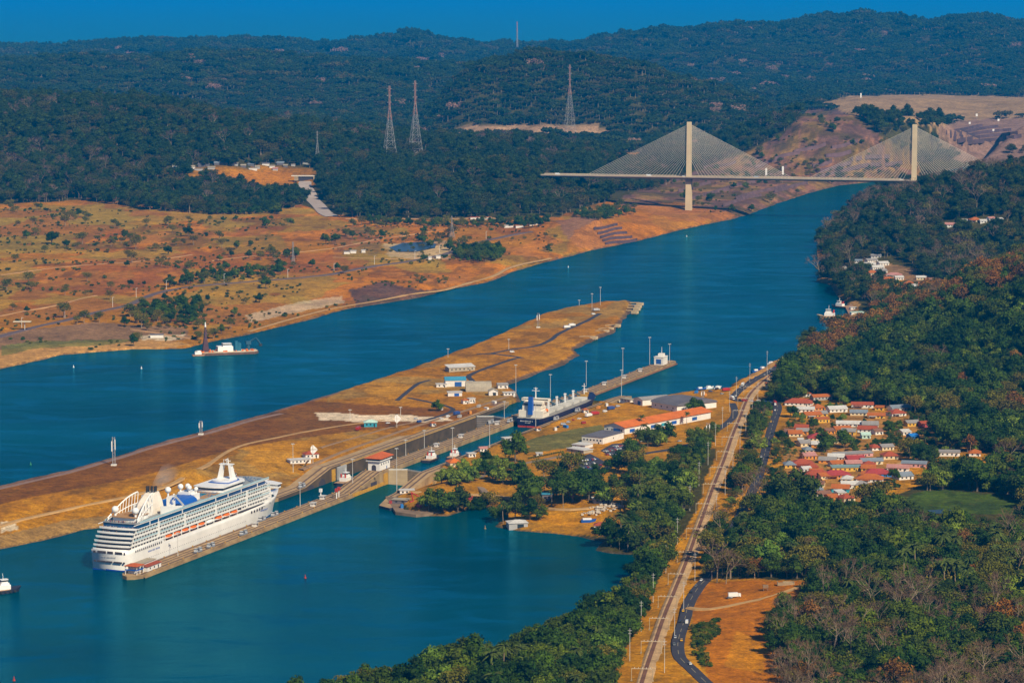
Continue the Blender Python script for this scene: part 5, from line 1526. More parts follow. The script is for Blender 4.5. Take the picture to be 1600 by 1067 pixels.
for u0 in (404, 424):   # culvert openings in the ramp flank
    m_ = MB(); m_.prism([(u0, -0.1), (u0 + 13, -0.1), (u0 + 13, -0.25), (u0, -0.25)], -1, 4.2 if u0 == 404 else 6.6); m_.build('culvert_mouth', SHADOWY, cw)
# ledge that runs along the water
m_ = MB(); strip(m_, [(2, 0.9), (386, 0.9)], 0.0, 1.5, 0); m_.add([(2, -1.5, -8), (386, -1.5, -8), (386, -1.5, 0.9), (2, -1.5, 0.9)], [(0, 1, 2, 3)]); m_.build('lower_ledge', M_WALLD, cw)
m_ = MB(); strip(m_, [(966, 9.9), (1286, 9.9)], 0.0, 2.0, 0); m_.add([(966, -2, -8), (1286, -2, -8), (1286, -2, 9.9), (966, -2, 9.9)], [(0, 1, 2, 3)]); m_.build('lower_ledge', mat('stained_concrete', (0.26, 0.12, 0.06), 0.9, 0.2, 0.1), cw)
# joints across the wall top, bollards
m_ = MB()
for u in range(14, 1280, 11):
    z = np.interp(u, [q[0] for q in CW], [q[1] for q in CW]); m_.box((u, 9.1, z + 0.03), (0.35, 18, 0.05))
stuff(m_.build('paving_joints', M_TRACKD, cw))
m_ = MB()
for u in range(20, 1280, 24):
    z = np.interp(u, [q[0] for q in CW], [q[1] for q in CW])
    for v in (0.7, 17.6): m_.tube((u, v, z), (u, v, z + 0.9), 0.45, 0.6, 6)
stuff(m_.build('bollards', M_YEL, cw))

WWp = [(342, 3.0), (398, 3.2), (452, 13.0), (880, 13.0)]
ww = lock_empty('lock_west_wall', 'concrete side wall with ramp on the grassy island side of the locks', 'lock wall')
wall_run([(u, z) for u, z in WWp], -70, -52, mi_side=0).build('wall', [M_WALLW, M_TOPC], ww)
m_ = MB(); m_.prism([(342, 70), (342, 52), (330, 56), (326, 62), (330, 70)], -8, 3.0, 0, 1); m_.build('south_nose', [M_WALLD, M_TOPC], ww)
m_ = MB(); m_.prism([(880, 70), (880, 52), (905, 58), (905, 70)], -8, 13.0, 0, 1); m_.build('north_nose', [M_WALLD, M_TOPC], ww)
for v0, v1 in ((-55.5, -53.5), (-62, -60)):
    m_ = MB(); strip(m_, WWp, v0, v1, 0.06); m_.build('tow_track', M_TRACKD, ww)
m_ = MB(); m_.prism([(452, 51.95), (452, 51.3), (459, 51.3), (459, 51.95)], -1, 11); m_.build('fender', M_YEL, ww)
for u0, h in ((400, 4.5), (424, 6.5)):
    m_ = MB()
    pts = [(u0, 0)] + [(u0 + 7.5 - 7.5 * math.cos(a), h * math.sin(a)) for a in np.linspace(0.0, math.pi, 8)]
    m_.loft([[(x, 51.9, z - 0.5) for x, z in pts], [(x, 51.7, z - 0.5) for x, z in pts]]); m_.build('culvert_arch', SHADOWY, ww)
m_ = MB(); strip(m_, [(470, 12.6), (796, 12.6)], -52.0, -51.2, 0); m_.add([(470, 51.2, 11.4), (796, 51.2, 11.4), (796, 51.2, 12.6), (470, 51.2, 12.6)], [(0, 1, 2, 3)]); m_.build('coping', mat('coping_stone', (0.46, 0.28, 0.09), 0.9, 0.15, 0.2), ww)

EWp = [(388, 2.6), (402, 3.2), (458, 13.0), (962, 13.0), (1000, 11.6)]
ew = lock_empty('lock_east_wall', 'concrete side wall with ramp on the bank side of the locks', 'lock wall')
wall_run(EWp, 33, 46).build('wall', [M_WALLD, M_TOPC], ew)
m_ = MB(); m_.prism([(388, -33), (388, -46), (350, -62), (336, -58), (345, -44)], -8, 2.4, 0, 1); m_.build('south_quay', [mat('quay_navy', (0.03, 0.045, 0.09), 0.8, 0.2, 0.1), M_TOPC], ew)
for v0, v1 in ((34.5, 36.5), (40, 42)):
    m_ = MB(); strip(m_, EWp, v0, v1, 0.06); m_.build('tow_track', M_TRACKD, ew)
# gates
def gate(name, u, va, vb, z0, z1, m, label, swing):
    """mitre pair: leaves hinge at the two walls and meet upstream"""
    e = empty(name, LOCK0, CANAL_ROT); tag(e, label, 'lock gate')
    mid = (va + vb) / 2
    for hinge, sgn in ((va, 1), (vb, -1)):
        tip = (u + swing, -mid); base = (u, -hinge)
        d = np.array(tip) - np.array(base); L_ = np.linalg.norm(d); d /= L_; nn = np.array([-d[1], d[0]])
        pl = [tuple(np.array(base) + nn * 1.0), tuple(np.array(tip) + nn * 1.0), tuple(np.array(tip) - nn * 1.0), tuple(np.array(base) - nn * 1.0)]
        m_ = MB(); m_.prism(pl, z0, z1); lf = m_.build('gate_leaf', m, e)
        m_ = MB()
        for z in np.arange(z0 + 1.6, z1 - 0.5, 1.9):
            m_.prism([tuple(np.array(base) + nn * 1.14), tuple(np.array(tip) + nn * 1.14), tuple(np.array(tip) - nn * 1.14), tuple(np.array(base) - nn * 1.14)], z, z + 0.16)
        m_.build('gate_ribs', M_GATE if m is M_GATE else M_GATEG, lf)
        m_ = MB(); m_.prism([tuple(np.array(base) + nn * 0.9), tuple(np.array(tip) + nn * 0.9), tuple(np.array(tip) + nn * 0.75), tuple(np.array(base) + nn * 0.75)], z1, z1 + 1.1); m_.build('handrail', M_LAMP, lf)
    return e
gate('lock_gate', 463, 0, 33, -2, 12.2, M_GATE, 'closed tan mitre gate across the near lane beside the control house', 7)
gate('lock_gate', 800, -52, -18.3, -2, 11.5, mat('gate_dark', (0.14, 0.11, 0.09), 0.8, 0.2, 0.1), 'closed dark mitre gate at the far end of the emptied lock lane', 7)
def open_leaf(u0, u1, v, z0, z1, m, label):
    e = empty('lock_gate', LOCK0, CANAL_ROT); tag(e, label, 'lock gate')
    m_ = MB(); m_.box(((u0 + u1) / 2, -v, (z0 + z1) / 2), (u1 - u0, 1.8, z1 - z0)); lf = m_.build('gate_leaf', m, e)
    m_ = MB()
    for z in np.arange(z0 + 2, z1, 2): m_.box(((u0 + u1) / 2, -v, z), (u1 - u0 - 0.2, 2.1, 0.2))
    m_.build('gate_ribs', M_GATEG, lf)
open_leaf(462, 480, -50.6, -2, 11.8, M_GATEG, 'grey gate leaf standing open against the island side wall')
open_leaf(744, 762, 31.5, 2, 12, M_GATE, 'tan gate leaf folded open behind the bulk carrier')

# control house on the centre wall
ch = empty('control_house', UV(463, -9.2, 13.0), CANAL_ROT); tag(ch, 'white lock control house with overhanging red tiled roof on the centre wall', 'building')
m_ = MB(); m_.box((0, 0, 4.3), (23, 11.5, 8.6)); body = m_.build('wall', M_WHITE, ch)
m_ = MB(); m_.box((0, 0, 9.0), (26.5, 14.5, 0.9)); m_.build('gallery', M_WHITE, ch)
m_ = MB(); m_.box((0, 0, 10.4), (24.6, 12.6, 2.0)); wb = m_.build('window_band', M_DARKWIN, ch)
for i in range(9):
    m_ = MB(); m_.box((-12 + i * 3, 0, 10.4), (0.45, 12.9, 2.0)); m_.build('window_post', M_WHITE, wb)
m_ = MB()
a_, b_ = 14.6, 8.6
m_.add([(-a_, -b_, 11.5), (a_, -b_, 11.5), (a_, b_, 11.5), (-a_, b_, 11.5), (-7, 0, 15.2), (7, 0, 15.2), (-a_, -b_, 11.2), (a_, -b_, 11.2), (a_, b_, 11.2), (-a_, b_, 11.2)],
       [(0, 1, 5, 4), (1, 2, 5), (2, 3, 4, 5), (3, 0, 4), (9, 8, 7, 6), (6, 7, 1, 0), (7, 8, 2, 1), (8, 9, 3, 2), (9, 6, 0, 3)])
m_.build('roof', M_REDROOF, ch)
m_ = MB(); pts = [(-2.2, 0)] + [(-2.2 * math.cos(a), 3.2 + 2.2 * math.sin(a)) for a in np.linspace(0, math.pi, 7)] + [(2.2, 0)]
m_.loft([[(-11.6, y, z) for y, z in pts], [(-11.45, y, z) for y, z in pts]]); m_.build('archway', SHADOWY, ch)
for i in range(4):
    m_ = MB(); m_.box((-7.5 + i * 5, -5.8, 5.6), (1.3, 0.12, 1.9)); m_.build('window', M_DARKWIN, ch)
m_ = MB(); m_.box((4, -5.8, 1.3), (1.4, 0.12, 2.6)); m_.build('door', M_BLUED, ch)

# towing locomotives
def mule_proto():
    e = empty('towing_locomotive', (0, 0, 0)); 
    m_ = MB(); m_.box((0, 0, 1.0), (10, 2.6, 1.2)); m_.build('chassis', mat('loco_grey', (0.26, 0.27, 0.30), 0.5, 0.15), e)
    for s in (-1, 1):
        m_ = MB(); m_.loft([[(s * 4.9, -1.2, 1.6), (s * 4.9, 1.2, 1.6), (s * 2.4, 1.2, 1.6), (s * 2.4, -1.2, 1.6)], [(s * 4.5, -1.1, 4.0), (s * 4.5, 1.1, 4.0), (s * 2.6, 1.1, 4.0), (s * 2.6, -1.1, 4.0)]] if s > 0 else [[(s * 2.4, -1.2, 1.6), (s * 2.4, 1.2, 1.6), (s * 4.9, 1.2, 1.6), (s * 4.9, -1.2, 1.6)], [(s * 2.6, -1.1, 4.0), (s * 2.6, 1.1, 4.0), (s * 4.5, 1.1, 4.0), (s * 4.5, -1.1, 4.0)]])
        c = m_.build('cab', mat('loco_silver', (0.55, 0.56, 0.58), 0.4, 0.1), e)
        m_ = MB(); m_.box((s * 3.6, 0, 3.2), (2.15, 2.42, 0.8)); m_.build('cab_window', M_DARKWIN, c)
    m_ = MB(); m_.tube((0, -1.0, 2.4), (0, 1.0, 2.4), 1.0, 1.0, 10); m_.build('winch', mat('loco_dark', (0.10, 0.10, 0.12), 0.5, 0.1), e)
    return e
mule = mule_proto()
MULES = [(96, -2.2, 2.9, 'nearest the stern of the cruise ship'), (118, -2.2, 2.9, 'second from the stern of the cruise ship'), (176, -2.2, 2.9, 'alongside the cruise ship amidships'), (238, -16.2, 2.9, 'beside the bow of the cruise ship'), (262, -16.2, 2.9, 'just ahead of the bow of the cruise ship'),
         (395, -54.5, 3.4, 'at the foot of the island side ramp'), (752, -16.2, 13.05, 'on the centre wall short of the bulk carrier'), (768, -2.2, 13.05, 'at the bulk carrier stern'), (862, 35.5, 13.05, 'on the bank wall beside the bulk carrier'), (800, 35.5, 13.05, 'on the bank wall below the carrier stern')]
for i, (u, v, z, w) in enumerate(MULES):
    e = mule if i == 0 else copy_tree(mule)
    e.location = UV(u, v, z); e.rotation_euler = (0, 0, CANAL_ROT)
    tag(e, 'silver-grey towing locomotive on the lock wall ' + w, 'locomotive', 'towing locomotives on the lock walls')

# lamp posts (photo x, foot y, top y)
M_POLE = mat('pole_grey', (0.62, 0.60, 0.56), 0.5, 0.08)
def lamp_post(p, h, label, heads=True, group='light masts about the locks'):
    e = empty('light_mast', p, CANAL_ROT)
    m_ = MB(); m_.tube((0, 0, -0.5), (0, 0, h), 0.30, 0.17, 6); m_.build('pole', M_POLE, e)
    m_ = MB(); m_.box((0, 0, h + 0.1), (3.0, 0.4, 0.3)); m_.box((0, 0, h + 0.1), (0.4, 3.0, 0.3)); hd = m_.build('crown_frame', M_POLE, e)
    for a, b in ((1.4, 0), (-1.4, 0), (0, 1.4), (0, -1.4)):
        m_ = MB(); m_.box((a, b, h - 0.3), (0.8, 0.8, 0.4)); m_.build('lamp', M_LAMP, hd)
    return tag(e, label, 'light mast', group)
LAMPS = [(469, 791, 753, 3, 'on the long wall just ahead of the cruise ship bow'), (551, 757, 717, 6, 'at the foot of the centre wall ramp'), (620, 768, 700, 3, 'on the bank side quay tip below the control house'), (634, 712, 687, 13, 'on the centre wall behind the control house'), (707, 717, 668, 13, 'on the bank side beside the two moored tugs'),
         (765, 700, 657, 13, 'beside the near lane below the palm lawn'), (788, 655, 627, 13, 'on the island side opposite the bulk carrier'), (806, 618, 570, 13, 'by the island huts at the north entrance'), (860, 620, 585, 12, 'on the centre wall beside the bulk carrier holds'), (916, 601, 564, 12, 'on the centre wall off the bow of the bulk carrier'), (973, 584, 544, 12, 'midway along the north approach wall'), (1015, 569, 527, 12, 'near the far end of the north approach wall'),
         (971, 618, 578, 13, 'on the bank quay across from the north approach wall'), (458, 737, 693, 8, 'on the bank above the island side ramp'), (626, 649, 636, 13, 'beside the island helipad strip'), (547, 656, 640, 13, 'at the west end of the pale island strip'), (905, 479, 469, 12, 'short of the island tip'), (925, 487, 459, 12, 'on the island tip by the parked vans'), (938, 478, 449, 12, 'tallest, on the island tip'),
         (333, 830, 800, 3, 'alongside the cruise ship lifeboats'), (278, 868, 832, 3, 'alongside the cruise ship stern quarter'), (837, 665, 630, 13, 'beside the stern of the bulk carrier on the bank side'), (663, 700, 672, 13, 'on the island coping by the white hut'), (795, 548, 530, 12, 'beside the island road bend'), (700, 560, 545, 12, 'behind the long canopy building')]
for x, yb, yt, z, w in LAMPS:
    p = P(x, yb, z); g = float(ground_z(p[0], p[1]))
    s = FPX / (p[1] * CP - (z - CAM_H) * SP)
    lamp_post((p[0], p[1], z), (yb - yt) / s / CP, 'tall slim light mast ' + w)
# arrow boards
def arrow(x, y, z, hpx, label):
    p = P(x, y, z); s = scale_at(p); e = empty('arrow_sign', tuple(p), 0.15); tag(e, label, 'sign', 'lock arrow signs')
    h = hpx / s
    m_ = MB(); m_.tube((0, 0, -1), (0, 0, h), 0.25, 0.2); m_.build('post', M_POLE, e)
    r = 4.2
    for a0 in (0, 90, 180, 270):   # four white wedges with a dark cross between
        a = R(a0 + 45); dx, dz = math.cos(a), math.sin(a)
        tip = (dx * r * 1.5, 0, h + dz * r * 1.5) if a0 in (270, 0) else (dx * r * 1.05, 0, h + dz * r * 1.05)
        m_ = MB(); k = 0.35
        cx, cz = dx * k, h + dz * k
        pts = [(cx, cz), (cx + (r if dx > 0 else -r), cz), (cx, cz + (r if dz > 0 else -r))]
        if a0 in (180, 90): pts = [(cx, cz), (cx - 1.8, cz), (cx - 1.8, cz + (1.8 if dz > 0 else -1.8)), (cx, cz + (r if dz > 0 else -r))]
        m_.loft([[(q[0], -0.15, q[1]) for q in pts], [(q[0], 0.15, q[1]) for q in pts]]); m_.build('arrow_panel', W_SHIP, e)
arrow(489, 722, 13, 20, 'white arrow board beside the red-roofed lock hut')
arrow(620, 668, 13, 14, 'white arrow board on the grass beyond the teal hut')
# white barrels / chocks on the walls
# ================================================================ vessels
def tug(name, p, rz, L_, label, hullm, deckm=W_SHIP, funnel=True):
    e = empty(name, p, rz); tag(e, label, 'tugboat', 'tugboats')
    k = L_ / 28
    m_ = MB(); hull_mesh(m_, [(-14 * k, 3.8 * k, -14 * k, 4.4 * k, 2.2 * k), (-8 * k, 4.6 * k, -8 * k, 5 * k, 2.0 * k), (4 * k, 4.6 * k, 4 * k, 5 * k, 2.4 * k), (10 * k, 3 * k, 11 * k, 3.9 * k, 3.2 * k), (13 * k, 0.6 * k, 14.5 * k, 1.2 * k, 3.8 * k)], [-0.4, 0, 0.5, 1.0]); h_ = m_.build('hull', hullm, e)
    m_ = MB(); m_.box((-4 * k, 0, 2.5 * k), (18 * k, 8.4 * k, 0.4 * k)); m_.build('deck', mat('tug_deck', (0.45, 0.28, 0.16), 0.8, 0.15), h_)
    m_ = MB(); m_.box((0.5 * k, 0, 4.2 * k), (11 * k, 6.2 * k, 3.2 * k)); m_.box((2 * k, 0, 6.4 * k), (6.5 * k, 4.8 * k, 1.4 * k)); c = m_.build('deckhouse', deckm, e)
    m_ = MB(); m_.loft([[(x * k, y * k, 7.1 * k) for x, y in ((-0.5, -2), (4.2, -2), (4.9, 0), (4.2, 2), (-0.5, 2))], [(x * k, y * k, 9.6 * k) for x, y in ((-0.8, -2.3), (4.6, -2.3), (5.4, 0), (4.6, 2.3), (-0.8, 2.3))]]); w_ = m_.build('wheelhouse', deckm, e)
    m_ = MB(); m_.loft([[(x * k, y * k, 8.2 * k) for x, y in ((-0.75, -2.22), (4.5, -2.22), (5.25, 0), (4.5, 2.22), (-0.75, 2.22))], [(x * k, y * k, 9.2 * k) for x, y in ((-0.85, -2.36), (4.65, -2.36), (5.45, 0), (4.65, 2.36), (-0.85, 2.36))]]); m_.build('windows', M_DARKWIN, w_)
    m_ = MB(); m_.tube((1.5 * k, 0, 9.6 * k), (1.2 * k, 0, 14 * k), 0.25 * k, 0.12 * k); m_.box((1.3 * k, 0, 12 * k), (0.2 * k, 2.2 * k, 0.2 * k)); m_.build('mast', W_SHIP, w_)
    if funnel:
        for s in (-1, 1):
            m_ = MB(); m_.tube((-3.6 * k, s * 1.9 * k, 5.6 * k), (-4 * k, s * 1.9 * k, 9 * k), 0.8 * k, 0.7 * k, 8); m_.build('funnel', REDP if name == 'tugboat' else W_SHIP, e)
    m_ = MB()
    for x in np.linspace(-12, 8, 7):
        for s in (-1, 1): m_.tube((x * k, s * 5.0 * k, 1.5 * k), (x * k, s * 5.5 * k, 1.5 * k), 0.8 * k, 0.8 * k, 8)
    stuff(m_.build('tyre_fenders', BLACKM, h_))
    return e
TH = mat('tug_hull', (0.03, 0.035, 0.06), 0.6, 0.15)
tug('tugboat', UV(447, -36, 0), CANAL_ROT, 30, 'dark hulled tug steaming in the island lane ahead of the cruise ship', TH)
tug('tugboat', UV(543, 8, 9), CANAL_ROT, 27, 'dark hulled tug moored foremost in the near lane behind the gate', TH)
tug('tugboat', UV(566, 22, 9), CANAL_ROT + 0.1, 26, 'dark hulled tug moored second in the near lane behind the gate', TH)
q = P(2, 926, 0); tug('tugboat', tuple(q), 0.55, 30, 'tug cut off by the left edge of the picture', TH)
q = P(1297, 497, 9); tug('tugboat', tuple(q), 2.9, 34, 'cream tug moored off the end of the jetty', mat('cream_hull', (0.55, 0.38, 0.18), 0.6, 0.1), W_SHIP)
q = P(1313, 481, 9); tug('tugboat', tuple(q), 2.4, 28, 'small dark hulled tug behind the jetty', TH)
# bulk carrier
bc = empty('bulk_carrier', UV(768, 17.0, 9.0), CANAL_ROT); tag(bc, 'navy hulled bulk carrier with white accommodation block, blue funnel and grey hatch covers', 'cargo ship')
BST = [(0, 10.5, 0, 12.6, 9), (8, 13.2, 6, 14.2, 9), (30, 14.6, 30, 14.8, 8.4), (130, 14.6, 130, 14.8, 8.4), (152, 12.5, 154, 14.2, 9.4), (166, 6.5, 170, 10.8, 10.6), (174, 1.2, 181, 4.2, 11.4), (176, 0.2, 186, 0.6, 11.8)]
m_ = MB(); hull_mesh(m_, BST, [-0.5, 0, 0.25, 0.6, 1.0]); bh = m_.build('hull', NAVY, bc, False)
m_ = MB(); hull_mesh(m_, [(a - (0.08 if i == 0 else 0), b + 0.05, a - (0.08 if i == 0 else 0), b + 0.4, 1.6) for i, (a, b, c, d, e) in enumerate(BST[:2])], [-0.3, 0, 1]); m_.build('boot_topping', REDP, bh)
m_ = MB()
top = [(0.5, -12.0), (8, -13.8), (30, -14.4), (130, -14.4), (154, -13.8), (170, -10.2), (182, -3.4), (182, 3.4), (170, 10.2), (154, 13.8), (130, 14.4), (30, 14.4), (8, 13.8), (0.5, 12.0)]
m_.prism(top, 8.35, 8.75 + 0.4); dk = m_.build('deck', mat('bulker_deck', (0.30, 0.28, 0.25), 0.8, 0.12, 0.15), bc)
lettering('ship_name', bh, -5, -0.04, 6.4, 10, 1.3, 'y', W_SHIP, 9); lettering('ship_name', bh, -2.5, -0.02, 4.6, 6, 0.9, 'y', W_SHIP, 10)
for i in range(5):
    x = 46 + i * 24
    m_ = MB(); m_.box((x, 0, 10.4), (16.5, 17, 2.4)); hc = m_.build('hatch_cover', mat('hatch_grey', (0.58, 0.56, 0.50), 0.7, 0.10, 0.15), bc)
    m_ = MB()
    for k in range(4): m_.box((x - 6 + k * 4, 0, 11.7), (0.4, 16.6, 0.25))
    m_.build('hatch_ribs', mat('hatch_rib', (0.62, 0.60, 0.55), 0.7, 0.1), hc)
for i in range(4):
    x = 58 + i * 24
    m_ = MB(); m_.box((x, 0, 14.0), (1.5, 1.6, 11)); m_.box((x, 0, 20.0), (1.9, 2.2, 1.6)); cr = m_.build('deck_crane', W_SHIP, bc)
    m_ = MB(); m_.beam((x, 0.8, 19.4), (x + 20, 1.6, 13.2), 0.9); m_.beam((x, -0.8, 19.4), (x + 20, -0.2, 13.2), 0.9); m_.build('jib', mat('jib_teal', (0.06, 0.16, 0.22), 0.6, 0.1), cr)
m_ = MB(); m_.box((17, 0, 12.5), (18, 26, 7)); m_.box((18, 0, 18), (15, 20, 5)); m_.box((20, 0, 22), (11, 20, 4)); ac = m_.build('accommodation', mat('bulker_white', (0.78, 0.72, 0.60), 0.6, 0.06, 0.3), bc)
m_ = MB(); m_.box((23.5, 0, 25.4), (7, 29, 2.8)); wb = m_.build('bridge', mat('bulker_white', (1, 1, 1)), ac)
m_ = MB(); m_.box((23.6, 0, 25.8), (7.2, 28, 1.1)); m_.build('bridge_windows', M_DARKWIN, wb)
for z, hw in ((13.4, 26.1), (17.6, 20.1), (21.6, 20.1)):
    m_ = MB()
    for k in range(6): m_.box((11 + 2.4 * k, 0, z), (0.9, hw, 0.9))
    stuff(m_.build('cabin_windows', M_DARKWIN, ac))
m_ = MB(); m_.loft([[(6, -2.4, 12), (11, -2.4, 12), (11, 2.4, 12), (6, 2.4, 12)], [(6.5, -2.0, 30), (10.5, -2.0, 30), (10.5, 2.0, 30), (6.5, 2.0, 30)]]); fu = m_.build('funnel', BLUEB, bc)
m_ = MB()
for y in (-1, 1): m_.tube((8.5, y, 29.8), (8.5, y, 31.6), 0.6, 0.6)
m_.build('exhaust_pipe', BLACKM, fu)
m_ = MB(); m_.tube((22, 0, 26.5), (22, 0, 38), 0.7, 0.4); m_.box((22, 0, 34.5), (0.6, 8, 0.5)); m_.box((22, 0, 37), (0.5, 4.5, 0.4)); m_.box((22.8, 0, 35.6), (3, 0.6, 0.6)); m_.build('radar_mast', W_SHIP, ac)
m_ = MB(); m_.tube((163, 0, 11), (163, 0, 24), 0.6, 0.35); m_.box((163, 0, 21), (0.5, 5, 0.5)); m_.build('foremast', W_SHIP, bc)
m_ = MB(); m_.box((158, 0, 11.6), (8, 10, 2.2)); m_.box((172, 0, 12.2), (4, 3, 1.6)); m_.build('forecastle_winches', M_YEL, bc)
for s in (-1, 1):
    m_ = MB(); m_.ball((20, s * 12.6, 15.5), 2.0, 8, 6, 0, 0.85); v_ = m_.build('lifeboat', ORANGE, bc, True)
# drill barge on the west bank
q = P(345, 553, 9); db = empty('drill_barge', tuple(q), 0.30)
db.scale = (1.32, 1.32, 1.15)
tag(db, 'white and rust drilling barge with a tall dark derrick moored off the west bank', 'barge')
m_ = MB(); m_.prism([(-22, -9), (30, -9), (34, -4), (34, 6), (30, 9), (-22, 9)], -1, 2.6); bb = m_.build('hull', mat('barge_hull', (0.16, 0.09, 0.06), 0.8, 0.25), db)
m_ = MB(); m_.prism([(-22, -8.8), (30, -8.8), (33.5, -4), (33.5, 6), (30, 8.8), (-22, 8.8)], 2.6, 3.0); m_.build('deck', mat('barge_deck', (0.70, 0.62, 0.46), 0.8, 0.2, 0.3, var2=(0.45, 0.25, 0.12)), bb)
m_ = MB(); m_.loft([[(-17, -2.6, 3), (-11, -2.6, 3), (-11, 2.6, 3), (-17, 2.6, 3)], [(-15, -1.6, 20), (-13, -1.6, 20), (-13, 1.6, 20), (-15, 1.6, 20)], [(-14.6, -0.8, 29), (-13.4, -0.8, 29), (-13.4, 0.8, 29), (-14.6, 0.8, 29)]]); dr = m_.build('derrick', mat('derrick_brown', (0.10, 0.045, 0.05), 0.7, 0.2), db)
m_ = MB(); m_.loft([[(-14.7, -0.9, 29), (-13.3, -0.9, 29), (-13.3, 0.9, 29), (-14.7, 0.9, 29)], [(-14.3, -0.5, 34), (-13.7, -0.5, 34), (-13.7, 0.5, 34), (-14.3, 0.5, 34)]]); m_.build('derrick_tip', W_SHIP, dr)
m_ = MB()
for z in (7, 12, 17, 22): m_.box((-14, 0, z), (5.2 - z * 0.12, 4.2 - z * 0.09, 0.5))
m_.build('derrick_platform', BLUEB, dr)
m_ = MB(); m_.box((4, 2, 5.5), (14, 9, 5)); m_.box((6, 2, 9.4), (8, 7, 2.8)); hs = m_.build('deckhouse', W_SHIP, db)
m_ = MB(); m_.box((6, 2, 9.8), (8.2, 7.2, 1.1)); m_.box((4, 2, 6.2), (14.2, 7, 1.0)); m_.build('windows', M_DARKWIN, hs)
m_ = MB(); m_.box((17, 2, 7), (3, 8, 8)); m_.box((14, -2, 8), (2.2, 2.2, 11)); m_.build('machinery', mat('barge_teal', (0.02, 0.14, 0.22), 0.6, 0.15), db)
m_ = MB(); m_.tube((26, 2, 3), (26, 2, 9), 1.6, 1.4, 8); m_.box((26, 2, 10.5), (4.5, 3.6, 3.4)); m_.beam((27, 2, 11.5), (33, 1, 15.5), 1.1); m_.beam((33, 1, 15.5), (37, 0, 9), 0.9); m_.build('excavator', mat('digger_teal', (0.03, 0.10, 0.16), 0.6, 0.1), db)
m_ = MB(); m_.box((37, 0, 8), (2.6, 2.4, 2.2)); m_.build('bucket', BLACKM, db)
m_ = MB(); rb = random.Random(4)
for i in range(26): m_.box((rb.uniform(-20, 29), rb.uniform(-8, 8), 3.6), (rb.uniform(0.8, 2.4), rb.uniform(0.8, 2), rb.uniform(0.8, 2)), rb.uniform(0, 3))
stuff(m_.build('deck_gear', ORANGE, db))
q = P(312, 556, 9); wbt = empty('work_boat', tuple(q), 0.30); tag(wbt, 'small white work boat tied at the left end of the drilling barge', 'boat')
m_ = MB(); hull_mesh(m_, [(-9, 2.6, -9, 3, 1.8), (2, 2.8, 2, 3.1, 1.9), (8, 0.5, 9.5, 0.9, 2.6)], [-0.3, 0, 0.5, 1]); m_.build('hull', mat('boat_rust', (0.45, 0.24, 0.14), 0.7, 0.2), wbt)
m_ = MB(); m_.box((-2, 0, 3.4), (8, 4.4, 3.2)); m_.box((-1, 0, 5.6), (4, 3.4, 1.6)); m_.build('deckhouse', W_SHIP, wbt)
# buoys
for x, y, z, c, lb in ((477, 903, 0, REDP, 'small red channel buoy in the open lake'), (115, 574, 9, W_SHIP, 'white mooring float nearest the left edge'), (221, 576, 9, W_SHIP, 'white mooring float left of the drilling barge'), (48, 726, 9, mat('buoy_green', (0.05, 0.25, 0.12), 0.6, 0.1), 'thin green buoy off the causeway'), (22, 1063, 0, REDP, 'red buoy at the bottom left corner'), (888, 418, 9, W_SHIP, 'white buoy off the west bank'), (1073, 370, 9, W_SHIP, 'white buoy below the near bridge tower'), (758, 826, 0, mat('buoy_rust', (0.3, 0.2, 0.1), 0.8, 0.1), 'rusty dolphin stump off the boat shed')):
    p = P(x, y, z); e = empty('buoy', tuple(p)); tag(e, lb, 'buoy', 'buoys')
    m_ = MB(); m_.tube((0, 0, -0.6), (0, 0, 0.7), 1.0, 0.9, 10); m_.build('float', c, e)
    m_ = MB(); m_.tube((0, 0, 0.6), (0, 0, 3.0), 0.5, 0.2, 6); m_.build('marker', c, e)
# ================================================================ buildings
ROOFC = {'red': (0.38, 0.075, 0.028), 'crimson': (0.38, 0.050, 0.045), 'orange': (0.46, 0.125, 0.02), 'grey': (0.30, 0.28, 0.27), 'slate': (0.22, 0.26, 0.31), 'white': (0.60, 0.58, 0.55), 'brown': (0.25, 0.12, 0.075),
         'pink': (0.50, 0.23, 0.20), 'teal': (0.20, 0.30, 0.30), 'mint': (0.50, 0.70, 0.60), 'blue': (0.02, 0.20, 0.62), 'dark': (0.14, 0.13, 0.15), 'orangeroof': (0.66, 0.16, 0.02), 'sky': (0.05, 0.28, 0.44), 'khaki': (0.40, 0.34, 0.25)}
WALLC = {'white': (0.78, 0.74, 0.68), 'cream': (0.72, 0.58, 0.36), 'yellow': (0.72, 0.42, 0.05), 'orange': (0.70, 0.28, 0.04), 'red': (0.42, 0.06, 0.06), 'pink': (0.62, 0.32, 0.30), 'grey': (0.42, 0.41, 0.40), 'teal': (0.04, 0.32, 0.42), 'blue': (0.03, 0.20, 0.55), 'mint': (0.50, 0.70, 0.60), 'khaki': (0.42, 0.36, 0.26), 'dark': (0.15, 0.13, 0.14)}
def rm(c): return mat('roof_' + c, ROOFC[c], 0.75, 0.16, 0.5)
def wm(c): return mat('wall_' + c, WALLC[c], 0.85, 0.10, 0.4)
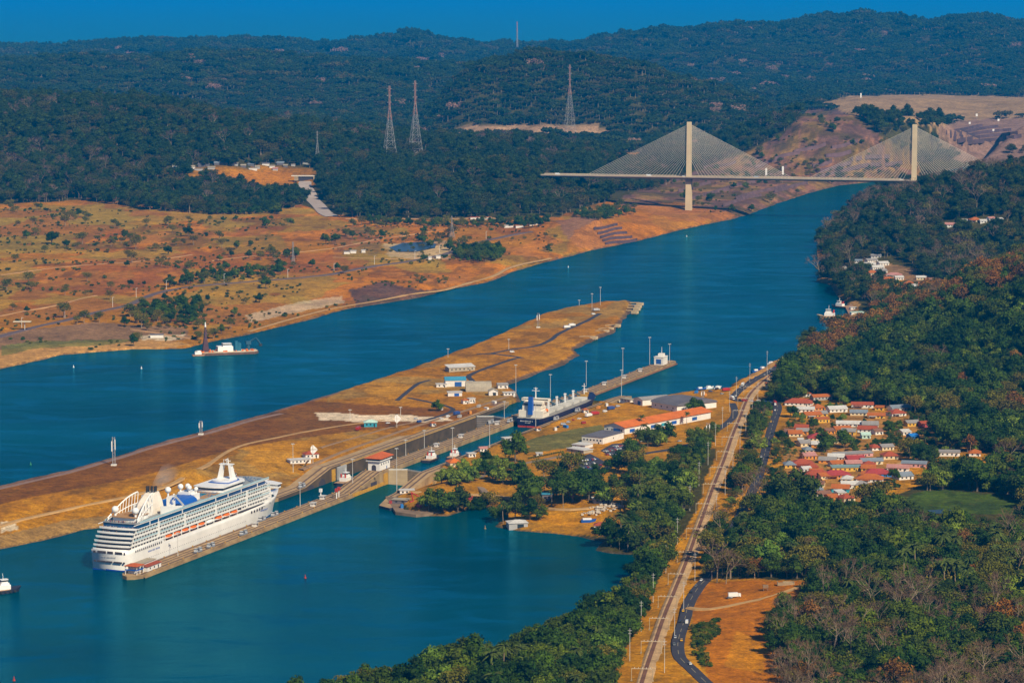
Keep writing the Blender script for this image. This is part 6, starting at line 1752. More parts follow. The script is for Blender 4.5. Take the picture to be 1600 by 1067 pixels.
def building(name, p, rz, w, d, h, roof, rc, wc, label, cat='house', group=None, nwin=3, door=True, over=0.7, rise=None, doorc=None, sink=1.5, wide_door=False):
    """p: middle of the front wall's foot; local x along the front, y to the back"""
    e = empty(name, p, rz); tag(e, label, cat, group)
    m_ = MB(); m_.box((0, d / 2, (h - sink) / 2), (w, d, h + sink)); wl = m_.build('wall', wm(wc), e)
    rise = rise if rise is not None else min(w, d) * 0.22
    m_ = MB(); a, b0, b1 = w / 2 + over, -over, d + over; my = d / 2; t = 0.25
    if roof == 'g':
        m_.loft([[(-a, b0, h - 0.1), (-a, my, h + rise), (-a, b1, h - 0.1), (-a, b1, h + t - 0.1), (-a, my, h + rise + t), (-a, b0, h + t - 0.1)], [(a, b0, h - 0.1), (a, my, h + rise), (a, b1, h - 0.1), (a, b1, h + t - 0.1), (a, my, h + rise + t), (a, b0, h + t - 0.1)]])
        for s in (-1, 1):
            m2 = MB(); m2.loft([[(s * w / 2, 0, h), (s * w / 2, d, h), (s * w / 2, my, h + rise * 0.93)], [(s * (w / 2 - 0.2), 0, h), (s * (w / 2 - 0.2), d, h), (s * (w / 2 - 0.2), my, h + rise * 0.93)]]); m2.build('gable', wm(wc), e)
    elif roof == 'h':
        rx = max(0.5, a - (b1 - b0) / 2)
        m_.add([(-a, b0, h), (a, b0, h), (a, b1, h), (-a, b1, h), (-rx, my, h + rise * 1.2), (rx, my, h + rise * 1.2), (-a, b0, h - t), (a, b0, h - t), (a, b1, h - t), (-a, b1, h - t)],
               [(0, 1, 5, 4), (1, 2, 5), (2, 3, 4, 5), (3, 0, 4), (9, 8, 7, 6), (6, 7, 1, 0), (7, 8, 2, 1), (8, 9, 3, 2), (9, 6, 0, 3)])
    elif roof == 'x':   # gable with the ridge running back from the front
        m_.loft([[(-a, b0, h - 0.1), (0, b0, h + rise), (a, b0, h - 0.1), (a, b0, h + t - 0.1), (0, b0, h + rise + t), (-a, b0, h + t - 0.1)], [(-a, b1, h - 0.1), (0, b1, h + rise), (a, b1, h - 0.1), (a, b1, h + t - 0.1), (0, b1, h + rise + t), (-a, b1, h + t - 0.1)]])
        m2 = MB(); m2.loft([[(-w / 2, 0.0, h), (w / 2, 0.0, h), (0, 0.0, h + rise * 0.93)], [(-w / 2, 0.2, h), (w / 2, 0.2, h), (0, 0.2, h + rise * 0.93)]]); m2.build('gable', wm(wc), e)
    elif roof == 'l':   # long low shed roof
        m_.loft([[(-a, b0, h + 0.1), (-a, b1, h + rise * 0.6), (-a, b1, h + rise * 0.6 + t), (-a, b0, h + 0.1 + t)], [(a, b0, h + 0.1), (a, b1, h + rise * 0.6), (a, b1, h + rise * 0.6 + t), (a, b0, h + 0.1 + t)]])
    elif roof == 'a':   # arched
        n = 8
        pr = lambda x: [(x, my - (d / 2 + over) * math.cos(q), h - 0.3 + rise * math.sin(q)) for q in np.linspace(0, math.pi, n)]
        m_.loft([pr(-a), pr(a)])
    else:
        m_.box((0, my, h + 0.15), (w + 2 * over, d + 2 * over, 0.35))
    ro = m_.build('roof', rm(rc), e)
    m_ = MB()
    for i in range(nwin):
        x = -w / 2 + (i + 0.7) * w / (nwin + 0.4)
        m2 = MB(); m2.box((x, -0.02, h * 0.55), (min(1.6, w / nwin * 0.5), 0.14, min(1.5, h * 0.4))); m2.build('window', M_DARKWIN, wl)
    if door:
        m2 = MB()
        if wide_door: m2.box((w * 0.12, -0.04, h * 0.38), (w * 0.34, 0.16, h * 0.72))
        else: m2.box((w * 0.30, -0.03, 1.05), (1.1, 0.16, 2.1))
        m2.build('door', doorc or M_DARKWIN, wl)
    if nwin > 2:
        m2 = MB(); m2.box((w / 2 + 0.02, d * 0.5, h * 0.55), (0.14, 1.4, min(1.4, h * 0.4))); m2.build('window', M_DARKWIN, wl)
    return e
ROOFN = {'red': 'red', 'crimson': 'crimson', 'orange': 'orange', 'grey': 'grey', 'slate': 'blue-grey', 'white': 'white', 'brown': 'brown', 'pink': 'faded pink', 'teal': 'grey-green', 'mint': 'mint', 'blue': 'bright blue'}
seen = {}
rv = random.Random(21)
VREF = [(1216, 640, 'the road junction'), (1250, 625, 'the bright green tree'), (1300, 645, 'the upper village trees'), (1420, 640, 'the foot of the wooded hill'), (1290, 700, 'the open dry field'), (1430, 685, 'the blue tarpaulin house'), (1340, 715, 'the long grey-roofed terrace'), (1265, 735, 'the roadside wood'), (1310, 765, 'the village lane'), (1400, 745, 'the east edge trees'), (1270, 780, 'the big round tree'), (1340, 790, 'the swamp edge'), (1480, 715, 'the far right wood'), (1180, 805, 'the roadside clearing')]
rows = {}
for i, (grp, p, w, rc, wc, sh, x, y) in enumerate(HOUSES):
    w = min(w, 42)
    d = {'g': 11, 'h': 13, 'l': 9}[sh] + rv.uniform(-1, 2.5)
    h = rv.uniform(2.8, 3.6)
    rz = rv.choice((-0.06, 0.10, 0.32, 0.36, -0.2)) + rv.uniform(-0.06, 0.06)
    ref = min(VREF, key=lambda q: (q[0] - x) ** 2 + 2 * (q[1] - y) ** 2)[2] if grp == 'village' else ('the lower waterside hamlet' if y > 390 else 'the upper hillside hamlet')
    big = 'long' if w > 22 else ('small' if w < 11 else 'low')
    lb = '%s %s-roofed %s-walled house near %s' % (big, ROOFN[rc], wc, ref)
    k = seen.get(lb, 0); seen[lb] = k + 1
    if k: lb = lb.replace(' near ', ', farther back, near ' if y < rows[lb] else ', nearer the camera, near ')
    rows.setdefault(lb, y)
    e = building('house', (p[0], p[1], p[2]), rz, w, d, h, 'g' if sh == 'g' else sh, rc, wc, lb, 'house', 'village houses' if grp == 'village' else 'hamlet houses', nwin=max(2, min(6, int(w / 4))))
    if w > 16 and sh != 'l' and rv.random() < 0.7:
        ww_ = w * 0.45
        m_ = MB(); m_.box((-w * 0.2, -2.2, 2.5), (ww_, 3.6, 0.16)); m_.build('porch_roof', rm(rv.choice(('red', 'grey', 'orange', 'white'))), e)
        for s in (-1, 1):
            m_ = MB(); m_.tube((-w * 0.2 + s * ww_ * 0.46, -3.7, -0.6), (-w * 0.2 + s * ww_ * 0.46, -3.7, 2.5), 0.12, 0.12, 5); m_.build('porch_post', wm('white'), e)
# --- buildings round the locks: front-left, front-right, back-right eave corners in the photo and eave level
def corner_building(name, A, B, C, z_e, roof, rc, wc, label, cat='building', z0=13.0, **kw):
    a, b, c = (P(q[0], q[1], z_e)[:2] for q in (A, B, C))
    fx = b - a; w = np.linalg.norm(fx); fx /= w; rz = math.atan2(fx[1], fx[0])
    ny = np.array([-fx[1], fx[0]]); d = max(4.0, float((c - b) @ ny))
    m = (a + b) / 2
    return building(name, (m[0], m[1], z0), rz, w, d, z_e - z0, roof, rc, wc, label, cat, **kw)
def pxb(name, x, y, wpx, d, h, roof, rc, wc, label, rz=0.0, z=None, cat='building', **kw):
    p = G(x, y) if z is None else tuple(P(x, y, z)); s = scale_at(p)
    return building(name, p, rz, wpx / s, d, h, roof, rc, wc, label, cat, **kw)
e = corner_building('warehouse', (944, 664), (976, 668), (1052, 636), 20.5, 'x', 'orangeroof', 'white', 'long warehouse with a bright orange roof beside the lock lawn', nwin=4, over=1.5, rise=3.6, wide_door=True, doorc=M_BLUED)
for i in range(7):
    m_ = MB(); L_ = 110; m_.box((np.linalg.norm(P(944, 664, 20)[:2] - P(976, 668, 20)[:2]) / 2 + 0.1, 12 + i * 17, 3.4), (0.2, 8, 3.2)); m_.build('bay_door', [BLUEB, wm('white'), M_BLUED, wm('teal')][i % 4], e)
corner_building('depot', (1018, 627), (1058, 634), (1085, 621), 20, 'a', 'dark', 'white', 'wide dark-roofed depot hall behind the orange warehouse', nwin=4, over=1.2, rise=4.5)
corner_building('office_building', (909, 681), (942, 684), (963, 674), 19.5, 'f', 'dark', 'white', 'flat-roofed white office block beside the lock lawn', nwin=6, over=0.4)
corner_building('canopy', (886, 700), (912, 704), (916, 700), 16.5, 'f', 'white', 'khaki', 'flat white canopy in front of the white office block', nwin=2)
corner_building('kiosk', (894, 694), (914, 696), (918, 692), 16.6, 'f', 'white', 'white', 'small white kiosk beside the white office block', nwin=2)
corner_building('workshop', (990, 622), (1004, 625), (1019, 615), 19.5, 'x', 'grey', 'white', 'white workshop with a dark blue doorway by the north quay', nwin=0, wide_door=True, doorc=M_BLUED, rise=2)
corner_building('quay_store', (969, 622), (985, 625), (988, 623), 16, 'f', 'khaki', 'white', 'long low white quay store under the tall light mast', nwin=3)
# island
pxb('shed', 712, 604, 32, 14, 7, 'g', 'sky', 'white', 'white shed with a turquoise roof and dark blue doors on the island', 0.12, wide_door=True, doorc=M_BLUED, nwin=1)
pxb('annex', 690, 605, 16, 7, 3.4, 'f', 'white', 'white', 'low white annex left of the turquoise-roofed shed', 0.12, nwin=2)
pxb('annex', 734, 602, 10, 7, 3.6, 'f', 'white', 'white', 'low white annex right of the turquoise-roofed shed', 0.12, nwin=2)
pxb('canopy_building', 722, 580, 44, 12, 4.5, 'l', 'white', 'khaki', 'long white canopy building behind the turquoise-roofed shed', 0.42, nwin=6, rise=4)
pxb('hangar', 748, 612, 40, 20, 1.5, 'a', 'khaki', 'khaki', 'arched khaki hangar beside the turquoise-roofed shed', 0.05, rise=9, over=0.2, nwin=0, door=False)
pxb('hut', 711, 619, 22, 8, 4.2, 'f', 'white', 'white', 'square white hut with a blue door in front of the hangar', 0.12, wide_door=True, doorc=BLUEB, nwin=1)
pxb('house', 771, 618, 14, 10, 4.5, 'x', 'khaki', 'white', 'white gabled house at the north end of the island yard', 0.1, nwin=1, wide_door=True, rise=2.5)
pxb('hut', 796, 618, 18, 7, 3.2, 'f', 'white', 'white', 'low white hut on the island yard nearest the bulk carrier', 0.2, nwin=3)
pxb('hut', 786, 607, 16, 8, 4.0, 'g', 'grey', 'white', 'grey gabled hut behind the island yard houses', 0.2, nwin=2)
pxb('hut', 728, 631, 9, 6, 4, 'h', 'orange', 'white', 'tiny orange-roofed hut on the island lock edge', 0.4, nwin=1)
pxb('hut', 738, 630, 10, 6, 5, 'f', 'white', 'white', 'tall white box hut beside the tiny orange-roofed hut', 0.4, nwin=2)
pxb('hut', 579, 667, 20, 9, 4.6, 'h', 'mint', 'teal', 'teal hut with a pale roof on the island grass', 0.05, nwin=3)
pxb('lock_hut', 470, 724, 34, 9, 3.6, 'f', 'white', 'white', 'long white lock hut above the island side ramp', 0.42, nwin=5)
pxb('lock_hut', 488, 716, 22, 9, 4.2, 'h', 'red', 'white', 'red-roofed white lock hut above the island side ramp', 0.42, nwin=3)
pxb('hut', 678, 666, 7, 5, 3.5, 'h', 'orange', 'white', 'tiny orange-roofed kiosk on the coping of the emptied lane', 0.4, z=13.0, nwin=1)
# bank side
pxb('hut', 636, 772, 22, 7, 3.6, 'f', 'white', 'white', 'long white quay hut at the foot of the tall light mast', 0.1, z=2.6, nwin=3)
pxb('hut', 661, 777, 26, 8, 4.2, 'f', 'dark', 'white', 'white quay hut with a dark flat roof', 0.1, z=2.6, nwin=2)
pxb('hut', 694, 771, 24, 8, 3.6, 'g', 'red', 'white', 'white quay hut with a red rim roof beside the shore trees', 0.1, z=3.0, nwin=3)
pxb('shed', 624, 787, 24, 9, 3.4, 'f', 'khaki', 'dark', 'flat pale-roofed shed with dark walls at the quay end', -0.25, z=2.5, nwin=2)
pxb('house', 713, 729, 20, 12, 4, 'h', 'orangeroof', 'cream', 'orange-roofed house beside the two moored tugs', 0.35, nwin=2)
pxb('hut', 642, 746, 7, 5, 3, 'f', 'white', 'teal', 'tiny blue and white kiosk at the top of the bank side ramp', 0.3, nwin=1)
pxb('hut', 655, 744, 7, 5, 3, 'f', 'orange', 'white', 'tiny orange-topped kiosk at the top of the bank side ramp', 0.3, nwin=1)
pxb('ferry_house', 797, 694, 18, 8, 6, 'f', 'white', 'white', 'white two-storey pilot house beside the near lane', 0.4, nwin=3)
pxb('hut', 738, 714, 12, 6, 3.4, 'f', 'white', 'white', 'white hut beside the orange-roofed house', 0.4, nwin=2)
pxb('hut', 756, 706, 12, 6, 3.4, 'g', 'pink', 'white', 'pink-roofed hut on the bank side wall', 0.4, nwin=2)
pxb('hut', 843, 713, 9, 5, 3, 'f', 'white', 'white', 'lone white cabin on the dry slope', 0.1, nwin=1)
pxb('hut', 916, 645, 8, 6, 3.4, 'h', 'orange', 'white', 'tiny orange-roofed kiosk beside the bulk carrier', 0.3, nwin=1)
pxb('hut', 842, 673, 7, 5, 3, 'h', 'orange', 'white', 'tiny orange-roofed kiosk below the bulk carrier stern', 0.3, nwin=1)
pxb('boat_shed', 810, 825, 30, 12, 4.5, 'h', 'white', 'grey', 'white-roofed boat shed with grey walls at the tip of the lakeside spit', 0.2, nwin=1, wide_door=True, rise=1.6)
pxb('hut', 937, 828, 18, 9, 4, 'h', 'red', 'white', 'red-roofed lakeside hut on the spit', -0.1, nwin=2)
pxb('shed', 706, 790, 18, 7, 3, 'l', 'orange', 'dark', 'rust-orange shed on the shore behind the round trees', 0.1, nwin=1)
pxb('shed', 762, 786, 20, 7, 3, 'f', 'pink', 'dark', 'low red open shed left of the boat slip trees', 0.1, nwin=1)
pxb('store_house', 855, 783, 16, 10, 6, 'f', 'sky', 'dark', 'blue-roofed store half hidden by palms', 0.1, nwin=2)
pxb('shelter', 942, 786, 30, 10, 3.6, 'f', 'white', 'khaki', 'white-roofed shelter among the trees below the car park', 0.1, nwin=3)
pxb('pavilion', 1040, 563, 24, 16, 11, 'h', 'khaki', 'white', 'white lookout house on the tip of the north approach wall', 0.37, z=12.0, nwin=3, wide_door=True, doorc=BLUEB) if False else None
e = empty('wall_end_house', UV(1258, -9.2, 12.0), CANAL_ROT); tag(e, 'white house with a blue doorway on the tip of the north approach wall', 'building')
m_ = MB(); m_.box((0, 0, 4.5), (16, 11, 9)); m_.build('wall', wm('white'), e)
m_ = MB(); m_.box((0, 0, 9.2), (17, 12, 0.5)); m_.box((2, 0, 11), (7, 6, 3)); m_.build('roof', wm('white'), e)
m_ = MB(); m_.box((-8.1, 0, 4), (0.3, 6, 5.5)); m_.build('door', M_BLUED, e)
m_ = MB(); m_.tube((3, 0, 12), (3, 0, 20), 0.3, 0.15); m_.build('mast', W_SHIP, e)
lamp_post(UV(1274, -4, 12), 22, 'slim pole at the very tip of the north approach wall')
# south end of the long wall: landing house
e = empty('landing_stage', UV(4, -9, 2.8), CANAL_ROT); tag(e, 'red-roofed landing house with blue rails on the near tip of the long wall', 'building')
m_ = MB(); m_.box((0, 0, 6.4), (11, 11, 0.5)); m_.add([(-6.2, -6.2, 6.6), (6.2, -6.2, 6.6), (6.2, 6.2, 6.6), (-6.2, 6.2, 6.6), (0, 0, 8.4)], [(0, 1, 4), (1, 2, 4), (2, 3, 4), (3, 0, 4)]); m_.build('roof', M_REDROOF, e)
for x in (-5, 0, 5):
    for y in (-5, 5):
        m_ = MB(); m_.tube((x, y, 0), (x, y, 6.3), 0.3, 0.3); m_.build('post', wm('white'), e)
m_ = MB(); m_.box((-5.2, 0, 3.6), (0.2, 10.4, 1.0)); m_.box((0, -5.2, 3.6), (10.4, 0.2, 1.0)); m_.build('blue_rail', BLUEB, e)
m_ = MB(); m_.box((1.5, 1, 2.6), (6, 7, 5.2)); m_.build('wall', wm('white'), e)
e = building('wall_house', UV(26, -5.2, 2.9), CANAL_ROT, 24, 6.5, 4.6, 'g', 'brown', 'white', 'long white house on the near end of the long wall beside the ship stern', 'building', nwin=4, rise=1.2) if False else None
e = building('wall_house', UV(24, -8.5, 2.9), CANAL_ROT, 26, 7, 5.2, 'f', 'khaki', 'white', 'long white flat-roofed house on the near end of the long wall', 'building', nwin=4)
e = building('wall_shed', UV(24, -2.4, 2.9), CANAL_ROT, 22, 4.2, 3.6, 'l', 'red', 'white', 'narrow red-roofed shed beside the flat-roofed house on the long wall', 'building', nwin=3)
# small white cabins spaced along the walls
rr_ = random.Random(77)
for i, (u, v, z, w) in enumerate([(214, -9, 3.0, 'amidships of the cruise ship'), (318, -5, 3.0, 'just ahead of the cruise ship bow'), (352, -12, 3.0, 'below the centre wall ramp'), (600, -9, 13, 'behind the two moored tugs'), (660, -9, 13, 'halfway along the lock chambers'), (752, -8, 13, 'short of the bulk carrier'), (1010, -9, 12, 'off the bow of the bulk carrier'), (1070, -9, 12, 'first along the north approach wall'), (1130, -7, 12, 'second along the north approach wall'), (1190, -9, 12, 'third along the north approach wall')]):
    e = building('cabin', UV(u, v, z), CANAL_ROT, 5.5, 3.4, 2.8, 'f', 'white', 'white', 'small white cabin on the centre wall ' + w, 'hut', 'cabins on the centre wall', nwin=1, sink=0.2)
# bollard-red signal posts and mooring machinery by the ramp
for i, (u, v) in enumerate(((352, -15.5), (358, -3), (366, -4.5))):
    e = empty('signal_post', UV(u, v, 3.0), CANAL_ROT); tag(e, ('red' if i else 'white') + ' signal post at the foot of the centre wall ramp' + (', farther from the water' if i == 1 else (', nearest the gate' if i == 2 else '')), 'signal')
    m_ = MB(); m_.tube((0, 0, 0), (0, 0, 7.5), 0.5, 0.5); m_.build('post', W_SHIP, e)
    m_ = MB(); m_.box((0, 0, 7.6), (2.2, 2.2, 3.0)); m_.build('signal_box', REDP if i else W_SHIP, e)
# steps down the banks
for x, y, x2, y2, z, z2, lb in ((482, 719, 470, 733, 13, 4, 'pale stairway down the island side bank'), (683, 745, 675, 762, 13, 4, 'pale stairway down the bank side slope')):
    a = P(x, y, z); b = P(x2, y2, z2); e = empty('stairway', tuple(b)); tag(e, lb, 'stairs')
    d = a - b; n = 14
    for i in range(n):
        t = (i + 0.5) / n
        m_ = MB(); m_.box(tuple(d * t), (3.4, max(0.8, abs(d[1]) / n), 0.5), math.atan2(d[1], d[0]) - math.pi / 2); m_.build('step', mat('step_stone', (0.62, 0.42, 0.16), 0.9, 0.1), e)
# barge and gear at the quay tip
e = empty('crane_wreck', tuple(P(646, 788, 2.6)), 0.2); tag(e, 'red derrick crane standing on the quay by the shore trees', 'crane')
m_ = MB(); m_.box((0, 0, 1.5), (6, 4, 3)); m_.build('cab', REDP, e)
m_ = MB(); m_.beam((0, 0, 3), (-2, 0, 11), 0.8); m_.beam((-2, 0, 11), (6, 1, 6), 0.6); m_.build('jib', REDP, e)
# quay platform
QP = [tuple(P(x, y, 2.2)[:2]) for x, y in ((602, 776), (640, 768), (715, 768), (722, 776), (690, 800), (650, 804), (618, 800))]
m_ = MB(); m_.prism(QP, -4, 2.5); tag(m_.build('quay', mat('quay_stone', (0.24, 0.16, 0.10), 0.9, 0.25, 0.15)), kind='structure')
# jetty on the far right bank
JT = [tuple(P(x, y, 11)[:2]) for x, y in ((1320, 478), (1345, 474), (1362, 488), (1330, 499))]
m_ = MB(); m_.prism(JT, 4, 11.2); tag(m_.build('jetty', mat('jetty_timber', (0.36, 0.20, 0.12), 0.9, 0.2, 0.2)), 'brown jetty deck with sheds on the far right bank', 'jetty')
pxb('shed', 1340, 492, 20, 8, 3.5, 'f', 'mint', 'white', 'pale green-roofed shed on the jetty', 0.2, z=11.2, nwin=1)
pxb('shed', 1334, 484, 10, 6, 3.2, 'f', 'white', 'white', 'white shed at the back of the jetty', 0.2, z=11.2, nwin=1)
# mooring dolphins off the island tip
DOL = [(1000, 478, 984, 474), (997, 482, 982, 478), (995, 486, 980, 482), (992, 491, 978, 486), (964, 512, 945, 510), (953, 517, 935, 515), (946, 521, 930, 518), (928, 531, 905, 527)]
for i, (x, y, x2, y2) in enumerate(DOL):
    p = P(x, y, 9); q = P(x2, y2, 12.5)
    e = empty('mooring_dolphin', tuple(p), CANAL_ROT); tag(e, 'pale mooring dolphin with a footbridge, number %s counted from the island tip' % ['one', 'two', 'three', 'four', 'five', 'six', 'seven', 'eight'][i], 'dolphin', 'mooring dolphins at the island tip')
    m_ = MB(); m_.box((0, 0, 2.6), (8, 8, 3.2)); m_.build('cap', mat('dolphin_cap', (0.62, 0.46, 0.26), 0.9, 0.15), e)
    for a, b in ((-3, -3), (3, -3), (3, 3), (-3, 3)):
        m_ = MB(); m_.tube((a, b, -6), (a, b, 1.2), 0.7, 0.7); m_.build('pile', M_WALLD, e)
    d = np.array(q) - np.array(p); co, si = math.cos(-CANAL_ROT), math.sin(-CANAL_ROT)
    m_ = MB(); m_.beam((0, 0, 4.0), (d[0] * co - d[1] * si, d[0] * si + d[1] * co, 4.0), 1.6); m_.build('footbridge', M_WALLD, e)
# far settlement and sheds on the west bank
rf = random.Random(31)
SET = [(275, 262, 14, 'white'), (300, 264, 10, 'white'), (318, 261, 22, 'dark'), (345, 258, 26, 'slate'), (330, 265, 14, 'white'), (366, 259, 14, 'white'), (380, 262, 10, 'white'), (392, 260, 12, 'slate'), (402, 264, 9, 'white'), (415, 259, 14, 'dark'), (425, 263, 10, 'white'), (438, 258, 14, 'slate'), (446, 262, 8, 'white'), (458, 260, 8, 'white'), (478, 257, 16, 'dark'), (395, 266, 16, 'white'), (310, 267, 16, 'white'), (430, 267, 10, 'pink')]
for i, (x, y, w, rc) in enumerate(SET):
    pxb('works_shed', x, y, w * 0.8, 12, 4, rf.choice('gfl'), 'khaki' if rc == 'white' else rc, rf.choice(('dark', 'grey', 'grey', 'white')), '%s-roofed works shed, %s along the clearing on the left hills' % ({'white': 'pale', 'dark': 'dark', 'slate': 'blue-grey', 'pink': 'pink'}[rc], ['first', 'second', 'third', 'fourth', 'fifth', 'sixth', 'seventh', 'eighth', 'ninth', 'tenth', 'eleventh', 'twelfth', 'thirteenth', 'fourteenth', 'fifteenth', 'sixteenth', 'seventeenth', 'last'][[q[0] for q in sorted(SET)].index(x)]), 0.0, cat='shed', group='sheds of the hillside works', nwin=0, door=False)
e = empty('culvert_bridge', G(478, 282)); tag(e, 'pale concrete culvert bridge across the gravel gully on the left', 'bridge')
m_ = MB(); m_.box((0, 0, 9), (58, 8, 2.0)); m_.build('deck', mat('pale_concrete', (0.66, 0.58, 0.48), 0.9, 0.1), e)
m_ = MB(); m_.box((0, 2, 4), (30, 6, 8)); m_.build('portal', SHADOWY, e)
for s in (-1, 1):
    m_ = MB(); m_.box((s * 19, 0, 4), (8, 9, 9)); m_.build('abutment', M_CONC, e)
for x, y, w, rc, lb in ((552, 396, 9, 'white', 'white site cabin left of the settling pond'), (568, 395, 6, 'white', 'small white site cabin beside the settling pond'), (542, 397, 9, 'dark', 'dark site shed left of the settling pond'), (748, 343, 26, 'red', 'long red-roofed shed at the forest edge'), (763, 343, 10, 'orange', 'orange shed at the forest edge'), (795, 356, 14, 'white', 'white shed by the service road end'), (812, 356, 12, 'orange', 'orange shed by the service road end'), (835, 352, 16, 'white', 'white shed nearest the bank terraces'), (685, 404, 7, 'white', 'white hut beside the service road'), (672, 406, 5, 'white', 'tiny white hut beside the service road'), (245, 528, 20, 'dark', 'dark barge-like shed on the pale beach')):
    pxb('site_shed', x, y, w, 9, 4, 'f', rc, 'white', lb, 0.1, cat='shed', group='sheds on the west bank', nwin=0, door=False)
# settling pond
PD = [G(x, y)[:2] for x, y in ((608, 387), (630, 380), (665, 378), (682, 382), (680, 388), (650, 394), (620, 394))]
zp = 20.9
sheet('pond', PD, zp, mat('pond_water', (0.03, 0.055, 0.075), 0.3, 0.1, 0.02, spec=0.2))
# bank terraces: pale berms stepping up the cut slopes
def terraces(name, rows_, m, h=5.0):
    for r_i, (a, b) in enumerate(rows_):
        pa, pb = G(*a), G(*b)
        m_ = MB(); n = 8
        v0 = []; 
        for k in range(n + 1):
            t = k / n; x = a[0] + (b[0] - a[0]) * t; y = a[1] + (b[1] - a[1]) * t + 1.2 * math.sin(t * 5 + r_i)
            p = G(x, y); v0.append(p)
        vs = []; fs = []
        for p in v0: vs += [(p[0], p[1] - 6, p[2] - 3), (p[0], p[1], p[2] + h * 0.6), (p[0], p[1] + 9, p[2] + h * 0.6), (p[0], p[1] + 14, p[2] - 3)]
        for k in range(n):
            for j in range(3): fs.append((4 * k + j, 4 * k + 4 + j, 4 * k + 5 + j, 4 * k + 1 + j)[::1])
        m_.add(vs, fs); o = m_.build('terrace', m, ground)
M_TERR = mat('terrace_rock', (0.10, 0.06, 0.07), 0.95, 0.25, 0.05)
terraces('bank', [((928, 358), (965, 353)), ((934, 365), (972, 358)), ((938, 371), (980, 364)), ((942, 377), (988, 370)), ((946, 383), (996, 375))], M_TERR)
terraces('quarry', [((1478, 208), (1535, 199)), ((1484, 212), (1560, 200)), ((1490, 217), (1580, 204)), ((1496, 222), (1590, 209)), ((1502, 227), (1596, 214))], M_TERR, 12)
terraces('cut', [((1060, 300), (1110, 288)), ((1075, 312), (1140, 298)), ((1180, 262), (1225, 248)), ((1210, 250), (1250, 238)), ((1240, 240), (1290, 226)), ((1290, 246), (1330, 238)), ((1300, 232), (1340, 222)), ((1210, 300), (1262, 288)), ((1130, 322), (1190, 306)), ((1330, 250), (1390, 244)), ((1340, 262), (1410, 254)), ((1270, 262), (1300, 252)), ((1272, 270), (1330, 256)), ((1276, 277), (1345, 262)), ((1050, 285), (1090, 272)), ((1120, 300), (1180, 285)), ((1150, 312), (1230, 290)), ((1100, 265), (1150, 255)), ((1195, 275), (1230, 262))], mat('cut_dark_rock', (0.15, 0.085, 0.085), 0.95, 0.25, 0.05), 9)  # steps of the cut slopes in a dark rock colour
# ================================================================ the cable-stayed bridge
M_BRC = mat('bridge_concrete', (0.66, 0.52, 0.32), 0.85, 0.08, 0.05)
M_STAY = mat('stay_sheath', (0.66, 0.60, 0.50), 0.6, 0.05)
M_DECKC = mat('bridge_deck', (0.30, 0.24, 0.20), 0.9, 0.1, 0.05)
T1 = P(1076, 336, 12.0); T1 = np.array([T1[0], T1[1]])
T2 = T1 + np.array([411.0, -95.0])
bd = (T2 - T1) / np.linalg.norm(T2 - T1); SPAN = float(np.linalg.norm(T2 - T1))
br = empty('cable_stayed_bridge', (T1[0], T1[1], 0), math.atan2(bd[1], bd[0])); tag(br, 'cable-stayed bridge with two slender cream pylons spanning the far cut', 'bridge')
ZD = 84.0
g1 = float(ground_z(*T1)); g2 = float(ground_z(*T2))
for x, g in ((0.0, min(g1, 12)), (SPAN, min(g2, 12))):
    m_ = MB()
    m_.loft([[(x - 6, -7, g - 8), (x + 6, -7, g - 8), (x + 6, 7, g - 8), (x - 6, 7, g - 8)], [(x - 5, -6, ZD - 10), (x + 5, -6, ZD - 10), (x + 5, 6, ZD - 10), (x - 5, 6, ZD - 10)], [(x - 4.6, -4, ZD), (x + 4.6, -4, ZD), (x + 4.6, 4, ZD), (x - 4.6, 4, ZD)], [(x - 4.2, -3.2, 187), (x + 4.2, -3.2, 187), (x + 4.2, 3.2, 187), (x - 4.2, 3.2, 187)]])
    py = m_.build('pylon', M_BRC, br)
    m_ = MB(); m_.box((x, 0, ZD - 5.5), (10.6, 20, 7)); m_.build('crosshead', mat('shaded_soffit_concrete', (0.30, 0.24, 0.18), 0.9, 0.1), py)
m_ = MB(); m_.prism([(-282, -17), (SPAN + 330, -17), (SPAN + 330, 17), (-282, 17)], ZD - 1.0, ZD + 0.6); m_.prism([(-282, -9), (SPAN + 330, -9), (SPAN + 330, 9), (-282, 9)], ZD - 4.2, ZD - 1.0)
dk = m_.build('deck', M_DECKC, br)
for s in (-1, 1):
    m_ = MB(); m_.box((SPAN / 2 + 24, s * 16.8, ZD + 1.1), (SPAN + 612, 0.4, 1.1)); m_.build('parapet', M_BRC, dk)
for x in (-276, SPAN + 200, SPAN + 262):
    m_ = MB(); q = (T1 + bd * x); g = float(ground_z(q[0], q[1])); m_.prism([(x - 2, -6), (x + 2, -6), (x + 2, 6), (x - 2, 6)], min(g - 6, ZD - 6), ZD - 4.1); m_.build('pier', M_BRC, br)
NS = 28
for x0 in (0.0, SPAN):
    for s in (-1, 1):
        for k in range(NS):
            t = (k + 1) / NS
            xe = x0 + s * (14 + 182 * t); zt = 118 + 65 * t ** 0.75
            m_ = MB(); m_.tube((x0, 0, zt), (xe, 0, ZD + 0.6), 0.30, 0.30, 4); m_.build('stay_cable', M_STAY, br)

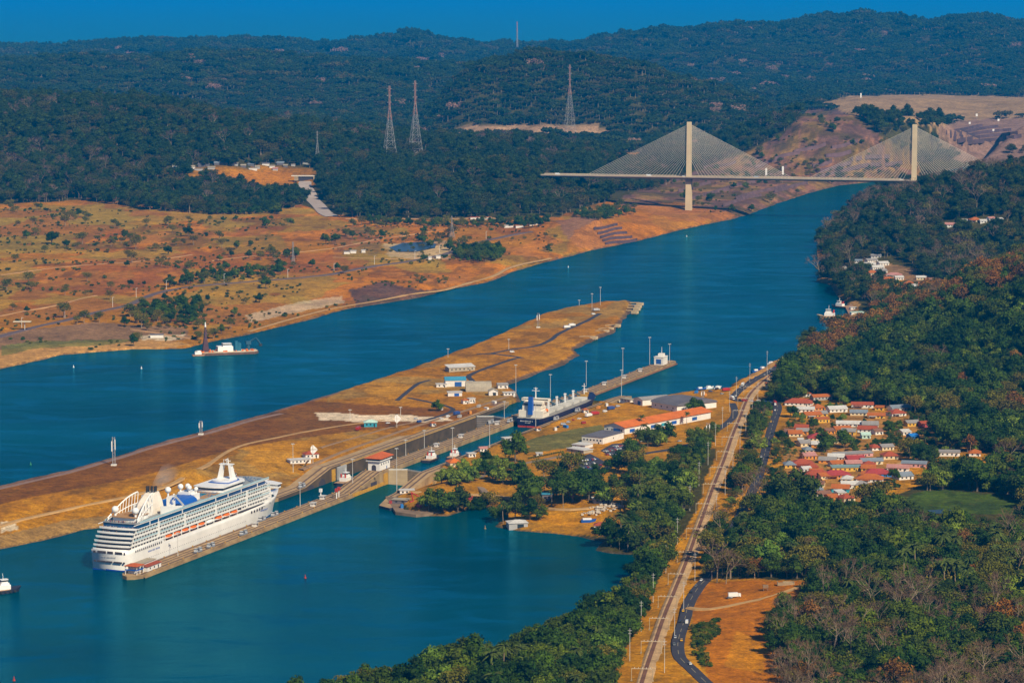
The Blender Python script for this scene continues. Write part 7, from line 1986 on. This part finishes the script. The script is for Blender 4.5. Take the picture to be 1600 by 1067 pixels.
# ================================================================ pylons, masts, markers
M_STEEL = mat('galvanised', (0.36, 0.34, 0.33), 0.5, 0.1)
M_REDW = mat('aviation_red', (0.60, 0.20, 0.10), 0.6, 0.1)
def lattice(name, p, h, wb, wt, label, cat, arms=3, paint=True, t=0.55, group=None, nb=11):
    e = empty(name, p, 0.35); tag(e, label, cat, group)
    prof = lambda f: (wb + (wt - wb) * min(1, f / 0.72) ** 0.85) / 2
    for sx, sy in ((-1, -1), (1, -1), (1, 1), (-1, 1)):
        m_ = MB(); prev = None
        for k in range(nb + 1):
            f = k / nb; q = (sx * prof(f), sy * prof(f), h * f)
            if prev: m_.beam(prev, q, t, 1 if (paint and f > 0.62 and k % 2) else 0)
            prev = q
        m_.build('leg', [M_STEEL, M_REDW], e)
    m_ = MB()
    for k in range(nb):
        f0, f1 = k / nb, (k + 1) / nb; a, b = prof(f0), prof(f1); z0, z1 = h * f0, h * f1
        mi = 1 if (paint and f0 > 0.62 and k % 2) else 0
        for (ax, ay), (bx, by) in (((-1, -1), (1, -1)), ((1, -1), (1, 1)), ((1, 1), (-1, 1)), ((-1, 1), (-1, -1))):
            m_.beam((ax * a, ay * a, z0), (bx * b, by * b, z1), t * 0.6, mi); m_.beam((bx * a, by * a, z0), (ax * b, ay * b, z1), t * 0.6, mi)
            m_.beam((ax * b, ay * b, z1), (bx * b, by * b, z1), t * 0.6, mi)
    stuff(m_.build('bracing', [M_STEEL, M_REDW], e))
    for k in range(arms):
        z = h * (0.78 + 0.09 * k); L_ = h * 0.035
        m_ = MB(); m_.beam((-L_, 0, z), (L_, 0, z), t); m_.beam((-L_, 0, z), (0, 0, z + 2.5), t * 0.6); m_.beam((L_, 0, z), (0, 0, z + 2.5), t * 0.6); m_.build('crossarm', M_STEEL, e)
    return e
for x, y, yt, wb, lb, pt, ar in ((609, 252, 135, 28, 'tall lattice pylon, left of the pair on the wooded slope', True, 3), (649, 243, 127, 28, 'tall lattice pylon, right of the pair on the wooded slope', True, 3), (890, 206, 102, 26, 'faint lattice pylon in front of the mast hill', True, 3), (496, 256, 205, 11, 'small lattice pylon beside the hillside works', False, 3), (706, 372, 338, 9, 'small lattice pylon beside the settling pond', False, 3), (458, 414, 378, 5, 'thin lattice pylon on the orange flat', False, 3)):
    p = G(x, y); s = scale_at(p); lattice('lattice_pylon', p, (y - yt) / s, wb, 2.6 if wb > 20 else 1.2, lb, 'pylon', ar, pt, 0.5 if wb > 20 else 0.25, 'power line pylons')
p = G(808, 82); s = scale_at(p); lattice('radio_mast', (p[0], p[1], p[2] + 4), 46 / s, 9, 3, 'red and white radio mast on top of the highest hill', 'mast', 0, True, 1.3, nb=9)
# leading marks: lattice with two white boards
for x, y, yt, lb in ((178, 727, 682, 'leading mark with two white boards, nearer one on the causeway'), (314, 679, 657, 'leading mark with two white boards, farther one on the causeway'), (841, 512, 489, 'leading mark on the far shore of the island'), (887, 479, 471, 'small leading mark near the island tip'), (1106, 690, 660, 'lattice mark with white boards beside the railway wood'), (1098, 625, 610, 'lattice signal tower behind the depot hall')):
    p = G(x, y); s = scale_at(p); h = (y - yt) / s
    e = empty('leading_mark', p, 0.0); tag(e, lb, 'marker', 'leading marks')
    m_ = MB(); w = 1.1
    for sx, sy in ((-1, -1), (1, -1), (1, 1), (-1, 1)): m_.beam((sx * w, sy * w, -1), (sx * w, sy * w, h), 0.25)
    for k in range(8):
        z0, z1 = h * k / 8, h * (k + 1) / 8
        m_.beam((-w, -w, z0), (w, -w, z1), 0.16); m_.beam((w, w, z0), (-w, w, z1), 0.16)
    stuff(m_.build('lattice', M_STEEL, e))
    for s_ in (-1, 1):
        m_ = MB(); m_.box((s_ * 1.5, -1.35, h * (0.74 if s_ > 0 else 0.68)), (0.8, 0.15, h * 0.36)); m_.build('board', W_SHIP, e)
    m_ = MB(); m_.box((0, 0, 0.4), (5, 5, 1.6)); m_.build('footing', mat('footing_white', (0.7, 0.66, 0.58), 0.8, 0.1), e)
for x, y, w, h, lb in ((1197, 285, 3, 22, 'white double board low on the cut slope, left'), (1223, 286, 3, 26, 'white double board low on the cut slope, right'), (1526, 186, 3, 8, 'white board above the quarry terraces, left'), (1515, 197, 3, 6, 'white board on the quarry terraces, lower left'), (1560, 193, 3, 7, 'white board above the quarry terraces, right'), (1552, 208, 3, 6, 'white board on the quarry terraces, lower right'), (1345, 160, 2, 14, 'thin white mast on the far plateau')):
    p = G(x, y); s = scale_at(p); e = empty('range_board', p); tag(e, lb, 'marker', 'range boards on the far slopes')
    m_ = MB(); m_.tube((0, 0, -1), (0, 0, h / s * 0.6), 0.4, 0.4); m_.build('post', M_STEEL, e)
    m_ = MB(); m_.box((0, -0.4, h / s * 0.75), (w / s, 0.5, h / s * 0.5)); m_.build('board', W_SHIP, e)

# ================================================================ railway gantries and poles
def along(line, d):
    seg = np.linalg.norm(np.diff(line[:, :2], axis=0), axis=1); c = np.concatenate([[0], np.cumsum(seg)])
    i = int(np.clip(np.searchsorted(c, d) - 1, 0, len(seg) - 1)); f = (d - c[i]) / max(seg[i], 1e-6)
    q = line[i] + (line[i + 1] - line[i]) * f; t = (line[i + 1] - line[i])[:2]; t = t / np.linalg.norm(t)
    return q, t, c[-1]
_, _, RL = along(RAIL, 0)
ORD = ['first', 'second', 'third', 'fourth', 'fifth', 'sixth', 'seventh', 'eighth', 'ninth', 'tenth', 'eleventh', 'twelfth', 'thirteenth', 'fourteenth', 'fifteenth', 'sixteenth', 'seventeenth', 'eighteenth', 'nineteenth', 'twentieth', 'twenty-first', 'twenty-second']
M_GAN = mat('gantry_steel', (0.52, 0.42, 0.28), 0.6, 0.1)
d0 = 45.0; i = 0
while d0 < RL * 0.86:
    q, t, _ = along(RAIL, d0)
    rz = math.atan2(t[1], t[0]) - math.pi / 2
    e = empty('railway_gantry', (q[0], q[1], q[2]), rz); tag(e, 'pale portal gantry over the railway, %s from the bottom edge' % ORD[i], 'gantry', 'portal gantries over the railway')
    for s in (-7.0, 6.6):
        m_ = MB(); m_.tube((s, 0, -0.8), (s, 0, 8.2), 0.22, 0.20, 5); pst = m_.build('post', M_GAN, e)
        m_ = MB(); m_.box((s, 0, 0.2), (1.2, 1.2, 0.8)); m_.build('footing', M_CONC, pst)
    m_ = MB(); m_.box((-0.2, 0, 8.1), (13.9, 0.35, 0.4)); m_.build('crossbeam', M_GAN, e)
    for s in (-5, -2.5, 0, 2.5, 5):
        m_ = MB(); m_.tube((s, 0, 8.2), (s, 0, 9.1), 0.16, 0.10, 5); m_.build('insulator', W_SHIP, e)
    d0 += 88; i += 1
i = 0; d0 = 70.0
while d0 < RL * 0.95:
    for s, nm in ((1, 'road'), (-1, 'lake')):
        q, t, _ = along(RAIL, min(RL - 1, d0 + (0 if s > 0 else 42)))
        n = np.array([t[1], -t[0]]); b = q[:2] + n * s * (12.5 if s > 0 else 13)
        z = float(ground_z(b[0], b[1]))
        e = empty('utility_pole', (b[0], b[1], z), math.atan2(t[1], t[0])); tag(e, 'tall pale pole on the %s side of the railway, %s from the bottom edge' % (nm, ORD[i]), 'pole', 'tall poles beside the railway')
        m_ = MB(); m_.tube((0, 0, -1), (0, 0, 22), 0.22, 0.14, 6); m_.build('post', M_POLE, e)
        m_ = MB(); m_.box((0, 0, 20.5), (0.18, 2.6, 0.2)); m_.box((0, 0, 18.5), (0.18, 2.2, 0.2)); m_.build('crossarm', M_POLE, e)
    d0 += 112; i += 1
for j, fr in enumerate(np.linspace(0.10, 0.93, 13)):
    q, t, _ = along(RD_WEST, fr * along(RD_WEST, 0)[2]); n = np.array([t[1], -t[0]]); b = q[:2] - n * 12
    e = empty('utility_pole', (b[0], b[1], float(ground_z(b[0], b[1])))); tag(e, 'white street pole along the west bank road, %s from the left' % ORD[j], 'pole', 'street poles along the west bank road')
    m_ = MB(); m_.tube((0, 0, -1), (0, 0, 13), 0.30, 0.2, 5); m_.build('post', W_SHIP, e)
    m_ = MB(); m_.box((1.2, 0, 12.8), (2.6, 0.3, 0.25)); m_.build('arm', W_SHIP, e)

# ================================================================ vehicles
def car_mesh(name, m, kind='car'):
    mb = MB()
    if kind == 'car':
        L_, W_ = 4.4, 1.8
        mb.loft([[(x, y, 0.35) for x, y in ((-2.2, -.85), (2.2, -.8), (2.2, .8), (-2.2, .85))], [(x, y, 0.85) for x, y in ((-2.2, -.9), (2.15, -.85), (2.15, .85), (-2.2, .9))], [(x, y, 0.98) for x, y in ((-2.1, -.85), (2.0, -.78), (2.0, .78), (-2.1, .85))]], True, 0)
        mb.loft([[(x, y, 0.98) for x, y in ((-1.9, -.82), (1.0, -.82), (1.0, .82), (-1.9, .82))], [(x, y, 1.42) for x, y in ((-1.4, -.68), (0.35, -.68), (0.35, .68), (-1.4, .68))]], True, 1)
        mb.box((-0.52, 0, 1.45), (1.7, 1.34, 0.07), 0, 0)
        for x in (-1.35, 1.4):
            for s in (-1, 1): mb.tube((x, s * 0.72, 0.34), (x, s * 0.93, 0.34), 0.34, 0.34, 8, 2)
    elif kind == 'van':
        mb.loft([[(x, y, 0.4) for x, y in ((-2.6, -1), (2.7, -1), (2.7, 1), (-2.6, 1))], [(x, y, 1.3) for x, y in ((-2.6, -1), (2.6, -1), (2.6, 1), (-2.6, 1))], [(x, y, 2.3) for x, y in ((-2.6, -.9), (1.7, -.9), (1.7, .9), (-2.6, .9))]], True, 0)
        mb.box((2.12, 0, 1.75), (0.5, 1.7, 0.8), 0, 1); mb.box((0, 0, 1.8), (4.2, 1.98, 0.5), 0, 1)
        for x in (-1.7, 1.7):
            for s in (-1, 1): mb.tube((x, s * 0.8, 0.4), (x, s * 1.03, 0.4), 0.4, 0.4, 8, 2)
    else:
        mb.box((-1.4, 0, 2.2), (7.2, 2.4, 2.8), 0, 0); mb.box((3.4, 0, 1.75), (1.9, 2.3, 2.3), 0, 0); mb.box((4.2, 0, 2.2), (0.5, 2.1, 0.9), 0, 1); mb.box((0, 0, 0.7), (9, 1.6, 0.4), 0, 2)
        for x in (-3.8, -2.6, 3.2):
            for s in (-1, 1): mb.tube((x, s * 0.9, 0.5), (x, s * 1.2, 0.5), 0.5, 0.5, 8, 2)
    me = mb.mesh(name); me.materials.append(m); me.materials.append(M_DARKWIN); me.materials.append(BLACKM)
    return me
CARC = {'white': (0.8, 0.8, 0.78), 'silver': (0.45, 0.46, 0.48), 'black': (0.02, 0.02, 0.025), 'red': (0.42, 0.03, 0.02), 'blue': (0.03, 0.08, 0.28), 'yellow': (0.80, 0.42, 0.01), 'grey': (0.16, 0.17, 0.18)}
CARM = {(c, k): car_mesh(c + '_' + k, mat('paint_' + c, v, 0.3, 0.03, spec=0.6), k) for c, v in CARC.items() for k in ('car', 'van', 'truck')}
def car(p, rz, c, k, label, group=None):
    o = bpy.data.objects.new(k, CARM[(c, k)]); COL.objects.link(o); o.location = p; o.rotation_euler = (0, 0, rz)
    return tag(o, label, k, group)
def nearest_on(line, x, y, up):
    p = G(x, y); d = (line[:, 0] - p[0]) ** 2 + (line[:, 1] - p[1]) ** 2; i = int(np.clip(d.argmin(), 1, len(line) - 2))
    t = line[i + 1, :2] - line[i - 1, :2]; t /= np.linalg.norm(t); n = np.array([t[1], -t[0]])
    off = float(np.clip((np.array(p[:2]) - line[i, :2]) @ n, -3, 3)); off = 2.3 if off > 0 else -2.3
    q = line[i, :2] + n * off; dd = float((np.array(p[:2]) - line[i, :2]) @ t); q = q + t * dd
    return (q[0], q[1], line[i, 2] + up), math.atan2(t[1], t[0]) + (math.pi if off < 0 else 0)
CARS = [(1066, 958, 'yellow', 'car', 'yellow taxi on the bend above the dirt lot'), (1063, 974, 'black', 'car', 'black car on the road beside the white van'), (1073, 974, 'white', 'van', 'white van on the road beside the dirt lot'), (1060, 998, 'silver', 'car', 'silver car on the near road, ahead of the black one'), (1068, 1002, 'yellow', 'car', 'yellow taxi on the near road, lower of the two'), (1058, 1009, 'grey', 'car', 'grey car on the near road, lowest in the left lane'), (1074, 1038, 'white', 'car', 'white car where the road meets the bottom trees'), (1092, 918, 'grey', 'car', 'grey car at the shaded bend'), (1085, 928, 'black', 'car', 'black car approaching the shaded bend'), (1096, 909, 'white', 'car', 'white car entering the trees at the bend'),
        (1187, 745, 'blue', 'car', 'blue car on the road west of the village'), (1193, 715, 'silver', 'car', 'silver car on the road west of the village'), (1204, 678, 'black', 'car', 'black car on the road by the palms'), (1207, 660, 'yellow', 'car', 'yellow taxi near the upper junction'), (1213, 642, 'white', 'car', 'white car just below the junction'), (1214, 632, 'red', 'truck', 'red truck turning at the junction'), (1196, 628, 'blue', 'car', 'blue car on the level crossing approach, right'), (1185, 627, 'white', 'car', 'white car at the level crossing'), (1174, 627, 'red', 'car', 'red car at the level crossing'), (1164, 627, 'red', 'van', 'red van on the level crossing'), (1154, 626, 'black', 'car', 'black car left of the level crossing')]
for x, y, c, k, lb in CARS:
    p, rz = nearest_on(RD_MAIN, x, y, 0.34); car(p, rz, c, k, lb, 'vehicles on the main road')
rc_ = random.Random(9)
LM = along(RD_MAIN, 0)[2]
j = 0
d0 = LM - 20
while d0 > LM - 640 and j < 22:
    q, t, _ = along(RD_MAIN, d0); n = np.array([t[1], -t[0]]); off = rc_.choice((-2.3, 2.3))
    c = rc_.choice(['white', 'white', 'silver', 'black', 'grey', 'blue', 'red']); k = rc_.choice(['car', 'car', 'car', 'van', 'truck'])
    car((q[0] + n[0] * off, q[1] + n[1] * off, q[2] + 0.34), math.atan2(t[1], t[0]) + (math.pi if off < 0 else 0), c, k, '%s %s in the shore road queue, %s from its far end' % (c, k, ORD[j]), 'vehicles queuing on the shore road')
    d0 -= rc_.uniform(10, 30); j += 1
car(G(1148, 933, 0.1), 0.2, 'white', 'truck', 'white truck parked on the orange clearing')
car(G(1140, 935, 0.1), 0.2, 'black', 'car', 'dark pickup parked left of the white truck on the clearing')
for x, y, rz, c, k, lb in ((886, 513, 0.55, 'white', 'truck', 'white truck on the island road, front of the pair'), (894, 510, 0.55, 'white', 'truck', 'white truck on the island road, rear of the pair'), (927, 492, 0.5, 'white', 'van', 'white van parked on the island tip'), (932, 486, 0.5, 'silver', 'truck', 'silver truck parked on the island tip'), (800, 551, 0.3, 'white', 'van', 'white van beside the island road bend'), (650, 655, 0.3, 'silver', 'car', 'silver car beside the pale island strip'), (606, 662, 0.4, 'white', 'car', 'white car on the island coping'), (860, 275, 0.0, 'white', 'truck', None)):
    if lb: car(G(x, y, 0.25), rz, c, k, lb)
for f, c, k, lb in ((-250, 'white', 'truck', 'white truck at the left end of the bridge'), (-74, 'white', 'truck', 'white truck left of the near pylon'), (-8, 'white', 'van', 'white van at the foot of the near pylon'), (130, 'silver', 'truck', 'silver truck in the middle of the bridge'), (400, 'white', 'van', 'white van beside the far pylon')):
    q = T1 + bd * f + np.array([-bd[1], bd[0]]) * -12; car((q[0], q[1], ZD + 0.65), math.atan2(bd[1], bd[0]), c, k, lb, 'vehicles on the bridge')
# car parks
def lot(name, px, rows_, label, per, rz=None):
    pl = [G(x, y)[:2] for x, y in px]; z = max(float(ground_z(a, b)) for a, b in pl) + 0.25
    m_ = MB(); m_.prism([tuple(q) for q in pl], z - 3, z); tag(m_.build(name, M_ASPH), kind='structure')
    k = 0
    for (x0, y0), (x1, y1) in rows_:
        a = np.array(P(x0, y0, z)[:2]); b = np.array(P(x1, y1, z)[:2]); L_ = np.linalg.norm(b - a); n = int(L_ / 2.7); t = (b - a) / L_
        for i in range(n):
            if rc_.random() < 0.14: continue
            q = a + t * (i + 0.5) * 2.7; c = rc_.choice(['white', 'white', 'silver', 'black', 'grey', 'blue', 'red', 'red'])
            car((q[0], q[1], z + 0.02), math.atan2(t[1], t[0]) + math.pi / 2, c, 'car', '%s car parked in %s' % (c, label), '%s cars in %s' % (c, label)); k += 1
    return k
lot('car_park', LOTS[0], [((907, 720), (938, 717)), ((905, 726), (930, 724)), ((912, 738), (940, 726)), ((909, 732), (926, 729))], 'the lower car park by the trees', 0)
lot('car_park_upper', LOTS[1], [((944, 706), (990, 697)), ((946, 711), (975, 708)), ((956, 699), (992, 693)), ((950, 703), (992, 695)), ((962, 712), (992, 704))], 'the upper car park by the office block', 0)
# upturned boat on the spit, rubble and blocks
e = empty('beached_boat', G(919, 815), 0.12); tag(e, 'white and blue boat laid up on the grass of the spit', 'boat')
m_ = MB(); hull_mesh(m_, [(-6, 1.9, -6, 2.1, 2.0), (2, 2.0, 2, 2.2, 2.0), (6, 0.4, 7, 0.7, 2.6)], [-0.1, 0, 0.5, 1]); m_.build('hull', BLUEB, e)
m_ = MB(); m_.box((-1, 0, 2.6), (7.5, 3.2, 1.3)); m_.build('cabin', W_SHIP, e)
RUB = [(925, 800), (940, 797), (955, 793), (965, 789), (935, 792), (950, 788), (918, 803)]
rr2 = random.Random(3)
for i, (x, y) in enumerate(RUB):
    p = G(x, y); m_ = MB()
    for k in range(14):
        m_.box((rr2.gauss(0, 3.5), rr2.gauss(0, 3.5), rr2.uniform(0, 0.8)), (rr2.uniform(1, 3.5), rr2.uniform(1, 2.5), rr2.uniform(0.6, 1.6)), rr2.uniform(0, 3))
    o = m_.build('rubble', mat('pale_rubble', (0.60, 0.52, 0.42), 0.9, 0.15)); o.location = p; tag(o, 'heap of pale rubble among the lakeside trees', 'rubble', kind='stuff')
# stone foundations on the clearing
e = empty('water_tank', G(1196, 922)); tag(e, 'small brown tank on stilts on the orange clearing', 'tank')
m_ = MB(); m_.box((0, 0, 3), (4, 3, 2)); m_.build('tank', mat('tank_brown', (0.28, 0.18, 0.10), 0.8, 0.15), e)
for s in (-1, 1):
    m_ = MB(); m_.box((s * 1.5, 0, 1), (0.3, 2.4, 2.4)); m_.build('stilt', mat('tank_brown', (0, 0, 0)), e)
e = empty('ruined_wall', G(1228, 914)); tag(e, 'grey ruined block walls at the back of the orange clearing', 'ruin')
for a, b, c, d in ((0, 0, 12, 0.5), (-6, 2, 0.5, 5), (6, 2, 0.5, 5), (2, 4, 8, 0.5)):
    m_ = MB(); m_.box((a, b, 1.0), (c, d, 2.4)); m_.build('block_wall', M_CONC, e)
e = empty('roof_frame', G(35, 516)); tag(e, 'flat canopy on a single post beside the west road', 'canopy')
m_ = MB(); m_.box((0, 0, 11), (22, 8, 0.8)); m_.build('roof', mat('canopy_pale', (0.7, 0.6, 0.42), 0.8, 0.1), e)
m_ = MB(); m_.tube((3, 0, -1), (3, 0, 11), 0.5, 0.5); m_.build('post', M_POLE, e)

# ================================================================ trees that stand out singly
TREF = [(690, 800, 'on the shore beside the quay huts'), (712, 757, 'on the bank above the quay slope'), (735, 752, 'behind the stairway slope'), (786, 750, 'beside the shaded lane'), (805, 722, 'by the lawn hedge'), (825, 785, 'above the boat slip'), (805, 812, 'at the root of the spit'), (870, 755, 'left of the lower car park'), (900, 785, 'behind the rubble heaps'), (955, 787, 'above the lakeside shelter'), (975, 740, 'below the upper car park'), (1000, 695, 'beside the orange warehouse'), (1030, 695, 'between the warehouse and the railway wood'), (1087, 646, 'behind the depot hall'), (683, 642, 'alone on the island'), (1226, 622, 'above the road junction'), (1125, 910, 'at the shaded bend of the road'), (1230, 795, 'below the near end of the village'), (1360, 790, 'at the village edge of the swamp'), (1305, 702, 'beside the open dry field'), (1430, 718, 'at the right end of the village')]
cnt = {}
for k, x, y, w in LONE:
    p = G(x, y); s = scale_at(p); nat = {'broad': 12.2, 'olive': 11.5, 'bright': 12.3, 'bare': 12.0, 'palm': 9.0}[k]
    sz = w / s / nat
    ref = min(TREF, key=lambda q: (q[0] - x) ** 2 + (q[1] - y) ** 2)[2]
    size = 'small' if sz < 0.9 else ('big' if sz > 1.35 else 'mid-sized')
    lb = size + ' ' + LAB[k][1] + ' ' + ref
    c = cnt.get(lb, 0); cnt[lb] = c + 1
    if c: lb += [', second from the left', ', third from the left', ', fourth from the left'][c - 1]
    single_tree(k, p[0], p[1], p[2], sz * (1.2 if k != 'palm' else 1.0), lb, 'trees standing about the locks and village', low=1.6 if k in ('broad', 'bright') else 0.0)
# hedge on the lawn, yard cars, boats at the north quay
e = empty('hedge', (0, 0, 0)); tag(e, 'clipped low hedge edging the lock lawn', 'hedge')
a = np.array(G(824, 717)); b = np.array(G(880, 706))
for i in range(16):
    q = a + (b - a) * (i + 0.5) / 16
    o = bpy.data.objects.new('bush', TREES['shrub'][1][0]); COL.objects.link(o); o.parent = e; o.location = (q[0], q[1], float(ground_z(q[0], q[1]))); o.scale = (0.8, 0.8, 0.7)
YARD = [(872, 668), (880, 664), (888, 661), (896, 657), (905, 655), (912, 662), (920, 651), (930, 648), (945, 644), (955, 640), (965, 636), (1100, 606), (1110, 612), (1120, 609), (1128, 616), (1135, 611), (700, 738), (760, 722), (776, 716), (725, 745), (1002, 690), (1062, 690), (690, 655), (700, 652), (714, 648), (560, 672), (655, 660)]
for i, (x, y) in enumerate(YARD):
    c = rc_.choice(['white', 'silver', 'white', 'red', 'blue', 'black']); k = rc_.choice(['car', 'van', 'van', 'truck'])
    ref = min([(905, 655, 'on the bank beside the bulk carrier'), (1118, 611, 'on the north quay below the shore road'), (750, 725, 'among the bank trees by the near lane'), (1030, 690, 'near the orange warehouse'), (700, 652, 'on the island lock edge'), (560, 672, 'on the island track')], key=lambda q: (q[0] - x) ** 2 + (q[1] - y) ** 2)[2]
    car(G(x, y, 0.15), rc_.uniform(0.2, 1.4), c, k, '%s %s parked %s, %s from the left' % (c, k, ref, ORD[min(20, sorted(YARD).index((x, y)))]), 'vehicles about the lock yards')
for i, (x, y, c) in enumerate(((1095, 609, BLUEB), (1108, 607, W_SHIP), (1122, 607, W_SHIP), (1182, 581, BLUEB), (1192, 577, BLUEB), (1205, 569, W_SHIP), (968, 630, W_SHIP))):
    p = P(x, y, 9.0); e = empty('moored_boat', tuple(p), 0.4 + 0.3 * (i % 3)); tag(e, 'small %s launch moored at the far bank, %s from the left' % ('white' if c is W_SHIP else 'blue', ORD[i]), 'boat', 'launches along the far bank')
    m_ = MB(); hull_mesh(m_, [(-6, 1.8, -6, 2.0, 1.5), (2, 1.9, 2, 2.1, 1.6), (6, 0.3, 7, 0.6, 2.2)], [-0.2, 0, 0.5, 1]); m_.build('hull', c, e)
    m_ = MB(); m_.box((-1, 0, 2.3), (4.5, 2.8, 1.8)); m_.build('cabin', W_SHIP, e)
BOXES = [(612, 790, 'red'), (628, 793, 'blue'), (655, 792, 'red'), (668, 789, 'teal'), (680, 786, 'orange'), (700, 780, 'white'), (735, 780, 'red'), (868, 672, 'white'), (884, 668, 'blue'), (935, 638, 'orange'), (948, 634, 'white'), (1008, 628, 'red'), (1088, 614, 'blue'), (1102, 618, 'orange'), (760, 640, 'white'), (748, 636, 'grey'), (735, 646, 'orange'), (772, 630, 'white'), (718, 652, 'grey'), (690, 640, 'white')]
for i, (x, y, c) in enumerate(BOXES):
    p = G(x, y); e = empty('container', (p[0], p[1], max(p[2], 2.5 if x < 700 and y > 770 else 0) - 0.1), CANAL_ROT + 0.5 * (i % 3)); tag(e, '%s steel container standing in the lock yards, %s from the left' % (c, ORD[sorted(BOXES).index((x, y, c))]), 'container', 'containers about the lock yards')
    m_ = MB(); m_.box((0, 0, 1.4), (6.1, 2.4, 2.6)); b_ = m_.build('body', wm(c), e)
    m_ = MB()
    for k in range(9): m_.box((-2.6 + k * 0.65, 0, 1.4), (0.14, 2.5, 2.4))
    m_.build('ribs', wm(c), b_)
    m_ = MB(); m_.box((3.08, 0, 1.4), (0.08, 2.2, 2.3)); m_.build('doors', M_LAMP, b_)
# pool in the swamp meadow
q = [G(x, y)[:2] for x, y in ((1450, 798), (1475, 796), (1500, 799), (1480, 803), (1455, 803))]
sheet('swamp_pool', q, max(float(ground_z(a, b)) for a, b in q) + 0.3, MATS['pond_water'])

# ================================================================ air
def build_haze(density, colour, aniso=0.0):
    mb = MB(); mb.box((0, 44000, 290), (90000, 112000, 640))
    m = bpy.data.materials.new('haze_air')
    m.use_nodes = True
    nt = m.node_tree
    for n in list(nt.nodes):
        if n.type != 'OUTPUT_MATERIAL': nt.nodes.remove(n)
    pv = nt.nodes.new('ShaderNodeVolumePrincipled')
    pv.inputs['Color'].default_value = (*colour, 1)
    pv.inputs['Density'].default_value = density
    pv.inputs['Anisotropy'].default_value = aniso
    nt.links.new(pv.outputs[0], nt.nodes['Material Output'].inputs['Volume'])
    m.cycles.homogeneous_volume = True
    o = mb.build("haze", m)
    return tag(o, 'thin blue haze over the far hills', 'haze', kind='stuff')
build_haze(3.1e-5, (0.0, 0.38, 1.0), 0.0)
